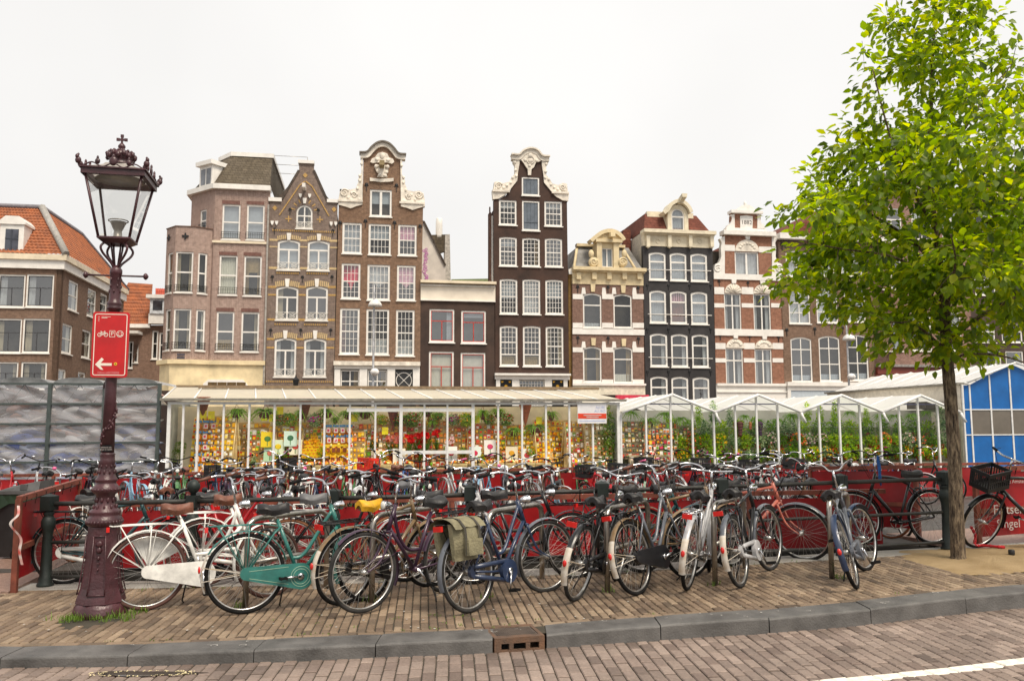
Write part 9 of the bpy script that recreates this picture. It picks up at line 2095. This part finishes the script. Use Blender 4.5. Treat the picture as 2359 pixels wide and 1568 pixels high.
for i, vx in enumerate((1700, 1712, 1736, 1758)):
 p = at_stall(su(vx), 0.25, sz(vx, 975)); m = MB(); c = ('c07048', '5a2a22', 'c07048', '3a1a38')[i]
 for k in range(5 if i % 2 else 3): m.blob((0, 0, -0.06 * k), (0.09 - 0.008 * k, 0.09 - 0.008 * k, 0.05), 8, 5, 0.2)
 o = m.build('hanging_ornament', pm('orn_' + c, srgb(c), 0.7)); o.location = p; o.scale = (1.3, 1.3, 1.6) if i % 2 else (0.7, 0.7, 1.3); tag(o, ('first', 'second', 'third', 'fourth')[i] + ' of four hanging ornaments in the second gable, from left', 'ornament', 'ornaments hung in the glasshouse')
# ---- blue shed stall at the right
bs = tag(empty('blue_stall', tuple(SO), TH), 'blue panelled stall with white frame and ribbed roof behind the tree', 'market stall')
BLUE = pm('blue_panel', srgb('0d5fa6'), 0.5, var=0.1, scale=2); BL0, BL1, BL2 = su(2222), su(2342), su(2342) * 2 - su(2222)
zE_, zP_ = sz(2235, 882), sz(2342, 838); zA, zB = sz(2280, 943), sz(2280, 1001)
cols_u = [su(2222), su(2238), su(2285), su(2332), su(2332) + (su(2332) - su(2285)), su(2332) + 2 * (su(2332) - su(2285)), su(2332) + 3 * (su(2332) - su(2285)) + 0.3]
def gtop(u): return zE_ + (zP_ - zE_) * max(0, 1 - abs(u - BL1) / (BL1 - cols_u[1])) if u > cols_u[1] else zE_ - 0.05
for a, b in zip(cols_u[:-1], cols_u[1:]):
 for (z0, z1, mt) in ((0.0, zB - 0.02, BLUE), (zB + 0.02, zA - 0.02, BLUE if a < cols_u[1] - 0.01 else None), (zA + 0.02, None, BLUE)):
  m = MB()
  if z1 is None:
   P = [(a + 0.03, z0), (b - 0.03, z0), (b - 0.03, gtop(b) - 0.03)] + ([(BL1, zP_ - 0.03)] if a < BL1 < b else []) + [(a + 0.03, gtop(a) - 0.03)]; m.prism(P, 0.0, 0.05)
  else: m.box(a + 0.03, b - 0.03, 0.0, 0.05, z0, z1)
  m.build('panel' if mt else 'pane', mt or pm('dim_window', srgb('6a6258'), 0.12, var=0.15, scale=0.8), bs)
for u in cols_u: m = MB(); m.box(u - 0.03, u + 0.03, -0.03, 0.03, 0, gtop(u)); m.build('frame_post', ALU, bs)
for z in (zA, zB): m = MB(); m.box(cols_u[0], cols_u[-1], -0.025, 0.025, z - 0.02, z + 0.02); m.build('frame_rail', ALU, bs)
DB = 9.0
ue = cols_u[-1]
for i in range(9):
 v0, v1 = -0.15 + DB * i / 9, -0.15 + DB * (i + 1) / 9
 for (a, za, b, zb) in ((cols_u[0] + 0.1, zE_ - 0.02, BL1, zP_), (ue, gtop(ue) + 0.0, BL1, zP_)):
  m = MB(); m.quad((a, v0 + 0.03, za + 0.03), (b, v0 + 0.03, zb + 0.03), (b, v1 - 0.03, zb + 0.03), (a, v1 - 0.03, za + 0.03)); m.build('roof_sheet', ROOF_W, bs, fix=False)
  m = MB(); m.tube([(a, v0, za + 0.04), (b, v0, zb + 0.04)], 0.04, 5); m.build('roof_rib', ALU, bs)
m = MB(); m.box(cols_u[0] - 0.05, cols_u[0], 0.06, DB, 0.0, zE_ - 0.06); m.build('side_wall', pm('cream_side_boards', srgb('d9d0bf'), 0.7, var=0.1), bs)
m = MB(); m.box(cols_u[0] - 0.2, cols_u[0] + 0.1, 0.0, DB, zE_ - 0.055, zE_ + 0.02); m.build('gutter', MATS['gutter_grey'], bs)
m = MB(); m.box(cols_u[0] - 1.3, cols_u[0] - 0.06, 0.3, 1.4, sz(2200, 935, .5) - 0.1, sz(2200, 925, .5)); m.build('side_canopy', pm('canopy_dark', srgb('5a5450'), 0.6), bs)
m = MB(); m.box(cols_u[0] - 0.2, ue + 0.2, -0.4, DB, -1.2, 0.0); m.build('pontoon', MATS['pontoon_concrete'], bs)
# ---- shelter of rippled clear sheeting, left
sh = tag(empty('sheeting_shelter', tuple(SO), TH), 'grey-framed market shelter glazed with rippled clear plastic sheeting', 'market stall')
FRM = pm('shelter_frame', srgb('4c5452'), 0.5, 0.3, var=0.15)
XU = [su(v) for v in (-150, -20, 111, 238, 364)]; YZ = [sz(110, 884), sz(110, 930), sz(110, 976), sz(110, 1020), sz(110, 1064), 0.05]
fm_, ft_, fp_ = nodes('clear_film')
ft_.nodes.remove(fp_); o_ = ft_.nodes['Material Output']; tr = ft_.nodes.new('ShaderNodeBsdfTransparent'); tr.inputs[0].default_value = (0.8, 0.82, 0.84, 1); gl_ = ft_.nodes.new('ShaderNodeBsdfGlossy'); gl_.inputs['Roughness'].default_value = 0.06; gl_.inputs[0].default_value = (0.92, 0.92, 0.95, 1)
df = ft_.nodes.new('ShaderNodeBsdfDiffuse'); df.inputs[0].default_value = (0.76, 0.74, 0.76, 1); m1 = ft_.nodes.new('ShaderNodeMixShader'); m1.inputs[0].default_value = 0.12; m2 = ft_.nodes.new('ShaderNodeMixShader'); m2.inputs[0].default_value = 0.26
ft_.links.new(tr.outputs[0], m1.inputs[1]); ft_.links.new(gl_.outputs[0], m1.inputs[2]); ft_.links.new(m1.outputs[0], m2.inputs[1]); ft_.links.new(df.outputs[0], m2.inputs[2]); ft_.links.new(m2.outputs[0], o_.inputs[0])
def ripple(u, z, k):
 return 0.03 * sin(u * 4.1 + 2.3 * sin(z * 4.7 + u * 1.3 + k) + k) + 0.007 * sin(z * 11 + 2.6 * sin(u * 3.1 + k * 2)) + 0.004 * sin(u * 13 + z * 8 + 3 * sin(u * 3.7 - z * 5 + k))
for i in range(4):
 for jz in range(5):
  a, b, z1, z0 = XU[i], XU[i + 1], YZ[jz], YZ[jz + 1]; ns, nz_ = 44, 18; vs = []
  for k in range(ns + 1):
   for l in range(nz_ + 1):
    u, z = a + (b - a) * k / ns, z0 + (z1 - z0) * l / nz_; e_ = min(1, 5 * min(k / ns, 1 - k / ns)) * min(1, 4 * min(l / nz_, 1 - l / nz_)); vs.append((u, ripple(u, z, jz * 1.3) * e_, z))
  m = MB(); m.smooth = True; m.add(vs, [(k * (nz_ + 1) + l, (k + 1) * (nz_ + 1) + l, (k + 1) * (nz_ + 1) + l + 1, k * (nz_ + 1) + l + 1) for k in range(ns) for l in range(nz_)]); m.build('clear_sheet', fm_, sh, fix=False)
for u in XU: m = MB(); m.box(u - 0.05, u + 0.05, -0.08, 0.03, 0, YZ[0] + 0.03); m.build('frame_post', FRM, sh)
for z in YZ[:-1]: m = MB(); m.box(XU[0], XU[-1], -0.075, 0.025, z - 0.03, z + 0.03); m.build('frame_rail', FRM, sh)
m = MB()
for i in range(4):
 a, b = XU[i], XU[i + 1]; n = 4
 for k in range(n):
  x0 = a + (b - a) * k / n; x1 = a + (b - a) * (k + 1) / n; zz = (YZ[1], YZ[0]) if k % 2 else (YZ[0], YZ[1]); m.tube([(x0, 0.15, zz[0]), (x1, 0.15, zz[1])], 0.014, 4)
m.build('truss_wires', FRM, sh)
HUMP = translucent_mat('white_foil', (0.8, 0.8, 0.8), 0.4)
for i in range(4):
 a, b = XU[i], XU[i + 1]; c = (a + b) / 2; hw = (b - a) / 2 * 0.9; vs = []
 for k in range(13):
  t = pi * k / 12; vs += [(c - hw * cos(t), -0.02, YZ[0] + 0.03 + 0.17 * sin(t)), (c - hw * cos(t), 4.5, YZ[0] + 0.03 + 0.17 * sin(t))]
 m = MB(); m.smooth = True; m.add(vs, [(2 * k, 2 * k + 2, 2 * k + 3, 2 * k + 1) for k in range(12)] + [tuple(range(0, 26, 2))]); m.build('roof_cushion', HUMP, sh, fix=False)
m = MB(); m.box(XU[0], XU[-1], 4.5, 4.55, 0, YZ[0]); m.build('rear_backing', pm('shelter_back', srgb('8a7468'), 0.8, var=0.5, scale=0.7, col2=srgb('4a4448')), sh)
m = MB(); m.box(XU[0], XU[-1], -0.5, 4.6, -1.2, 0.0); m.build('pontoon', MATS['pontoon_concrete'], sh)
gd = MB(); gpal = [srgb(c) for c in ('c8a89a', 'b4a8a8', 'd8c8bc', 'a88a80', '6a625f', 'e4deda', '8f8a94', 'c09484')]; bpal = [srgb(c) for c in ('2f56b8', '4a70c8', '2a3f80', 'b8c0d8', 'a89a98', 'd8d4d4')]  # blobs added behind the film, coloured to imitate swirling street reflections
for i in range(420):
 u = frnd.uniform(XU[0], XU[-1] - 0.2); z = frnd.uniform(0.1, YZ[0] - 0.1); gd.cur = frnd.choice(bpal if z < 1.35 + 0.3 * sin(u * 2) else gpal); M = Matrix.Rotation(frnd.uniform(-0.5, 0.5), 3, 'Y')
 gd.blob((u, frnd.uniform(0.25, 0.6), z), (frnd.uniform(0.12, 0.45), 0.1, frnd.uniform(0.03, 0.12)), 9, 6, 0.2, M=M)
o = gd.build('reflection_blobs', attr_mat('reflection_blobs', 0.5), fix=False); o.location = SO; o.rotation_euler = (0, 0, TH); tag(o, 'heap of wrapped pale and blue goods behind the rippled plastic', 'goods', kind='stuff')
# leafy pots and blooms along the front of the long stall
for i, vx in enumerate((585, 640, 662, 695, 712, 742, 860, 880, 1068, 1110, 1150, 1225)):
 plant('bush', su(vx), 0.2, 0.55 + 0.12 * (i % 3), 0.42 + 0.08 * (i % 2), 'fresh green pot plant, %s from left along the front of the long stall' % ordinal(i), 'pot plants along the front of the long stall', (None, 'yellow', 'pink', 'orange')[i % 4])
for i, vx in enumerate((640, 668, 725, 880, 915, 950, 1000, 1045, 1075, 1130, 1170)):
 p = at_stall(su(vx), 0.32, 1.86); r = tag(empty('flower_basket', tuple(p)), 'hanging basket of cut flowers, %s from left in the long stall' % ordinal(i), 'flowers', 'flower baskets in the long stall'); s_ = 0.55 + 0.1 * (i % 3); r.scale = (s_, s_, s_ * 0.8)
 obj('foliage', BUSH[i % 5], r); obj('blossoms', BLOS[('red', 'orange', 'pink', 'yellow', 'red')[i % 5]], r)
